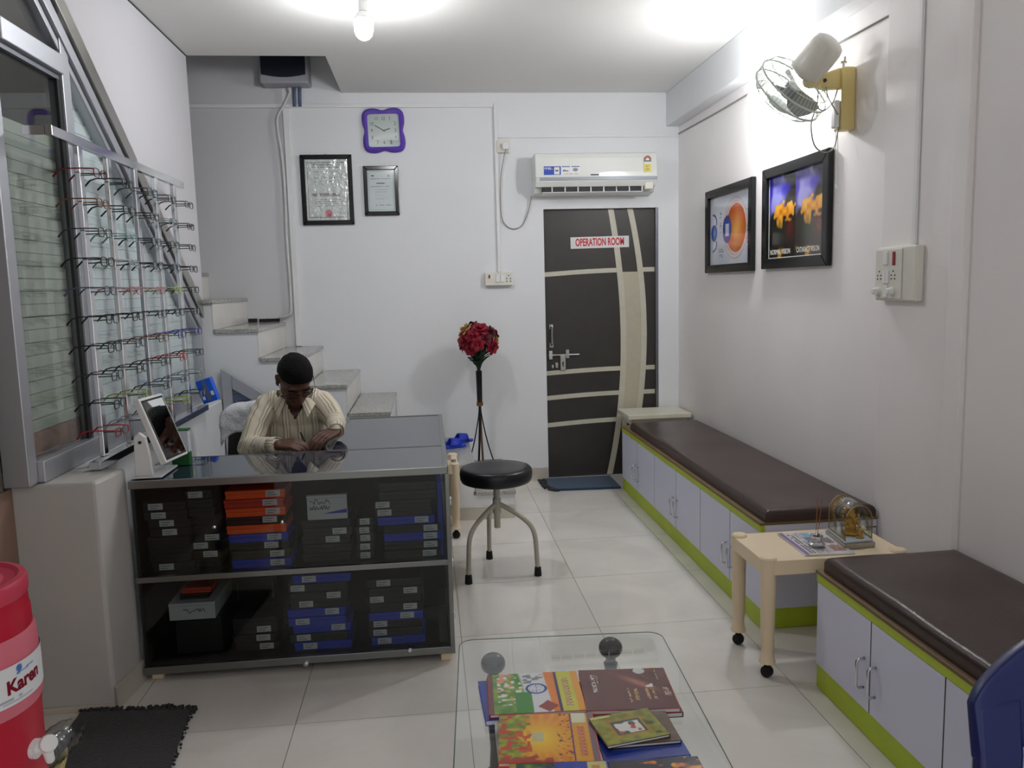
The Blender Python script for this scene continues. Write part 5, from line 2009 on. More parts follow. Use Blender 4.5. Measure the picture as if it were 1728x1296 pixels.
def glasses_proto():
    t = thing('eyeglasses', (0, 0, 0), 'eyeglasses', 'eyeglasses')
    rim = MB()
    for s_ in (-1, 1):
        yc = s_ * 0.034
        pts = [(0.062, yc + p[0], p[1] - 0.012) for p in rrect(-0.025, 0.025, -0.015, 0.016, 0.011, 4)]
        rim.tube(pts, 0.0019, 6, closed=True)
        rim.tube([(0.062, s_ * 0.058, -0.003), (0.060, s_ * 0.067, 0.0)], 0.0022, 6)
    rim.tube([(0.062, -0.0095, -0.006), (0.064, 0, -0.003), (0.062, 0.0095, -0.006)], 0.0018, 6)
    rim.build('rim', GM['black'], t, local=True, smooth=True)
    for s_ in (-1, 1):
        ln = MB()
        ln.prism([(s_ * 0.034 + p[0], p[1] - 0.012) for p in rrect(-0.024, 0.024, -0.014, 0.015, 0.010, 3)], 'x', 0.0614, 0.0626)
        ln.build('lens', lensm, t, local=True)
        tp = MB()
        tp.tube([(0.060, s_ * 0.067, 0.0), (0.02, s_ * 0.068, 0.001), (-0.035, s_ * 0.067, 0.001), (-0.058, s_ * 0.066, -0.006), (-0.080, s_ * 0.064, -0.028)],
                [0.0028, 0.0026, 0.0025, 0.0032, 0.0036], 6)
        tp.build('temple', GM['black'], t, local=True, smooth=True)
    return t


GCOL = [['dark red', 'black', 'gunmetal', 'black', 'black'], ['copper', 'black', 'black', 'silver', 'gunmetal'], ['gunmetal', 'mint', 'black', 'gunmetal', 'black'],
        ['black', 'silver', 'black', 'gunmetal', 'black'], ['blue-grey', 'pink', 'pink', 'lime green', 'gunmetal'], ['black', 'black', 'gunmetal', 'gunmetal', 'black'],
        ['black', 'gunmetal', 'copper', 'purple blue', 'purple blue'], ['gunmetal', 'black', 'dark brown', 'red', 'black'], ['black', 'lime green', 'gunmetal', 'blue-grey', 'silver'],
        ['red', 'silver', 'copper', 'lime green', 'black']]
ROWN = ['top row', 'second row', 'third row', 'fourth row', 'fifth row', 'sixth row', 'seventh row', 'eighth row', 'ninth row', 'lowest row']
POSTN = ['first post from the window pane', 'second post from the window pane', 'middle post', 'fourth post from the window pane', 'last post by the stairs']
gp = None
for i, z in enumerate(pzs):
    for j, y in enumerate(py):
        cn = GCOL[i][j]
        lb = '%s eyeglasses, %s, on the %s of the rack' % (cn, ROWN[i], POSTN[j])
        dy = 0.006 * math.sin(i * 2.3 + j * 1.7)
        loc = (RXP + 0.012, y, z + 0.001 * math.sin(i * 3.1 + j * 5.3) + 0.0088)
        rz = math.radians(2 * math.sin(i * 1.9 + j * 2.7))
        if gp is None:
            gp = o = glasses_proto()
            o.location, o.rotation_euler = loc, (0, 0, rz)
            o['label'], o['group'] = lb, 'eyeglasses on the chrome rack'
        else:
            o = dup(gp, loc, lb, 'eyeglasses on the chrome rack', rz)
        for c in o.children:
            if not c.name.startswith('lens'):
                c.material_slots[0].link = 'OBJECT'
                c.material_slots[0].material = GM[cn]

# blue card box leaning at the far end of the rack, green box behind the mirror
bx = thing('blue_card_box', (-1.235, 4.585, 0.90), 'bright blue tilted card box at the stair end of the rack', 'box')
R3 = roty3(math.radians(-17)) @ rotx3(math.radians(0))
b = MB()
b.obox((-1.232, 4.58, 0.966), R3 @ vec(0.041, 0, 0), R3 @ vec(0, 0.03, 0), R3 @ vec(0, 0, 0.066))
b.build('box_body', MT['brightblue'], bx, bevel=0.003)
b = MB()
b.obox((-1.232, 4.5495, 0.968), R3 @ vec(0.010, 0, 0), R3 @ vec(0, 0.001, 0), R3 @ vec(0, 0, 0.058))
b.build('grey_stripe', MT['bluepipe'], bx)
b = MB()
b.obox(vec(-1.232, 4.5495, 0.966) + R3 @ vec(0.026, 0, -0.02), R3 @ vec(0.008, 0, 0), R3 @ vec(0, 0.001, 0), R3 @ vec(0, 0, 0.012))
b.obox(vec(-1.232, 4.5495, 0.966) + R3 @ vec(-0.026, 0, -0.035), R3 @ vec(0.007, 0, 0), R3 @ vec(0, 0.001, 0), R3 @ vec(0, 0, 0.010))
b.build('white_mark', MT['paper'], bx)
gb = thing('green_box', (-1.03, 3.37, 0.8015), 'narrow white box with a green base behind the tilting mirror', 'box')
b = MB()
b.box(-1.065, -0.995, 3.352, 3.39, 0.8015, 0.855)
b.build('green_base', MT['greenbox'], gb, bevel=0.002)
b = MB()
b.box(-1.065, -0.995, 3.352, 3.39, 0.8555, 0.945)
b.build('box_body', MT['label'], gb, bevel=0.002)
b = MB()
b.box(-1.066, -0.994, 3.351, 3.391, 0.9455, 0.952)
b.build('green_lid', MT['greenbox'], gb)
b = MB()
b.box(-1.066, -1.052, 3.350, 3.392, 0.856, 0.945)
b.build('green_edge', MT['greenbox'], gb)

# ------------------------------------------------------------------ tilting counter mirror
mr = thing('tabletop_mirror', (-1.09, 3.24, 0.8015), 'white tilting mirror on a wedge stand on the counter', 'mirror')
b = MB()
b.box(-1.146, -1.035, 3.125, 3.33, 0.8035, 0.812)
b.build('base', MT['whiteplastic'], mr, bevel=0.004)
b = MB()
b.prism([(-1.136, 0.812), (-1.066, 0.812), (-1.070, 0.88), (-1.086, 0.965), (-1.108, 0.985), (-1.128, 0.965)], 'y', 3.128, 3.150)
b.build('stand', MT['whiteplastic'], mr, bevel=0.005)
top, bot = vec(-1.128, 0, 1.095), vec(-1.018, 0, 0.852)
ax = top - bot
L = np.linalg.norm(ax)
ax /= L
my = vec(math.sin(math.radians(9)), math.cos(math.radians(9)), 0)
ax = vec(-0.342 * math.cos(math.radians(9)), 0.342 * math.sin(math.radians(9)), 0.94)
nrm = np.cross(my, ax)
cen = (top + bot) / 2 + vec(0, 3.247, 0)
b = MB()
b.obox(cen + nrm * 0.012, ax * L / 2, my * 0.092, nrm * 0.013)
b.build('mirror_frame', MT['whiteplastic'], mr, bevel=0.004)
b = MB()
b.obox(cen + nrm * 0.0255, ax * (L / 2 - 0.010), my * 0.083, nrm * 0.0008)
b.build('mirror_border', MT['black'], mr)
b = MB()
b.obox(cen + nrm * 0.0265, ax * (L / 2 - 0.018), my * 0.075, nrm * 0.0008)
b.build('mirror_glass', MT['mirror'], mr)
b = MB()
b.cyl((-1.105, 3.128, 0.945), (-1.105, 3.122, 0.945), 0.006, n=12)
b.build('pivot_screw', MT['dark'], mr, smooth='auto')

# ------------------------------------------------------------------ flower stand
FX, FY = 0.353, 5.72
t = thing('flower_stand', (FX, FY, 0.183), 'black slender stand with splayed legs standing on the bottom stair', 'flower stand')
b = MB()
b.lathe([(0.001, 0.655), (0.017, 0.655), (0.019, 0.66), (0.023, 0.90), (0.020, 0.902), (0.017, 0.90), (0.016, 0.80), (0.001, 0.80)], (FX, FY, 0), n=20)
b.build('tube', MT['blackgloss'], t, smooth='auto')
b = MB()
b.lathe([(0.020, 0.645), (0.024, 0.647), (0.024, 0.672), (0.020, 0.674)], (FX, FY, 0), n=20)
b.build('ring', MT['copper'], t, smooth='auto')
for dx, dy, r, m in ((-0.03, -0.09, 0.008, 'blackgloss'), (0.018, 0.09, 0.008, 'copper'), (0.105, 0.02, 0.0045, 'blackgloss'), (-0.105, 0.03, 0.0045, 'blackgloss')):
    b = MB()
    b.tube(spline([(FX + dx * .05, FY + dy * .05, 0.66), (FX + dx * .12, FY + dy * .12, 0.56), (FX + dx * .5, FY + dy * .5, 0.36), (FX + dx, FY + dy, 0.184)], 5), r, 8)
    b.build('leg', MT[m], t, smooth='auto')

bq = thing('flower_bouquet', (FX, FY, 0.885), 'bouquet of crimson and gold artificial roses in the black stand', 'bouquet')


def rose(seed):
    rs = random.Random(seed)
    b_ = MB()
    b_.sph((0, 0, 0.008), (0.011, 0.011, 0.014), 10, 6)
    for layer, (n_, r0, tl_, sz) in enumerate(((3, 0.010, 0.25, 0.020), (5, 0.019, 0.65, 0.026), (6, 0.030, 1.15, 0.029))):
        for k in range(n_):
            a = 2 * PI * (k + 0.5 * layer + 0.3 * rs.random()) / n_
            d, q = vec(math.cos(a), math.sin(a), 0), vec(-math.sin(a), math.cos(a), 0)
            upv = vec(0, 0, 1) * math.cos(tl_) + d * math.sin(tl_)
            nn = d * math.cos(tl_) - vec(0, 0, 1) * math.sin(tl_)
            base = d * r0 * 0.5 + vec(0, 0, -0.004 * layer)
            v, f = [], []
            nu, nv = 4, 5
            for i in range(nu):
                for j in range(nv):
                    s_, w_ = i / (nu - 1), (j / (nv - 1) - 0.5) * 2
                    wid = sz * 0.72 * math.sin(PI * (0.18 + 0.68 * s_))
                    p = base + upv * sz * 1.25 * s_ + q * wid * w_ - nn * 0.3 * sz * w_ * w_ * -1 + nn * (0.55 * sz * s_ * s_ - 0.25 * sz * w_ * w_)
                    v.append(p)
            for i in range(nu - 1):
                for j in range(nv - 1):
                    f.append((i * nv + j, i * nv + j + 1, (i + 1) * nv + j + 1, (i + 1) * nv + j))
            b_.add(v, f)
    return b_


protos = {}
cen = vec(FX + 0.006, FY, 1.105)
dirs = []
N = 21
for k in range(N):
    zz = 1 - (k + 0.5) * 1.42 / N
    a = k * 2.39996
    rr = math.sqrt(max(0, 1 - zz * zz))
    dirs.append(vec(rr * math.cos(a), rr * math.sin(a), zz))
stems = MB()
for k, d in enumerate(dirs):
    p = cen + d * vec(0.125, 0.115, 0.125) * (0.90 + 0.22 * ((k * 5) % 7) / 6)
    ck_ = 'goldflower' if k in (0, 4, 9, 13) else ('maroonflower' if k in (1, 5, 10, 16, 21) else 'redflower')
    key = (ck_, k % 3)
    if key not in protos:
        o = rose(k).build('flower', MT[ck_], bq, local=True, smooth=True)
        protos[key] = o
    else:
        o = protos[key].copy()
        COL.objects.link(o)
        o.parent = bq
    o.location = Vector(p - ORG[bq.name])
    o.rotation_mode = 'QUATERNION'
    o.rotation_quaternion = Vector((0, 0, 1)).rotation_difference(Vector(d))
    s_ = 1.0 + 0.35 * ((k * 7) % 5) / 5
    o.scale = (s_, s_, s_)
    stems.tube([p - d * 0.01, cen + d * 0.05 - vec(0, 0, 0.06), (FX + d[0] * 0.011, FY + d[1] * 0.011, 0.915), (FX + d[0] * 0.009, FY + d[1] * 0.009, 0.86)], 0.0025, 5)
stems.build('stems', MT['leaf'], bq)
leafp = None
for k in range(46):
    a = k * 2.4
    h = 0.935 + 0.13 * ((k * 5) % 9) / 9
    r0 = 0.012 + (h - 0.93) * 0.45
    d = vec(math.cos(a), math.sin(a), 0)
    if leafp is None:
        b = MB()
        v = []
        for i in range(5):
            s_ = i / 4
            wd = 0.018 * math.sin(PI * (0.1 + 0.88 * s_))
            for q in (-1, 0, 1):
                v.append((0.075 * s_, q * wd, 0.010 * math.sin(PI * s_) - 0.004 * abs(q)))
        b.add(v, [(i * 3 + j, i * 3 + j + 1, i * 3 + j + 4, i * 3 + j + 3) for i in range(4) for j in range(2)])
        leafp = b.build('leaf', MT['leaf'], bq, local=True, smooth=True)
        o = leafp
    else:
        o = leafp.copy()
        COL.objects.link(o)
        o.parent = bq
    o.location = Vector(vec(FX, FY, h) + d * r0 - ORG[bq.name])
    o.rotation_euler = (0.4 * math.sin(k * 3.0), -0.9 + 0.5 * math.sin(k), a)

# blue plastic slippers on the second stair
for i, (x, y, rz, lb) in enumerate(((0.185, 5.80, 0.35, 'blue rubber slipper on the second stair, its strap showing above the sole'), (0.12, 5.62, 0.30, 'blue rubber slipper on the second stair half behind the counter'))):
    t = thing('slipper', (x, y, 0.3665), lb, 'slipper', 'blue slippers on the stairs', rotz=rz)
    b = MB()
    out = []
    for k in range(28):
        a = 2 * PI * k / 28
        out.append((0.125 * math.cos(a), 0.043 * math.sin(a) * (1 + 0.18 * math.cos(a))))
    b.prism(out, 'z', 0.0005, 0.018)
    b.build('sole', MT['bluebox'], t, bevel=0.004, local=True)
    b = MB()
    v, f = [], []
    for k in range(11):
        a = PI * k / 10
        y_, z_ = 0.046 * math.cos(a), 0.016 + 0.055 * math.sin(a)
        v += [(-0.01 + 0.02 * math.sin(a), y_, z_), (0.075, y_ * 0.92, z_ * 0.88)]
    for k in range(10):
        f.append((2 * k, 2 * k + 1, 2 * k + 3, 2 * k + 2))
    b.add(v, f)
    o = b.build('strap', MT['bluebox'], t, local=True, smooth=True)
    q = o.modifiers.new('solid', 'SOLIDIFY')
    q.thickness = 0.006

# ------------------------------------------------------------------ newspaper, incense pot, idol case on the plastic table
ZT = 0.4625


def news(U, V):
    c = [np.full_like(U, 200), np.full_like(U, 196), np.full_like(U, 196)]
    c = mix(c, (110, 86, 140), inrect(U, V, 0, .09, 0, 1) * .85)
    c = mix(c, (70, 66, 76), textlines(V, U, [(.16, .025), (.23, .018)], .05, .95, .7, 1, 30))
    for k in range(3):
        c = mix(c, (120, 116, 120), textlines(V, U, [(.30 + .02 * q, .006) for q in range(16)], .04 + .33 * k, .32 + .33 * k, .7, 2 + k, 24))
    c = mix(c, (96, 110, 150), inrect(U, V, .40, .62, .5, .75) * .8)
    c = mix(c, (150, 96, 80), inrect(U, V, .66, .9, .1, .35) * .7)
    c = mix(c, (96, 170, 200), inrect(U, V, .45, .62, .78, .95) * .7)
    c = mix(c, (110, 90, 100), inrect(U, V, .72, .92, .45, .7) * .7)
    return mix(c, (60, 56, 64), sstep(vnoise(U, V, 30, 30, 4), .62, .75) * inrect(U, V, .4, .92, .1, .75) * .5)


np_ = thing('newspaper', (1.475, 2.90, ZT), 'folded printed newspaper lying on the beige plastic table', 'newspaper')
qa = -0.06
for k in range(4):
    b = MB()
    b.prism([tuple((vec(1.475, 2.905) + rotz3(qa + 0.01 * k)[:2, :2] @ vec(*p))) for p in ((-0.09, -0.13), (0.10, -0.135), (0.10, 0.14), (-0.09, 0.135))], 'z', ZT + 0.0004 + k * 0.0013, ZT + 0.0016 + k * 0.0013)
    ly = b.build('sheet', MT['paper'], np_)
M4 = frame4((1.475 + 0.005, 2.905 + 0.0025, ZT + 0.0060), (*rotz3(qa + 0.03)[:2, 0], 0), (*rotz3(qa + 0.03)[:2, 1], 0), (0, 0, 1))
sheet('front_page', 0.188, 0.268, 90, 128, news, M4, MT['print'], np_)
PX, PY = 1.466, 2.865
ip = thing('incense_pot', (PX, PY, ZT + 0.0065), 'small polished steel incense pot on the newspaper', 'incense holder')
b = MB()
z0 = ZT + 0.0065
b.lathe([(0.001, 0), (0.026, 0.0), (0.031, 0.006), (0.032, 0.012), (0.027, 0.018), (0.022, 0.020), (0.0235, 0.024), (0.0245, 0.042), (0.023, 0.044), (0.021, 0.040), (0.019, 0.026), (0.001, 0.024)], (PX, PY, z0), n=32)
b.build('pot', MT['chrome'], ip, smooth='auto')
b = MB()
b.lathe([(0.001, 0.036), (0.021, 0.036)], (PX, PY, z0), n=20)
b.build('ash', MT['stabgrey'], ip)
for dx, tx, ty in ((-0.003, 0.010, 0.012), (0.003, 0.020, 0.008)):
    t = thing('incense_stick', (PX + dx, PY, z0 + 0.03), 'thin brown incense stick in the steel pot, %s the idol case' % ('leaning towards' if dx > 0 else 'standing farther from'), 'incense stick', 'incense sticks')
    b = MB()
    b.cyl((PX + dx, PY, z0 + 0.0365), (PX + dx + tx * .4, PY + ty * .4, z0 + 0.085), 0.0011, n=6)
    b.build('bare_end', MT['stickred'], t)
    b = MB()
    b.cyl((PX + dx + tx * .4, PY + ty * .4, z0 + 0.085), (PX + dx + tx, PY + ty, z0 + 0.185), 0.0016, n=6)
    b.build('paste', MT['stickred'], t)

# arched glass case with the golden seated figure: local frame ix (front edge) and iy (depth)
ic = thing('idol_case', (1.645, 2.95, ZT), 'arched glass case with gilt rims and embossed silver base', 'display case')
o_ = vec(1.562, 2.828, 0)
ix, iy = vec(0.122, 0.012, 0), vec(0.020, 0.176, 0)


def ip_(a, d, z):
    p = o_ + ix * a + iy * d
    return (p[0], p[1], ZT + z)


def iquad(z0, z1, g):
    b_ = MB()
    q = [ip_(-g, -g, 0)[:2], ip_(1 + g, -g, 0)[:2], ip_(1 + g, 1 + g, 0)[:2], ip_(-g, 1 + g, 0)[:2]]
    return b_.prism(q, 'z', ZT + z0, ZT + z1)


iquad(0.0005, 0.020, 0.05).build('base_plinth', MT['silver'], ic, bevel=0.003)
iquad(0.0205, 0.030, 0.0).build('base_step', MT['label'], ic, bevel=0.002)
arch = [(0.03, 0.0)] + [(0.5 + 0.47 * math.cos(a), 0.075 + 0.06 * math.sin(a)) for a in np.linspace(PI, 0, 14)] + [(0.97, 0.0)]
for d in (0.04, 0.96):
    b = MB()
    b.tube([ip_(a, d, 0.030 + h) for a, h in arch], 0.0022, 8)
    b.build('arch_rim', MT['gold'], ic, smooth=True)
b = MB()
n = len(arch)
v = [ip_(a, d, 0.030 + h) for d in (0.05, 0.95) for a, h in arch]
b.add(v, [(i, i + 1, n + i + 1, n + i) for i in range(n - 1)])
gs = b.build('glass_cover', MT['glass'], ic, smooth=True)
q = gs.modifiers.new('solid', 'SOLIDIFY')
q.thickness = 0.0015
for d in (0.05, 0.95):
    b = MB()
    b.add([ip_(a, d, 0.030 + h) for a, h in arch], [tuple(range(n))])
    g = b.build('end_glass', MT['glass'], ic)
for a in (0.03, 0.97):
    b = MB()
    b.tube([ip_(a, 0.04, 0.033), ip_(a, 0.96, 0.033)], 0.002, 6)
    b.build('edge_rod', MT['gold'], ic)
# figure
c0 = np.array(ip_(0.5, 0.45, 0.0025))
S = 1.0
b = MB()
def L3(x, y, z): return c0 + vec(x * S, y * S, z * S)
b.sph(L3(0, 0, 0.055), (0.021, 0.019, 0.024), 14, 10)
b.limb([L3(0, 0.002, 0.07), L3(0, -0.002, 0.088)], [0.016, 0.012])
b.sph(L3(0, -0.004, 0.102), (0.0125, 0.012, 0.014), 14, 10)
b.limb([L3(0, -0.015, 0.10), L3(0.002, -0.022, 0.088), L3(0.006, -0.022, 0.074)], [0.006, 0.005, 0.0035])
for s_ in (-1, 1):
    b.sph(L3(s_ * 0.015, 0, 0.102), (0.008, 0.003, 0.010), 10, 6)
    b.limb([L3(s_ * 0.010, 0.002, 0.040), L3(s_ * 0.034, -0.012, 0.038), L3(s_ * 0.010, -0.026, 0.036)], [0.012, 0.010, 0.007])
    b.limb([L3(s_ * 0.018, 0, 0.080), L3(s_ * 0.030, -0.006, 0.066), L3(s_ * 0.024, -0.022, 0.060)], [0.007, 0.006, 0.005])
    b.limb([L3(s_ * 0.018, 0.003, 0.082), L3(s_ * 0.034, 0.004, 0.088), L3(s_ * 0.032, 0.002, 0.104)], [0.006, 0.005, 0.004])
b.lathe([(0.013, 0.110), (0.010, 0.117), (0.007, 0.124), (0.001, 0.132)], tuple(c0), n=14)
b.lathe([(0.036, 0.0305), (0.037, 0.034), (0.030, 0.040)], tuple(c0), n=24)
fig = thing('idol', tuple(c0 + vec(0, 0, 0.0303)), 'small golden seated figure inside the arched glass case', 'figurine')
remesh(b, 0.0022, 2).build('figure', MT['goldpaint'], fig, smooth=True)
b = MB()
b.tube([tuple(L3(0.017 * math.cos(a), 0.012, 0.112 + 0.019 * math.sin(a))) for a in np.linspace(0, 2 * PI, 20)[:-1]], 0.003, 6, closed=True)
b.build('halo', MT['gold'], fig, smooth=True)
k = thing('offering_plate', (float(ip_(0.5, 0.16, 0)[0]), float(ip_(0.5, 0.16, 0)[1]), ZT + 0.0305), 'tiny golden lamp before the seated figure in the case', 'lamp')
pq = np.array(ip_(0.62, 0.15, 0.0312))
b = MB()
b.lathe([(0.016, 0), (0.017, 0.004), (0.008, 0.007), (0.008, 0.012), (0.001, 0.013)], tuple(pq), n=18)
b.build('base', MT['goldpaint'], k, smooth='auto')
b = MB()
b.limb([pq + vec(0, 0, 0.014), pq + vec(0, 0, 0.026)], [0.009, 0.006], 10)
b.build('body', MT['goldpaint'], k, smooth='auto')

# ------------------------------------------------------------------ mats
def fringe_tufts(pts, outd, m, r=0.007, n=6, seed=1):
    rs = random.Random(seed)
    b_ = MB()
    for p in pts:
        for q in range(n):
            c = vec(p[0], p[1], 0.008) + vec(rs.uniform(-.5, .5) * 4 * r, rs.uniform(-.02, .02), 0) + vec(*outd, 0) * rs.uniform(0.0, 0.02)
            b_.sph(c, (r * rs.uniform(.6, 1.2), r * rs.uniform(.6, 1.2), r * rs.uniform(.6, 1.1)), 6, 4)
    return b_


dm = thing('door_mat', (1.12, 5.82, 0), 'blue carpet mat with a dark tufted edge before the door', 'mat')
b = MB()
b.prism([(0.905, 5.655), (1.368, 5.63), (1.368, 5.995), (0.86, 5.995), (0.845, 5.76)], 'z', 0.0005, 0.018)
b.build('carpet', MT['bluemat'], dm, bevel=0.006)
o = fringe_tufts([(0.845 + 0.003 * (i % 3), 5.76 + 0.024 * i) for i in range(10)] + [(0.85 + 0.012 * i, 5.745 - 0.02 * i) for i in range(5)], (-1, 0), None, 0.012, 8, 3).build('tufted_edge', MT['blackmat'], dm, smooth=True)
o['kind'] = 'stuff'
bm_ = thing('floor_mat', (-1.05, 2.55, 0), 'charcoal floor mat with ragged tufted edge beside the drink cooler', 'mat')
b = MB()
b.prism([(-1.30, 2.878), (-0.905, 2.835), (-0.835, 2.20), (-1.27, 2.16)], 'z', 0.0005, 0.016)
b.build('carpet', MT['blackmat'], bm_, bevel=0.006)
o = fringe_tufts([(-1.29 + 0.0155 * i, 2.882 - 0.0017 * i) for i in range(26)], (0, 1), None, 0.009, 7, 5).build('tufted_edge', MT['blackmat'], bm_, smooth=True)
o['kind'] = 'stuff'
o = fringe_tufts([(-0.903 + 0.0026 * i, 2.82 - 0.024 * i) for i in range(26)], (0.05, 0), None, 0.005, 5, 6).build('tufted_edge', MT['blackmat'], bm_, smooth=True)
o['kind'] = 'stuff'

# ------------------------------------------------------------------ drink cooler on a low stand
JX, JY, JZ = -1.022, 1.739, 0.235
js = thing('cooler_stand', (-1.08, 1.9, 0), 'low yellowish wooden stand under the red drink cooler', 'stand')
b = MB()
b.box(-1.20, -0.865, 1.55, 2.262, JZ - 0.03, JZ - 0.001)
b.v = [(x - 0.20 * (y - 1.55) / 0.712 if x > -1 else x, y, z) for x, y, z in b.v]
b.build('top', MT['yellowplastic'], js, bevel=0.004)
for x, y in ((-1.17, 1.59), (-0.905, 1.59), (-1.17, 2.12), (-1.06, 2.12)):
    b = MB()
    b.box(x - 0.018, x + 0.018, y - 0.018, y + 0.018, 0.001, JZ - 0.03)
    b.build('leg', MT['yellowplastic'], js)
jug = thing('drink_cooler', (JX, JY, JZ), 'red and pink insulated drink cooler with a white label band', 'drink cooler')
for nm, m_, pr in (('lower_body', 'jugred', [(0.001, 0), (0.132, 0), (0.142, 0.01), (0.144, 0.37), (0.146, 0.397), (0.001, 0.397)]),
                   ('middle_band', 'jugpink', [(0.08, 0.3975), (0.146, 0.3975), (0.149, 0.405), (0.150, 0.48), (0.147, 0.553), (0.143, 0.563), (0.08, 0.563)]),
                   ('upper_body', 'jugred', [(0.08, 0.5635), (0.142, 0.5635), (0.141, 0.60), (0.139, 0.604), (0.138, 0.634), (0.08, 0.634)]),
                   ('lid', 'juglid', [(0.08, 0.6345), (0.139, 0.6345), (0.141, 0.641), (0.141, 0.666), (0.137, 0.673), (0.125, 0.675), (0.117, 0.668), (0.096, 0.666), (0.088, 0.675), (0.046, 0.677), (0.038, 0.670), (0.001, 0.670)])):
    b = MB()
    b.lathe(pr, (JX, JY, JZ), n=64)
    b.build(nm, MT[m_], jug, smooth='auto')


def jlabel(U, V):
    c = [np.full_like(U, 224), np.full_like(U, 226), np.full_like(U, 230)]
    c = mix(c, (60, 110, 190), textlines(U, V, [(.80, .03)], .2, .62, .6, 1, 30))
    c = mix(c, (60, 120, 190), (np.abs(V - .76 - .9 * (U - .76)) < .02) * (U > .735) * (U < .80) * .9)
    c = mix(c, (50, 100, 180), (np.hypot((U - .745) * 9.0, V - .86) < .09) * .9)
    return mix(c, (100, 110, 130), textlines(U, V, [(.17, .022), (.09, .018)], .45, .82, .5, 3, 40))


JR = 0.1512


def jcurve(P):
    a = -PI / 2 + P[:, 0] / JR
    return np.stack([JR * np.cos(a), JR * np.sin(a), P[:, 1]], 1)


JL = frame4((JX, JY, JZ + 0.468), (1, 0, 0), (0, 1, 0), (0, 0, 1))
lb_ = sheet('label_band', 0.78, 0.084, 260, 34, jlabel, JL, MT['print'], jug, curve=jcurve)
s_ = text_mb('Karen', 0.040, 'LEFT', bold=0.0016, squeeze=0.95, depth=0.0004)
P = np.array(s_.v)
P[:, 0] += 0.158
P[:, 1] += -0.004 + 0.05 * (P[:, 0] - 0.158)
Q = jcurve(P) * np.array([1.004, 1.004, 1])
s_.v = [tuple(p) for p in Q]
s_.xf(JL)
s_.build('lettering', MT['crimsonink'], lb_)
# tap
ta = -0.12
td = vec(math.cos(ta), math.sin(ta), 0)
tb = vec(JX, JY, JZ + 0.300) + td * 0.140
b = MB()
b.cyl(tb, tb + td * 0.012, 0.021, n=20)
b.cyl(tb + td * 0.012, tb + td * 0.036, 0.011, n=16)
b.limb([tb + td * 0.032, tb + td * 0.036 - vec(0, 0, 0.025)], [0.011, 0.0095])
tp_ = b.build('tap', MT['whiteplastic'], jug, smooth='auto')
b = MB()
b.lathe([(0.017, 0), (0.019, 0.005), (0.017, 0.013), (0.001, 0.015)], tuple(tb + td * 0.034 + vec(0, 0, 0.011)), tuple(td * 0.6 + vec(0, -0.6, 0.4)), 20)
b.build('tap_button', MT['whiteplastic'], tp_, smooth='auto')
# stack of disposable cups lying on the stand, in a loose polythene sleeve
ca, cb_ = vec(-1.092, 2.03, JZ + 0.0382), vec(-1.066, 2.22, JZ + 0.0382)
cd = cb_ - ca
cl = np.linalg.norm(cd)
cd /= cl
CUPN = ['first', 'second', 'third', 'fourth', 'fifth', 'sixth', 'seventh', 'eighth', 'ninth', 'tenth', 'eleventh']
cup0 = None
for k in range(10):
    loc = ca + cd * (0.0148 * k)
    if cup0 is None:
        b = MB()
        # mouth first, towards the photographer; the wall folds back to make a thin shell
        b.lathe([(0.0325, 0.0), (0.0348, 0.0005), (0.0350, 0.003), (0.0335, 0.0045), (0.0245, 0.072), (0.001, 0.072), (0.001, 0.0708), (0.0236, 0.0708), (0.0325, 0.004), (0.0325, 0.0)], (0, 0, 0), tuple(cd), 28, caps=False)
        b.v = [tuple(vec(*p)) for p in b.v]
        cup0 = b.build('disposable_cup', MT['hose'], thing('tmp', (0, 0, 0), 'x', 'x'), local=True, smooth='auto')
        tmp = cup0.parent
        cup0.parent = None
        bpy.data.objects.remove(tmp)
        o = cup0
    else:
        o = cup0.copy()
        COL.objects.link(o)
    o.location = loc
    tag(o, ('grey disposable cup, %s from the near end of the wrapped stack by the cooler' % CUPN[k]), 'cup', 'disposable cups in the polythene sleeve')
b = MB()
pts, rad = [], []
for i in range(26):
    t_ = i / 25
    pts.append(ca + cd * (-0.012 + t_ * 0.27) + vec(0.010 * t_, 0, 0.004 + 0.012 * max(0, t_ - .75)))
    rad.append(0.0448 + 0.0022 * math.sin(i * 2.1) - 0.02 * max(0, t_ - 0.8) / 0.2)
b.tube(pts, rad, 22, caps=False)
V = np.array(b.v)
V += 0.0016 * np.sin(V[:, [1, 2, 0]] * 310 + 2 * np.sin(V * 170))
V[:, 2] = np.maximum(V[:, 2], JZ + 0.0008)
b.v = [tuple(p) for p in V]
tag(b.build('polythene_sleeve', MT['bagplastic'], smooth=True), 'crinkled clear polythene sleeve around the stack of cups', 'bag')

# ------------------------------------------------------------------ navy chair in the near corner
cx_, cy_ = 1.036, 1.10
ch = thing('plastic_chair', (cx_, cy_ - 0.2, 0), 'navy blue moulded plastic chair at the near end of the benches', 'chair')


def sheet_solid(name, fn, nu, nv, th, m, parent):
    b_ = MB()
    v = [fn(i / (nu - 1), j / (nv - 1)) for j in range(nv) for i in range(nu)]
    b_.add(v, [(j * nu + i, j * nu + i + 1, (j + 1) * nu + i + 1, (j + 1) * nu + i) for j in range(nv - 1) for i in range(nu - 1)])
    o_ = b_.build(name, MT[m], parent, smooth=True)
    q_ = o_.modifiers.new('solid', 'SOLIDIFY')
    q_.thickness = th
    q_.offset = 0
    bv = o_.modifiers.new('bevel', 'BEVEL')
    bv.width = 0.004
    bv.segments = 2
    return o_


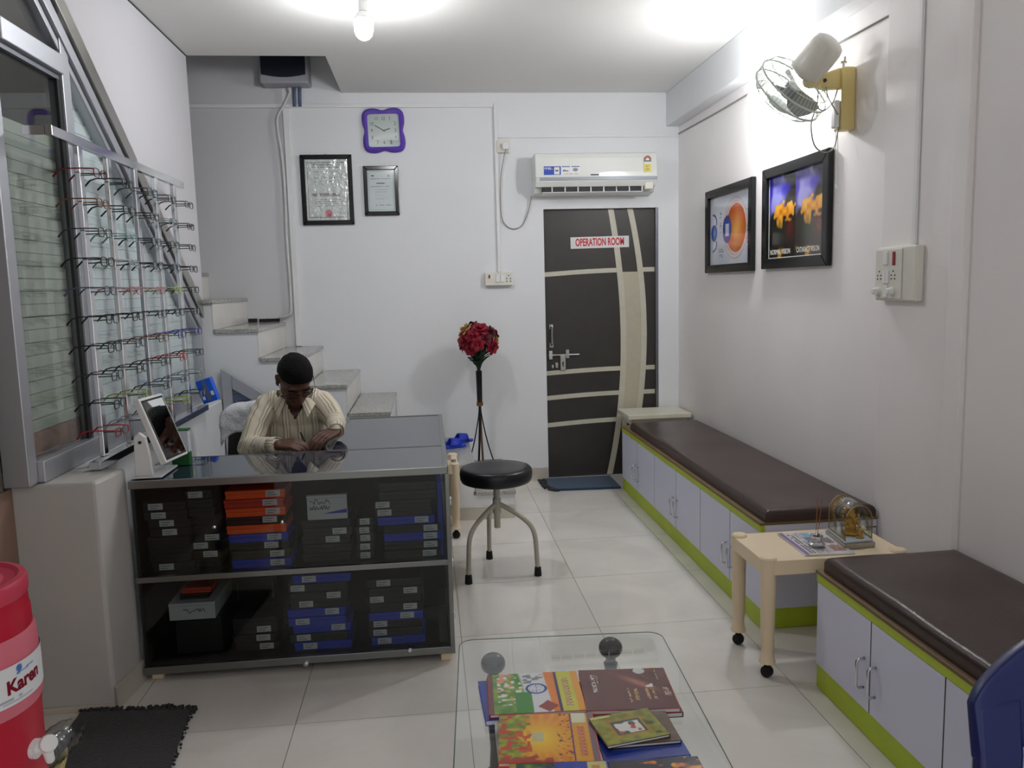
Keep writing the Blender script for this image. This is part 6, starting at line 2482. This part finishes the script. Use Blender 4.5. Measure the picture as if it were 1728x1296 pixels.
def back_fn(u, v):
    x = (u - 0.5) * (0.43 - 0.012 * v)
    e = abs(2 * u - 1)
    top = 0.842 + 0.09 * (1 - e ** 1.6) - 0.012 * max(0, (e - 0.86) / 0.14) ** 2
    z = 0.752 + (top - 0.752) * v
    return (cx_ + x, cy_ + 0.02 + 0.03 * v - 0.04 * e ** 2, z)


sheet_solid('backrest', back_fn, 33, 10, 0.022, 'navy', ch)
for s_ in (-1, 1):
    b = MB()
    v_ = []
    for z, xo, wd, yo in ((0.83, 0.205, 0.085, 0.01), (0.75, 0.215, 0.082, -0.018), (0.62, 0.222, 0.078, -0.03), (0.46, 0.228, 0.074, -0.045), (0.40, 0.230, 0.070, -0.045)):
        for dx, dy in ((0, 0.014), (0, -0.014), (-wd, -0.002), (-wd, 0.022)):
            v_.append((cx_ + s_ * (xo + dx), cy_ + yo + dy, z))
    fs_ = [(4 * i + k, 4 * i + (k + 1) % 4, 4 * i + 4 + (k + 1) % 4, 4 * i + 4 + k) for i in range(4) for k in range(4)] + [(0, 1, 2, 3), (16, 17, 18, 19)]
    b.add(v_, fs_)
    b.build('back_post', MT['navy'], ch, bevel=0.008, smooth='auto')
    b = MB()
    b.tube([(cx_ + s_ * 0.205, cy_ - 0.045, 0.41), (cx_ + s_ * 0.225, cy_ - 0.01, 0.2), (cx_ + s_ * 0.235, cy_ + 0.03, 0.001)], [0.036, 0.032, 0.026], 14, flat=0.6)
    b.build('leg', MT['navy'], ch, smooth='auto')
    b = MB()
    b.tube([(cx_ + s_ * 0.205, cy_ - 0.42, 0.42), (cx_ + s_ * 0.225, cy_ - 0.45, 0.001)], [0.03, 0.024], 12, flat=0.6)
    b.build('leg', MT['navy'], ch, smooth='auto')


def seat_fn(u, v):
    return (cx_ + (u - .5) * 0.43, cy_ - 0.46 + 0.43 * v, 0.425 + 0.02 * abs(2 * u - 1) ** 3 - 0.012 * math.sin(PI * v))


sheet_solid('seat', seat_fn, 16, 14, 0.02, 'navy', ch)
for k in range(3):
    b = MB()
    x = cx_ - 0.07 + 0.07 * k
    b.tube([(x, cy_ + 0.02, 0.765), (x, cy_ - 0.02, 0.60), (x, cy_ - 0.03, 0.43)], 0.016, 10, flat=0.4)
    b.build('back_slat', MT['navy'], ch, smooth='auto')


# ------------------------------------------------------------------ the man writing behind the counter
HC = vec(-0.632, 3.835, 1.088)                 # head centre
HR = rotz3(math.radians(25)) @ rotx3(math.radians(44)) @ roty3(math.radians(-3))


def hp(x, f, u):                               # head-local: x to his left, f forward (face), u up
    return HC + HR @ vec(x, -f, u)


man = thing('person', (-0.72, 4.05, 0.0), 'seated person in a cream striped shirt bent over writing behind the counter', 'person')
bd = MB()


def ell(mb_, c, r, R=None, n=24):
    mb_.sph(c, r, n, 14, R)


# head
ell(bd, hp(0, -0.012, 0.028), (0.075, 0.094, 0.086), HR)
ell(bd, hp(0, 0.022, -0.035), (0.064, 0.070, 0.080), HR)
ell(bd, hp(0, 0.045, -0.075), (0.048, 0.042, 0.040), HR)
ell(bd, hp(0, 0.070, -0.100), (0.022, 0.018, 0.016), HR)
ell(bd, hp(0, 0.072, 0.022), (0.055, 0.016, 0.016), HR)                # brow
bd.limb([hp(0, 0.086, 0.004), hp(0, 0.102, -0.022), hp(0, 0.108, -0.036)], [0.009, 0.012, 0.013], 12)
for s_ in (-1, 1):
    ell(bd, hp(s_ * 0.013, 0.096, -0.038), (0.009, 0.011, 0.008), HR, 12)    # nostril wings
    ell(bd, hp(s_ * 0.036, 0.062, -0.030), (0.022, 0.020, 0.018), HR, 14)    # cheek
    ell(bd, hp(s_ * 0.0775, -0.010, -0.010), (0.009, 0.017, 0.031), HR, 14)  # ear
    ell(bd, hp(s_ * 0.082, -0.018, 0.008), (0.008, 0.018, 0.016), HR, 12)
ell(bd, hp(0, 0.090, -0.064), (0.024, 0.012, 0.0065), HR, 14)
ell(bd, hp(0, 0.087, -0.075), (0.020, 0.012, 0.007), HR, 14)
# neck and trunk
bd.limb([hp(0, -0.025, -0.055), vec(-0.652, 3.925, 1.005), vec(-0.66, 3.965, 0.955)], [0.058, 0.058, 0.07], 20)
ell(bd, vec(-0.664, 3.99, 0.90), (0.155, 0.090, 0.085))
ell(bd, vec(-0.67, 4.02, 0.80), (0.150, 0.10, 0.14))
ell(bd, vec(-0.69, 4.07, 0.66), (0.145, 0.11, 0.14))
ell(bd, vec(-0.71, 4.09, 0.565), (0.165, 0.13, 0.095))
ARM = {'r': [vec(-0.795, 3.945, 0.948), vec(-0.845, 3.745, 0.792), vec(-0.698, 3.64, 0.815)],
       'l': [vec(-0.540, 3.985, 0.958), vec(-0.455, 3.86, 0.876), vec(-0.440, 3.725, 0.854)]}
for k in 'rl':
    a = ARM[k]
    bd.limb([a[0], (a[0] + a[1]) / 2, a[1], a[1] * .6 + a[2] * .4, a[2]], [0.050, 0.044, 0.038, 0.036, 0.026], 16)
for s_, kx in ((-1, -0.84), (1, -0.62)):
    bd.limb([vec(-0.71 + s_ * 0.085, 4.08, 0.555), vec(kx, 3.70, 0.555)], [0.085, 0.062], 18)
    bd.limb([vec(kx, 3.70, 0.555), vec(kx, 3.74, 0.33), vec(kx, 3.77, 0.10)], [0.060, 0.054, 0.038], 16)
    bd.limb([vec(kx, 3.78, 0.06), vec(kx + s_ * 0.01, 3.66, 0.04)], [0.042, 0.034], 14)


def hand(wr, d, nrm, thumb, curls, pinch):
    """wr wrist, d towards the fingers, nrm back of the hand, thumb side unit vector"""
    d = d / np.linalg.norm(d)
    thumb = thumb - d * thumb.dot(d)
    thumb /= np.linalg.norm(thumb)
    nrm = np.cross(d, thumb)
    if nrm[2] < 0:
        nrm = -nrm
    for q in (-0.030, -0.010, 0.010, 0.030):
        bd.limb([wr + d * 0.008 + thumb * q * 0.6, wr + d * 0.05 + thumb * q * 0.9, wr + d * 0.082 + thumb * q], [0.013, 0.0125, 0.0105], 10)
    tips = []
    for i, (q, ls) in enumerate(((0.031, (0.042, 0.025, 0.020)), (0.0105, (0.046, 0.028, 0.021)), (-0.0105, (0.043, 0.026, 0.020)), (-0.031, (0.034, 0.020, 0.018)))):
        p = wr + d * 0.084 + thumb * q
        pts, ang = [p], 0.0
        for L_, c_ in zip(ls, curls[i]):
            ang += c_
            p = p + (d * math.cos(ang) - nrm * math.sin(ang) + thumb * (-0.12 * (q > 0.02) + 0.06 * (q < -0.02))) * L_
            pts.append(p)
        bd.limb(pts, [0.0092, 0.0086, 0.0078, 0.0068], 10)
        tips.append(p)
    tb0 = wr + d * 0.022 + thumb * 0.024
    tb1 = tb0 + (d * 0.55 + thumb * 0.75 - nrm * 0.3) * 0.040
    tb2 = tb1 + (d * 0.85 + thumb * 0.10 - nrm * 0.45) * 0.033
    tb3 = tb2 + (d * 0.9 - thumb * 0.25 - nrm * 0.3) * 0.026
    bd.limb([tb0, tb1, tb2, tb3], [0.0145, 0.0115, 0.0098, 0.008], 10)
    return tips, tb3


tips, tbt = hand(ARM['r'][2], vec(0.93, -0.28, 0.06), None, vec(0.2, 0.85, 0.35),
                 ((0.40, 0.65, 0.35), (0.45, 0.75, 0.5), (0.5, 0.85, 0.6), (0.55, 0.9, 0.6)), True)
hand(ARM['l'][2], vec(-0.52, -0.60, -0.14), None, vec(-0.9, 0.1, 0.1),
     ((0.25, 0.35, 0.25), (0.3, 0.4, 0.3), (0.35, 0.45, 0.3), (0.4, 0.5, 0.3)), False)
remesh(bd, 0.0042, 3).build('body', MT['skin'], man, smooth=True)

# eyes looking down: lids with a dark lash line, brows
for s_ in (-1, 1):
    b = MB()
    ell(b, hp(s_ * 0.032, 0.072, 0.000), (0.0145, 0.012, 0.009), HR, 16)
    b.build('eyelid', MT['skin'], man, smooth=True)
    b = MB()
    b.tube([hp(s_ * (0.032 + 0.014 * q), 0.0835 - 0.004 * q * q, -0.0055 + 0.002 * q * q) for q in (-1, -.5, 0, .5, 1)], 0.0016, 6)
    b.build('eyelash', MT['hair'], man, smooth=True)
    b = MB()
    b.tube([hp(s_ * (0.034 + 0.02 * q), 0.0875 - 0.008 * max(q, 0), 0.0225 - 0.003 * q * q) for q in (-1, -.5, 0, .5, 1)], [0.002, 0.004, 0.004, 0.0035, 0.0015], 6)
    b.build('eyebrow', MT['hair'], man, smooth=True)

# hair: a cap over the cranium that sinks into the head below the hairline
hb = MB()
hb.sph((0, 0, 0), 1.0, 48, 34)
V = np.array(hb.v)
# head-local directions: x, f (= -y), u
x, f_, u = V[:, 0], -V[:, 1], V[:, 2]
line = np.where(f_ > 0, 0.10 + 0.26 * np.clip(f_, 0, 1) - 0.10 * np.abs(x) * (f_ > .3), -0.55 + 0.75 * np.clip(1 + f_ * 1.6, 0, 1))
cover = sstep(u - line, -0.10, 0.06)
k = 0.90 + 0.19 * cover
rs = vnoise(np.arctan2(V[:, 1], V[:, 0]) / (2 * PI) + .5, u * .5 + .5, 26, 16, 6)
k = k + cover * (rs - .5) * 0.045 + cover * np.clip(u, 0, 1) * 0.04
loc = np.stack([x * 0.075 * k, -(f_ * 0.094 * k), u * 0.086 * k], 1)
hb.v = [tuple(hp(0, -0.012, 0.028) + HR @ q) for q in loc]
hb.build('hair', MT['hair'], man, smooth=True)

# spectacles on the nose
b = MB()
for s_ in (-1, 1):
    b.tube([hp(s_ * 0.033 + p[0], 0.098 - 0.12 * abs(p[0] + s_ * .0) * 0.3, -0.004 + p[1]) for p in rrect(-0.025, 0.025, -0.017, 0.016, 0.010, 4)], 0.0015, 6, closed=True)
    b.tube([hp(s_ * 0.058, 0.096, 0.004), hp(s_ * 0.073, 0.088, 0.006), hp(s_ * 0.083, 0.03, 0.006), hp(s_ * 0.087, -0.012, 0.010), hp(s_ * 0.082, -0.035, -0.01)], 0.0015, 6)
b.tube([hp(-0.009, 0.099, 0.0), hp(0, 0.103, 0.004), hp(0.009, 0.099, 0.0)], 0.0014, 6)
sp = b.build('spectacles', MT['black'], man, smooth=True)
sp['label'] = 'thin dark spectacles low on the nose'
for s_ in (-1, 1):
    b = MB()
    pl = [hp(s_ * 0.033 + p[0], 0.0975, -0.004 + p[1]) for p in rrect(-0.024, 0.024, -0.016, 0.015, 0.009, 3)]
    b.add(pl, [tuple(range(len(pl)))])
    b.build('lens', lensm, sp)

# shirt
sh = MB()
SEG = []


def seg(pts, rad, kind):
    sh.limb(pts, rad, 20)
    for i in range(len(pts) - 1):
        SEG.append((pts[i], pts[i + 1], rad[i], rad[i + 1], kind))


ell(sh, vec(-0.664, 3.985, 0.91), (0.168, 0.102, 0.092))
ell(sh, vec(-0.668, 4.01, 0.81), (0.165, 0.116, 0.16))
ell(sh, vec(-0.685, 4.05, 0.68), (0.165, 0.135, 0.15))
sh.limb([vec(-0.66, 3.955, 0.965), vec(-0.663, 3.975, 0.93)], [0.078, 0.10], 20)
for a, b_ in (('r', -1), ('l', 1)):
    A = ARM[a]
    sh.limb([vec(-0.66 + b_ * 0.055, 3.955, 0.975), A[0]], [0.062, 0.058], 18)
    seg([A[0], (A[0] + A[1]) / 2 + vec(b_ * 0.004, 0, 0), A[1] + vec(0, 0.004, -0.004)], [0.060, 0.058, 0.051], 'arm')
    w_ = A[2] + (A[1] - A[2]) * 0.10
    seg([A[1], A[1] * .5 + w_ * .5, w_], [0.050, 0.045, 0.037], 'fore')
sr = remesh(sh, 0.0075, 4)
V = np.array(sr.v)
best = np.full(len(V), 1e9)
st = V[:, 0].copy() * 1.0
dist_t = np.abs(np.hypot((V[:, 0] + 0.668) / 0.17, (V[:, 1] - 4.01) / 0.125))
for (p, q, ra, rb, kd) in SEG:
    d = q - p
    L = np.linalg.norm(d)
    d = d / L
    t = np.clip((V - p) @ d, 0, L)
    perp = V - (p + t[:, None] * d)
    r = np.linalg.norm(perp, axis=1)
    u1, u2, _ = basis(d)
    nd = r / (ra + (rb - ra) * t / L)
    ok = (nd < 1.12) & (nd < best) & (dist_t > 0.96)
    ang = np.arctan2(perp @ u2, perp @ u1) * 0.055
    st = np.where(ok, ang if kd == 'arm' else t + ang * 0.15, st)
    best = np.where(ok, nd, best)
# soft wrinkles
N_ = V - vec(-0.668, 4.0, 0.85)
N_ /= np.linalg.norm(N_, axis=1)[:, None]
wr = np.sin(V[:, 2] * 70 + V[:, 0] * 55 + 2.2 * np.sin(V[:, 0] * 31 + V[:, 1] * 23)) * 0.0022 + np.sin(V[:, 0] * 95 + V[:, 2] * 22 + 1.5 * np.sin(V[:, 2] * 26)) * 0.0022
V = V + N_ * wr[:, None]
sr.v = [tuple(p) for p in V]
# open neck: drop the faces inside the V
cx = -0.648


def in_v(p):
    return p[1] < 3.97 and p[2] > 0.885 and abs(p[0] - cx - (p[2] - 0.9) * 0.06) < (p[2] - 0.885) * 0.50


sr.f = [f for f in sr.f if not in_v(np.mean([V[i] for i in f], axis=0)) and not (np.mean([V[i][2] for i in f]) > 1.0 and np.hypot(np.mean([V[i][0] for i in f]) + 0.652, np.mean([V[i][1] for i in f]) - 3.94) < 0.088)]
sr.mi = [0] * len(sr.f)
smat = mat('cream striped cotton', rgb(214, 206, 186), 0.85, bump=(350, 0.15))
nt = smat.node_tree
at = nt.nodes.new('ShaderNodeAttribute')
at.attribute_name = 'st'
mu = nt.nodes.new('ShaderNodeMath')
mu.operation = 'MULTIPLY'
mu.inputs[1].default_value = 15.0
fr = nt.nodes.new('ShaderNodeMath')
fr.operation = 'FRACT'
cr = nt.nodes.new('ShaderNodeValToRGB')
cr.color_ramp.interpolation = 'CONSTANT'
els = cr.color_ramp.elements
els[0].position, els[0].color = 0.0, (*rgb(214, 206, 186), 1)
els[1].position, els[1].color = 0.30, (*rgb(178, 164, 138), 1)
for p, c in ((0.44, rgb(224, 218, 204)), (0.56, rgb(160, 146, 122)), (0.62, rgb(224, 218, 204)), (0.74, rgb(190, 178, 152)), (0.86, rgb(216, 208, 190))):
    e = els.new(p)
    e.color = (*c, 1)
nt.links.new(at.outputs['Fac'], mu.inputs[0])
nt.links.new(mu.outputs[0], fr.inputs[0])
nt.links.new(fr.outputs[0], cr.inputs[0])
nt.links.new(cr.outputs[0], nt.nodes['Principled BSDF'].inputs['Base Color'])
so_ = sr.build('shirt', smat, man, smooth=True)
a_ = so_.data.attributes.new('st', 'FLOAT', 'POINT')
a_.data.foreach_set('value', (st + 2.0).astype(float))
# collar
NCc = vec(-0.652, 3.935, 0.985)


def collar_fn(u, v):
    a = (u - 0.5) * math.radians(305)             # 0 = nape
    e = abs(u - 0.5) * 2
    r = 0.068 + 0.030 * v + 0.006 * (1 - e)
    z = 0.030 - 0.040 * v - 0.022 * e
    fl = max(0, (e - 0.72) / 0.28)
    z -= 0.050 * v * fl ** 1.5
    p = vec(math.sin(a) * r * 1.06, math.cos(a) * r, z)
    p[1] += -0.012 * fl * v - 0.010 * fl + 0.02 * (1 - e)
    p[0] += (1 if u > 0.5 else -1) * 0.020 * fl * v
    return tuple(NCc + p)


def collar_build():
    b_ = MB()
    nu, nv = 41, 6
    v = [collar_fn(i / (nu - 1), j / (nv - 1)) for j in range(nv) for i in range(nu)]
    b_.add(v, [(j * nu + i, j * nu + i + 1, (j + 1) * nu + i + 1, (j + 1) * nu + i) for j in range(nv - 1) for i in range(nu - 1)])
    o_ = b_.build('collar', smat, man, smooth=True)
    q_ = o_.modifiers.new('solid', 'SOLIDIFY')
    q_.thickness = 0.003
    a2 = o_.data.attributes.new('st', 'FLOAT', 'POINT')
    a2.data.foreach_set('value', [2.0 + (i / (nu - 1)) * 0.45 for j in range(nv) for i in range(nu)])


collar_build()
for k in 'rl':
    A = ARM[k]
    d = A[2] - A[1]
    d /= np.linalg.norm(d)
    b = MB()
    p = A[2] - d * 0.035
    b.tube([p, p + d * 0.04], [0.0395, 0.0375], 22, caps=False)
    o = b.build('cuff', smat, man, smooth=True)
    q = o.modifiers.new('solid', 'SOLIDIFY')
    q.thickness = 0.003
    a2 = o.data.attributes.new('st', 'FLOAT', 'POINT')
    a2.data.foreach_set('value', [2.0 + (i % 22) * 0.011 for i in range(44)])
b = MB()
for i in range(12):
    pass
pk = [(-0.615, 0.845), (-0.545, 0.845), (-0.545, 0.775), (-0.58, 0.762), (-0.615, 0.775)]
# trousers and shoes
tr = MB()
for s_, kx in ((-1, -0.84), (1, -0.62)):
    tr.limb([vec(-0.71 + s_ * 0.085, 4.08, 0.558), vec(kx, 3.70, 0.557)], [0.092, 0.070], 18)
    tr.limb([vec(kx, 3.70, 0.557), vec(kx, 3.745, 0.33), vec(kx, 3.775, 0.11)], [0.068, 0.064, 0.052], 16)
ell(tr, vec(-0.71, 4.09, 0.568), (0.172, 0.135, 0.10))
remesh(tr, 0.010, 2).build('trousers', MT['trouser'], man, smooth=True)
for s_, kx in ((-1, -0.84), (1, -0.62)):
    b = MB()
    b.limb([vec(kx, 3.79, 0.048), vec(kx + s_ * 0.012, 3.65, 0.042)], [0.046, 0.040], 14)
    b.box(kx - 0.04, kx + 0.04, 3.63, 3.83, 0.002, 0.02)
    b.build('shoe', MT['black'], man, smooth='auto')

# pen, writing pad
gripp = (tips[0] + tbt) / 2 + vec(0.006, -0.002, 0.004)
nib = vec(gripp[0] + 0.022, gripp[1] - 0.012, 0.7475)
pd = gripp - nib
pd /= np.linalg.norm(pd)
t = thing('pen', tuple(nib), 'dark ball pen held by the writing person', 'pen')
b = MB()
b.tube([nib, nib + pd * 0.012, nib + pd * 0.014, nib + pd * 0.13], [0.0006, 0.003, 0.004, 0.004], 10)
b.build('barrel', MT['blackgloss'], t, smooth='auto')
b = MB()
b.tube([nib + pd * 0.131, nib + pd * 0.14], [0.0042, 0.003], 10)
b.build('cap', MT['chrome'], t, smooth='auto')
t = thing('notepad', (-0.53, 3.61, 0.7355), 'white writing pad under the hands of the writing person', 'notepad')
b = MB()
b.prism([(-0.60, 3.555), (-0.465, 3.54), (-0.468, 3.70), (-0.60, 3.715)], 'z', 0.7355, 0.745)
b.build('pad_block', MT['paper'], t)
b = MB()
b.prism([(-0.60, 3.553), (-0.467, 3.538), (-0.470, 3.70), (-0.60, 3.715)], 'z', 0.7453, 0.7458)
b.build('top_sheet', MT['paper'], t)

# ------------------------------------------------------------------ office chair with a towel over its back
oc = thing('office_chair', (-0.80, 4.12, 0), 'black office chair under the writing person', 'chair')
CR = rotz3(math.radians(-6))
CB = vec(-0.845, 4.30, 0)


def cb(x, y, z):
    p = CB + CR @ vec(x, y, 0)
    return (p[0], p[1], z)


def cback(u, v):
    x = (u - .5) * (0.47 - 0.05 * v * v)
    z = 0.50 + 0.375 * v
    if v > 0.8:
        z -= 0.05 * max(0, abs(2 * u - 1) - 0.6) ** 2 / .16
    return cb(x, 0.03 * v - 0.045 * (1 - (2 * u - 1) ** 2) * -1 - 0.04, z)


sheet_solid('backrest', cback, 18, 12, 0.05, 'black', oc)
b = MB()
b.prism([cb(*p, 0)[:2] for p in [(q[0], q[1] - 0.29) for q in rrect(-0.23, 0.23, -0.19, 0.22, 0.06, 5)]], 'z', 0.40, 0.455)
b.build('seat', MT['black'], oc, bevel=0.015, smooth='auto')
b = MB()
b.tube([cb(0, 0.03, 0.62), cb(0, 0.05, 0.5), cb(0, -0.02, 0.39), cb(0, -0.2, 0.385)], 0.018, 10)
b.build('back_support', MT['black'], oc, smooth='auto')
b = MB()
b.cyl(cb(0, -0.17, 0.085), cb(0, -0.17, 0.395), 0.024, n=16)
b.build('gas_column', MT['black'], oc, smooth='auto')
for k in range(5):
    a = 2 * PI * k / 5 + 0.3
    b = MB()
    b.tube([cb(0, -0.17, 0.10), cb(0.22 * math.cos(a), -0.17 + 0.22 * math.sin(a), 0.065)], [0.024, 0.016], 10)
    lg = b.build('leg', MT['black'], oc, smooth='auto')
    b = MB()
    c = vec(*cb(0.22 * math.cos(a), -0.17 + 0.22 * math.sin(a), 0.0265))
    b.lathe([(0.004, -0.018), (0.025, -0.016), (0.025, 0.016), (0.004, 0.018)], tuple(c), (-math.sin(a), math.cos(a), 0), 16)
    b.build('caster', MT['rubber'], lg, smooth='auto')
b = MB()
nu, nv = 34, 26
v = []
for j in range(nv):
    for i in range(nu):
        u, w_ = i / (nu - 1), j / (nv - 1)
        x = (u - .5) * 0.50
        # path over the top edge: front flap, over, back flap
        s_ = (w_ - 0.42) * 0.52
        zt_ = 0.895 - 0.05 * max(0, abs(2 * u - 1) - 0.6) ** 2 / .16
        hem = 0.10 * math.sin(u * 5.5 + 0.6) + 0.05 * u
        rr = 0.048
        if s_ < -0.05:
            y, z = -rr, zt_ + (s_ + 0.05) * (1.0 - 0.7 * hem / 0.15 * 0.6)
        elif s_ > 0.05:
            y, z = rr, zt_ - (s_ - 0.05)
        else:
            a = s_ / 0.05 * PI / 2
            y, z = rr * math.sin(a), zt_ + rr * math.cos(a) * 0.7
        fold = 0.008 * math.sin(u * 38 + 2 * math.sin(w_ * 5)) * (0.4 + abs(s_) * 2) + 0.005 * math.sin(w_ * 30 + u * 9)
        y += (0.004 + abs(fold)) * (-1 if s_ < 0 else 1)
        x2 = (2 * u - 1)
        v.append(cb(x, y + 0.03 - 0.04 + 0.045 * (1 - x2 * x2), z + 0.004 * math.sin(u * 23)))
b.add(v, [(j * nu + i, j * nu + i + 1, (j + 1) * nu + i + 1, (j + 1) * nu + i) for j in range(nv - 1) for i in range(nu - 1)])
o = b.build('towel', MT['cloth_w'], smooth=True)
q = o.modifiers.new('solid', 'SOLIDIFY')
q.thickness = 0.004
tag(o, 'white towel draped over the back of the black office chair', 'towel')
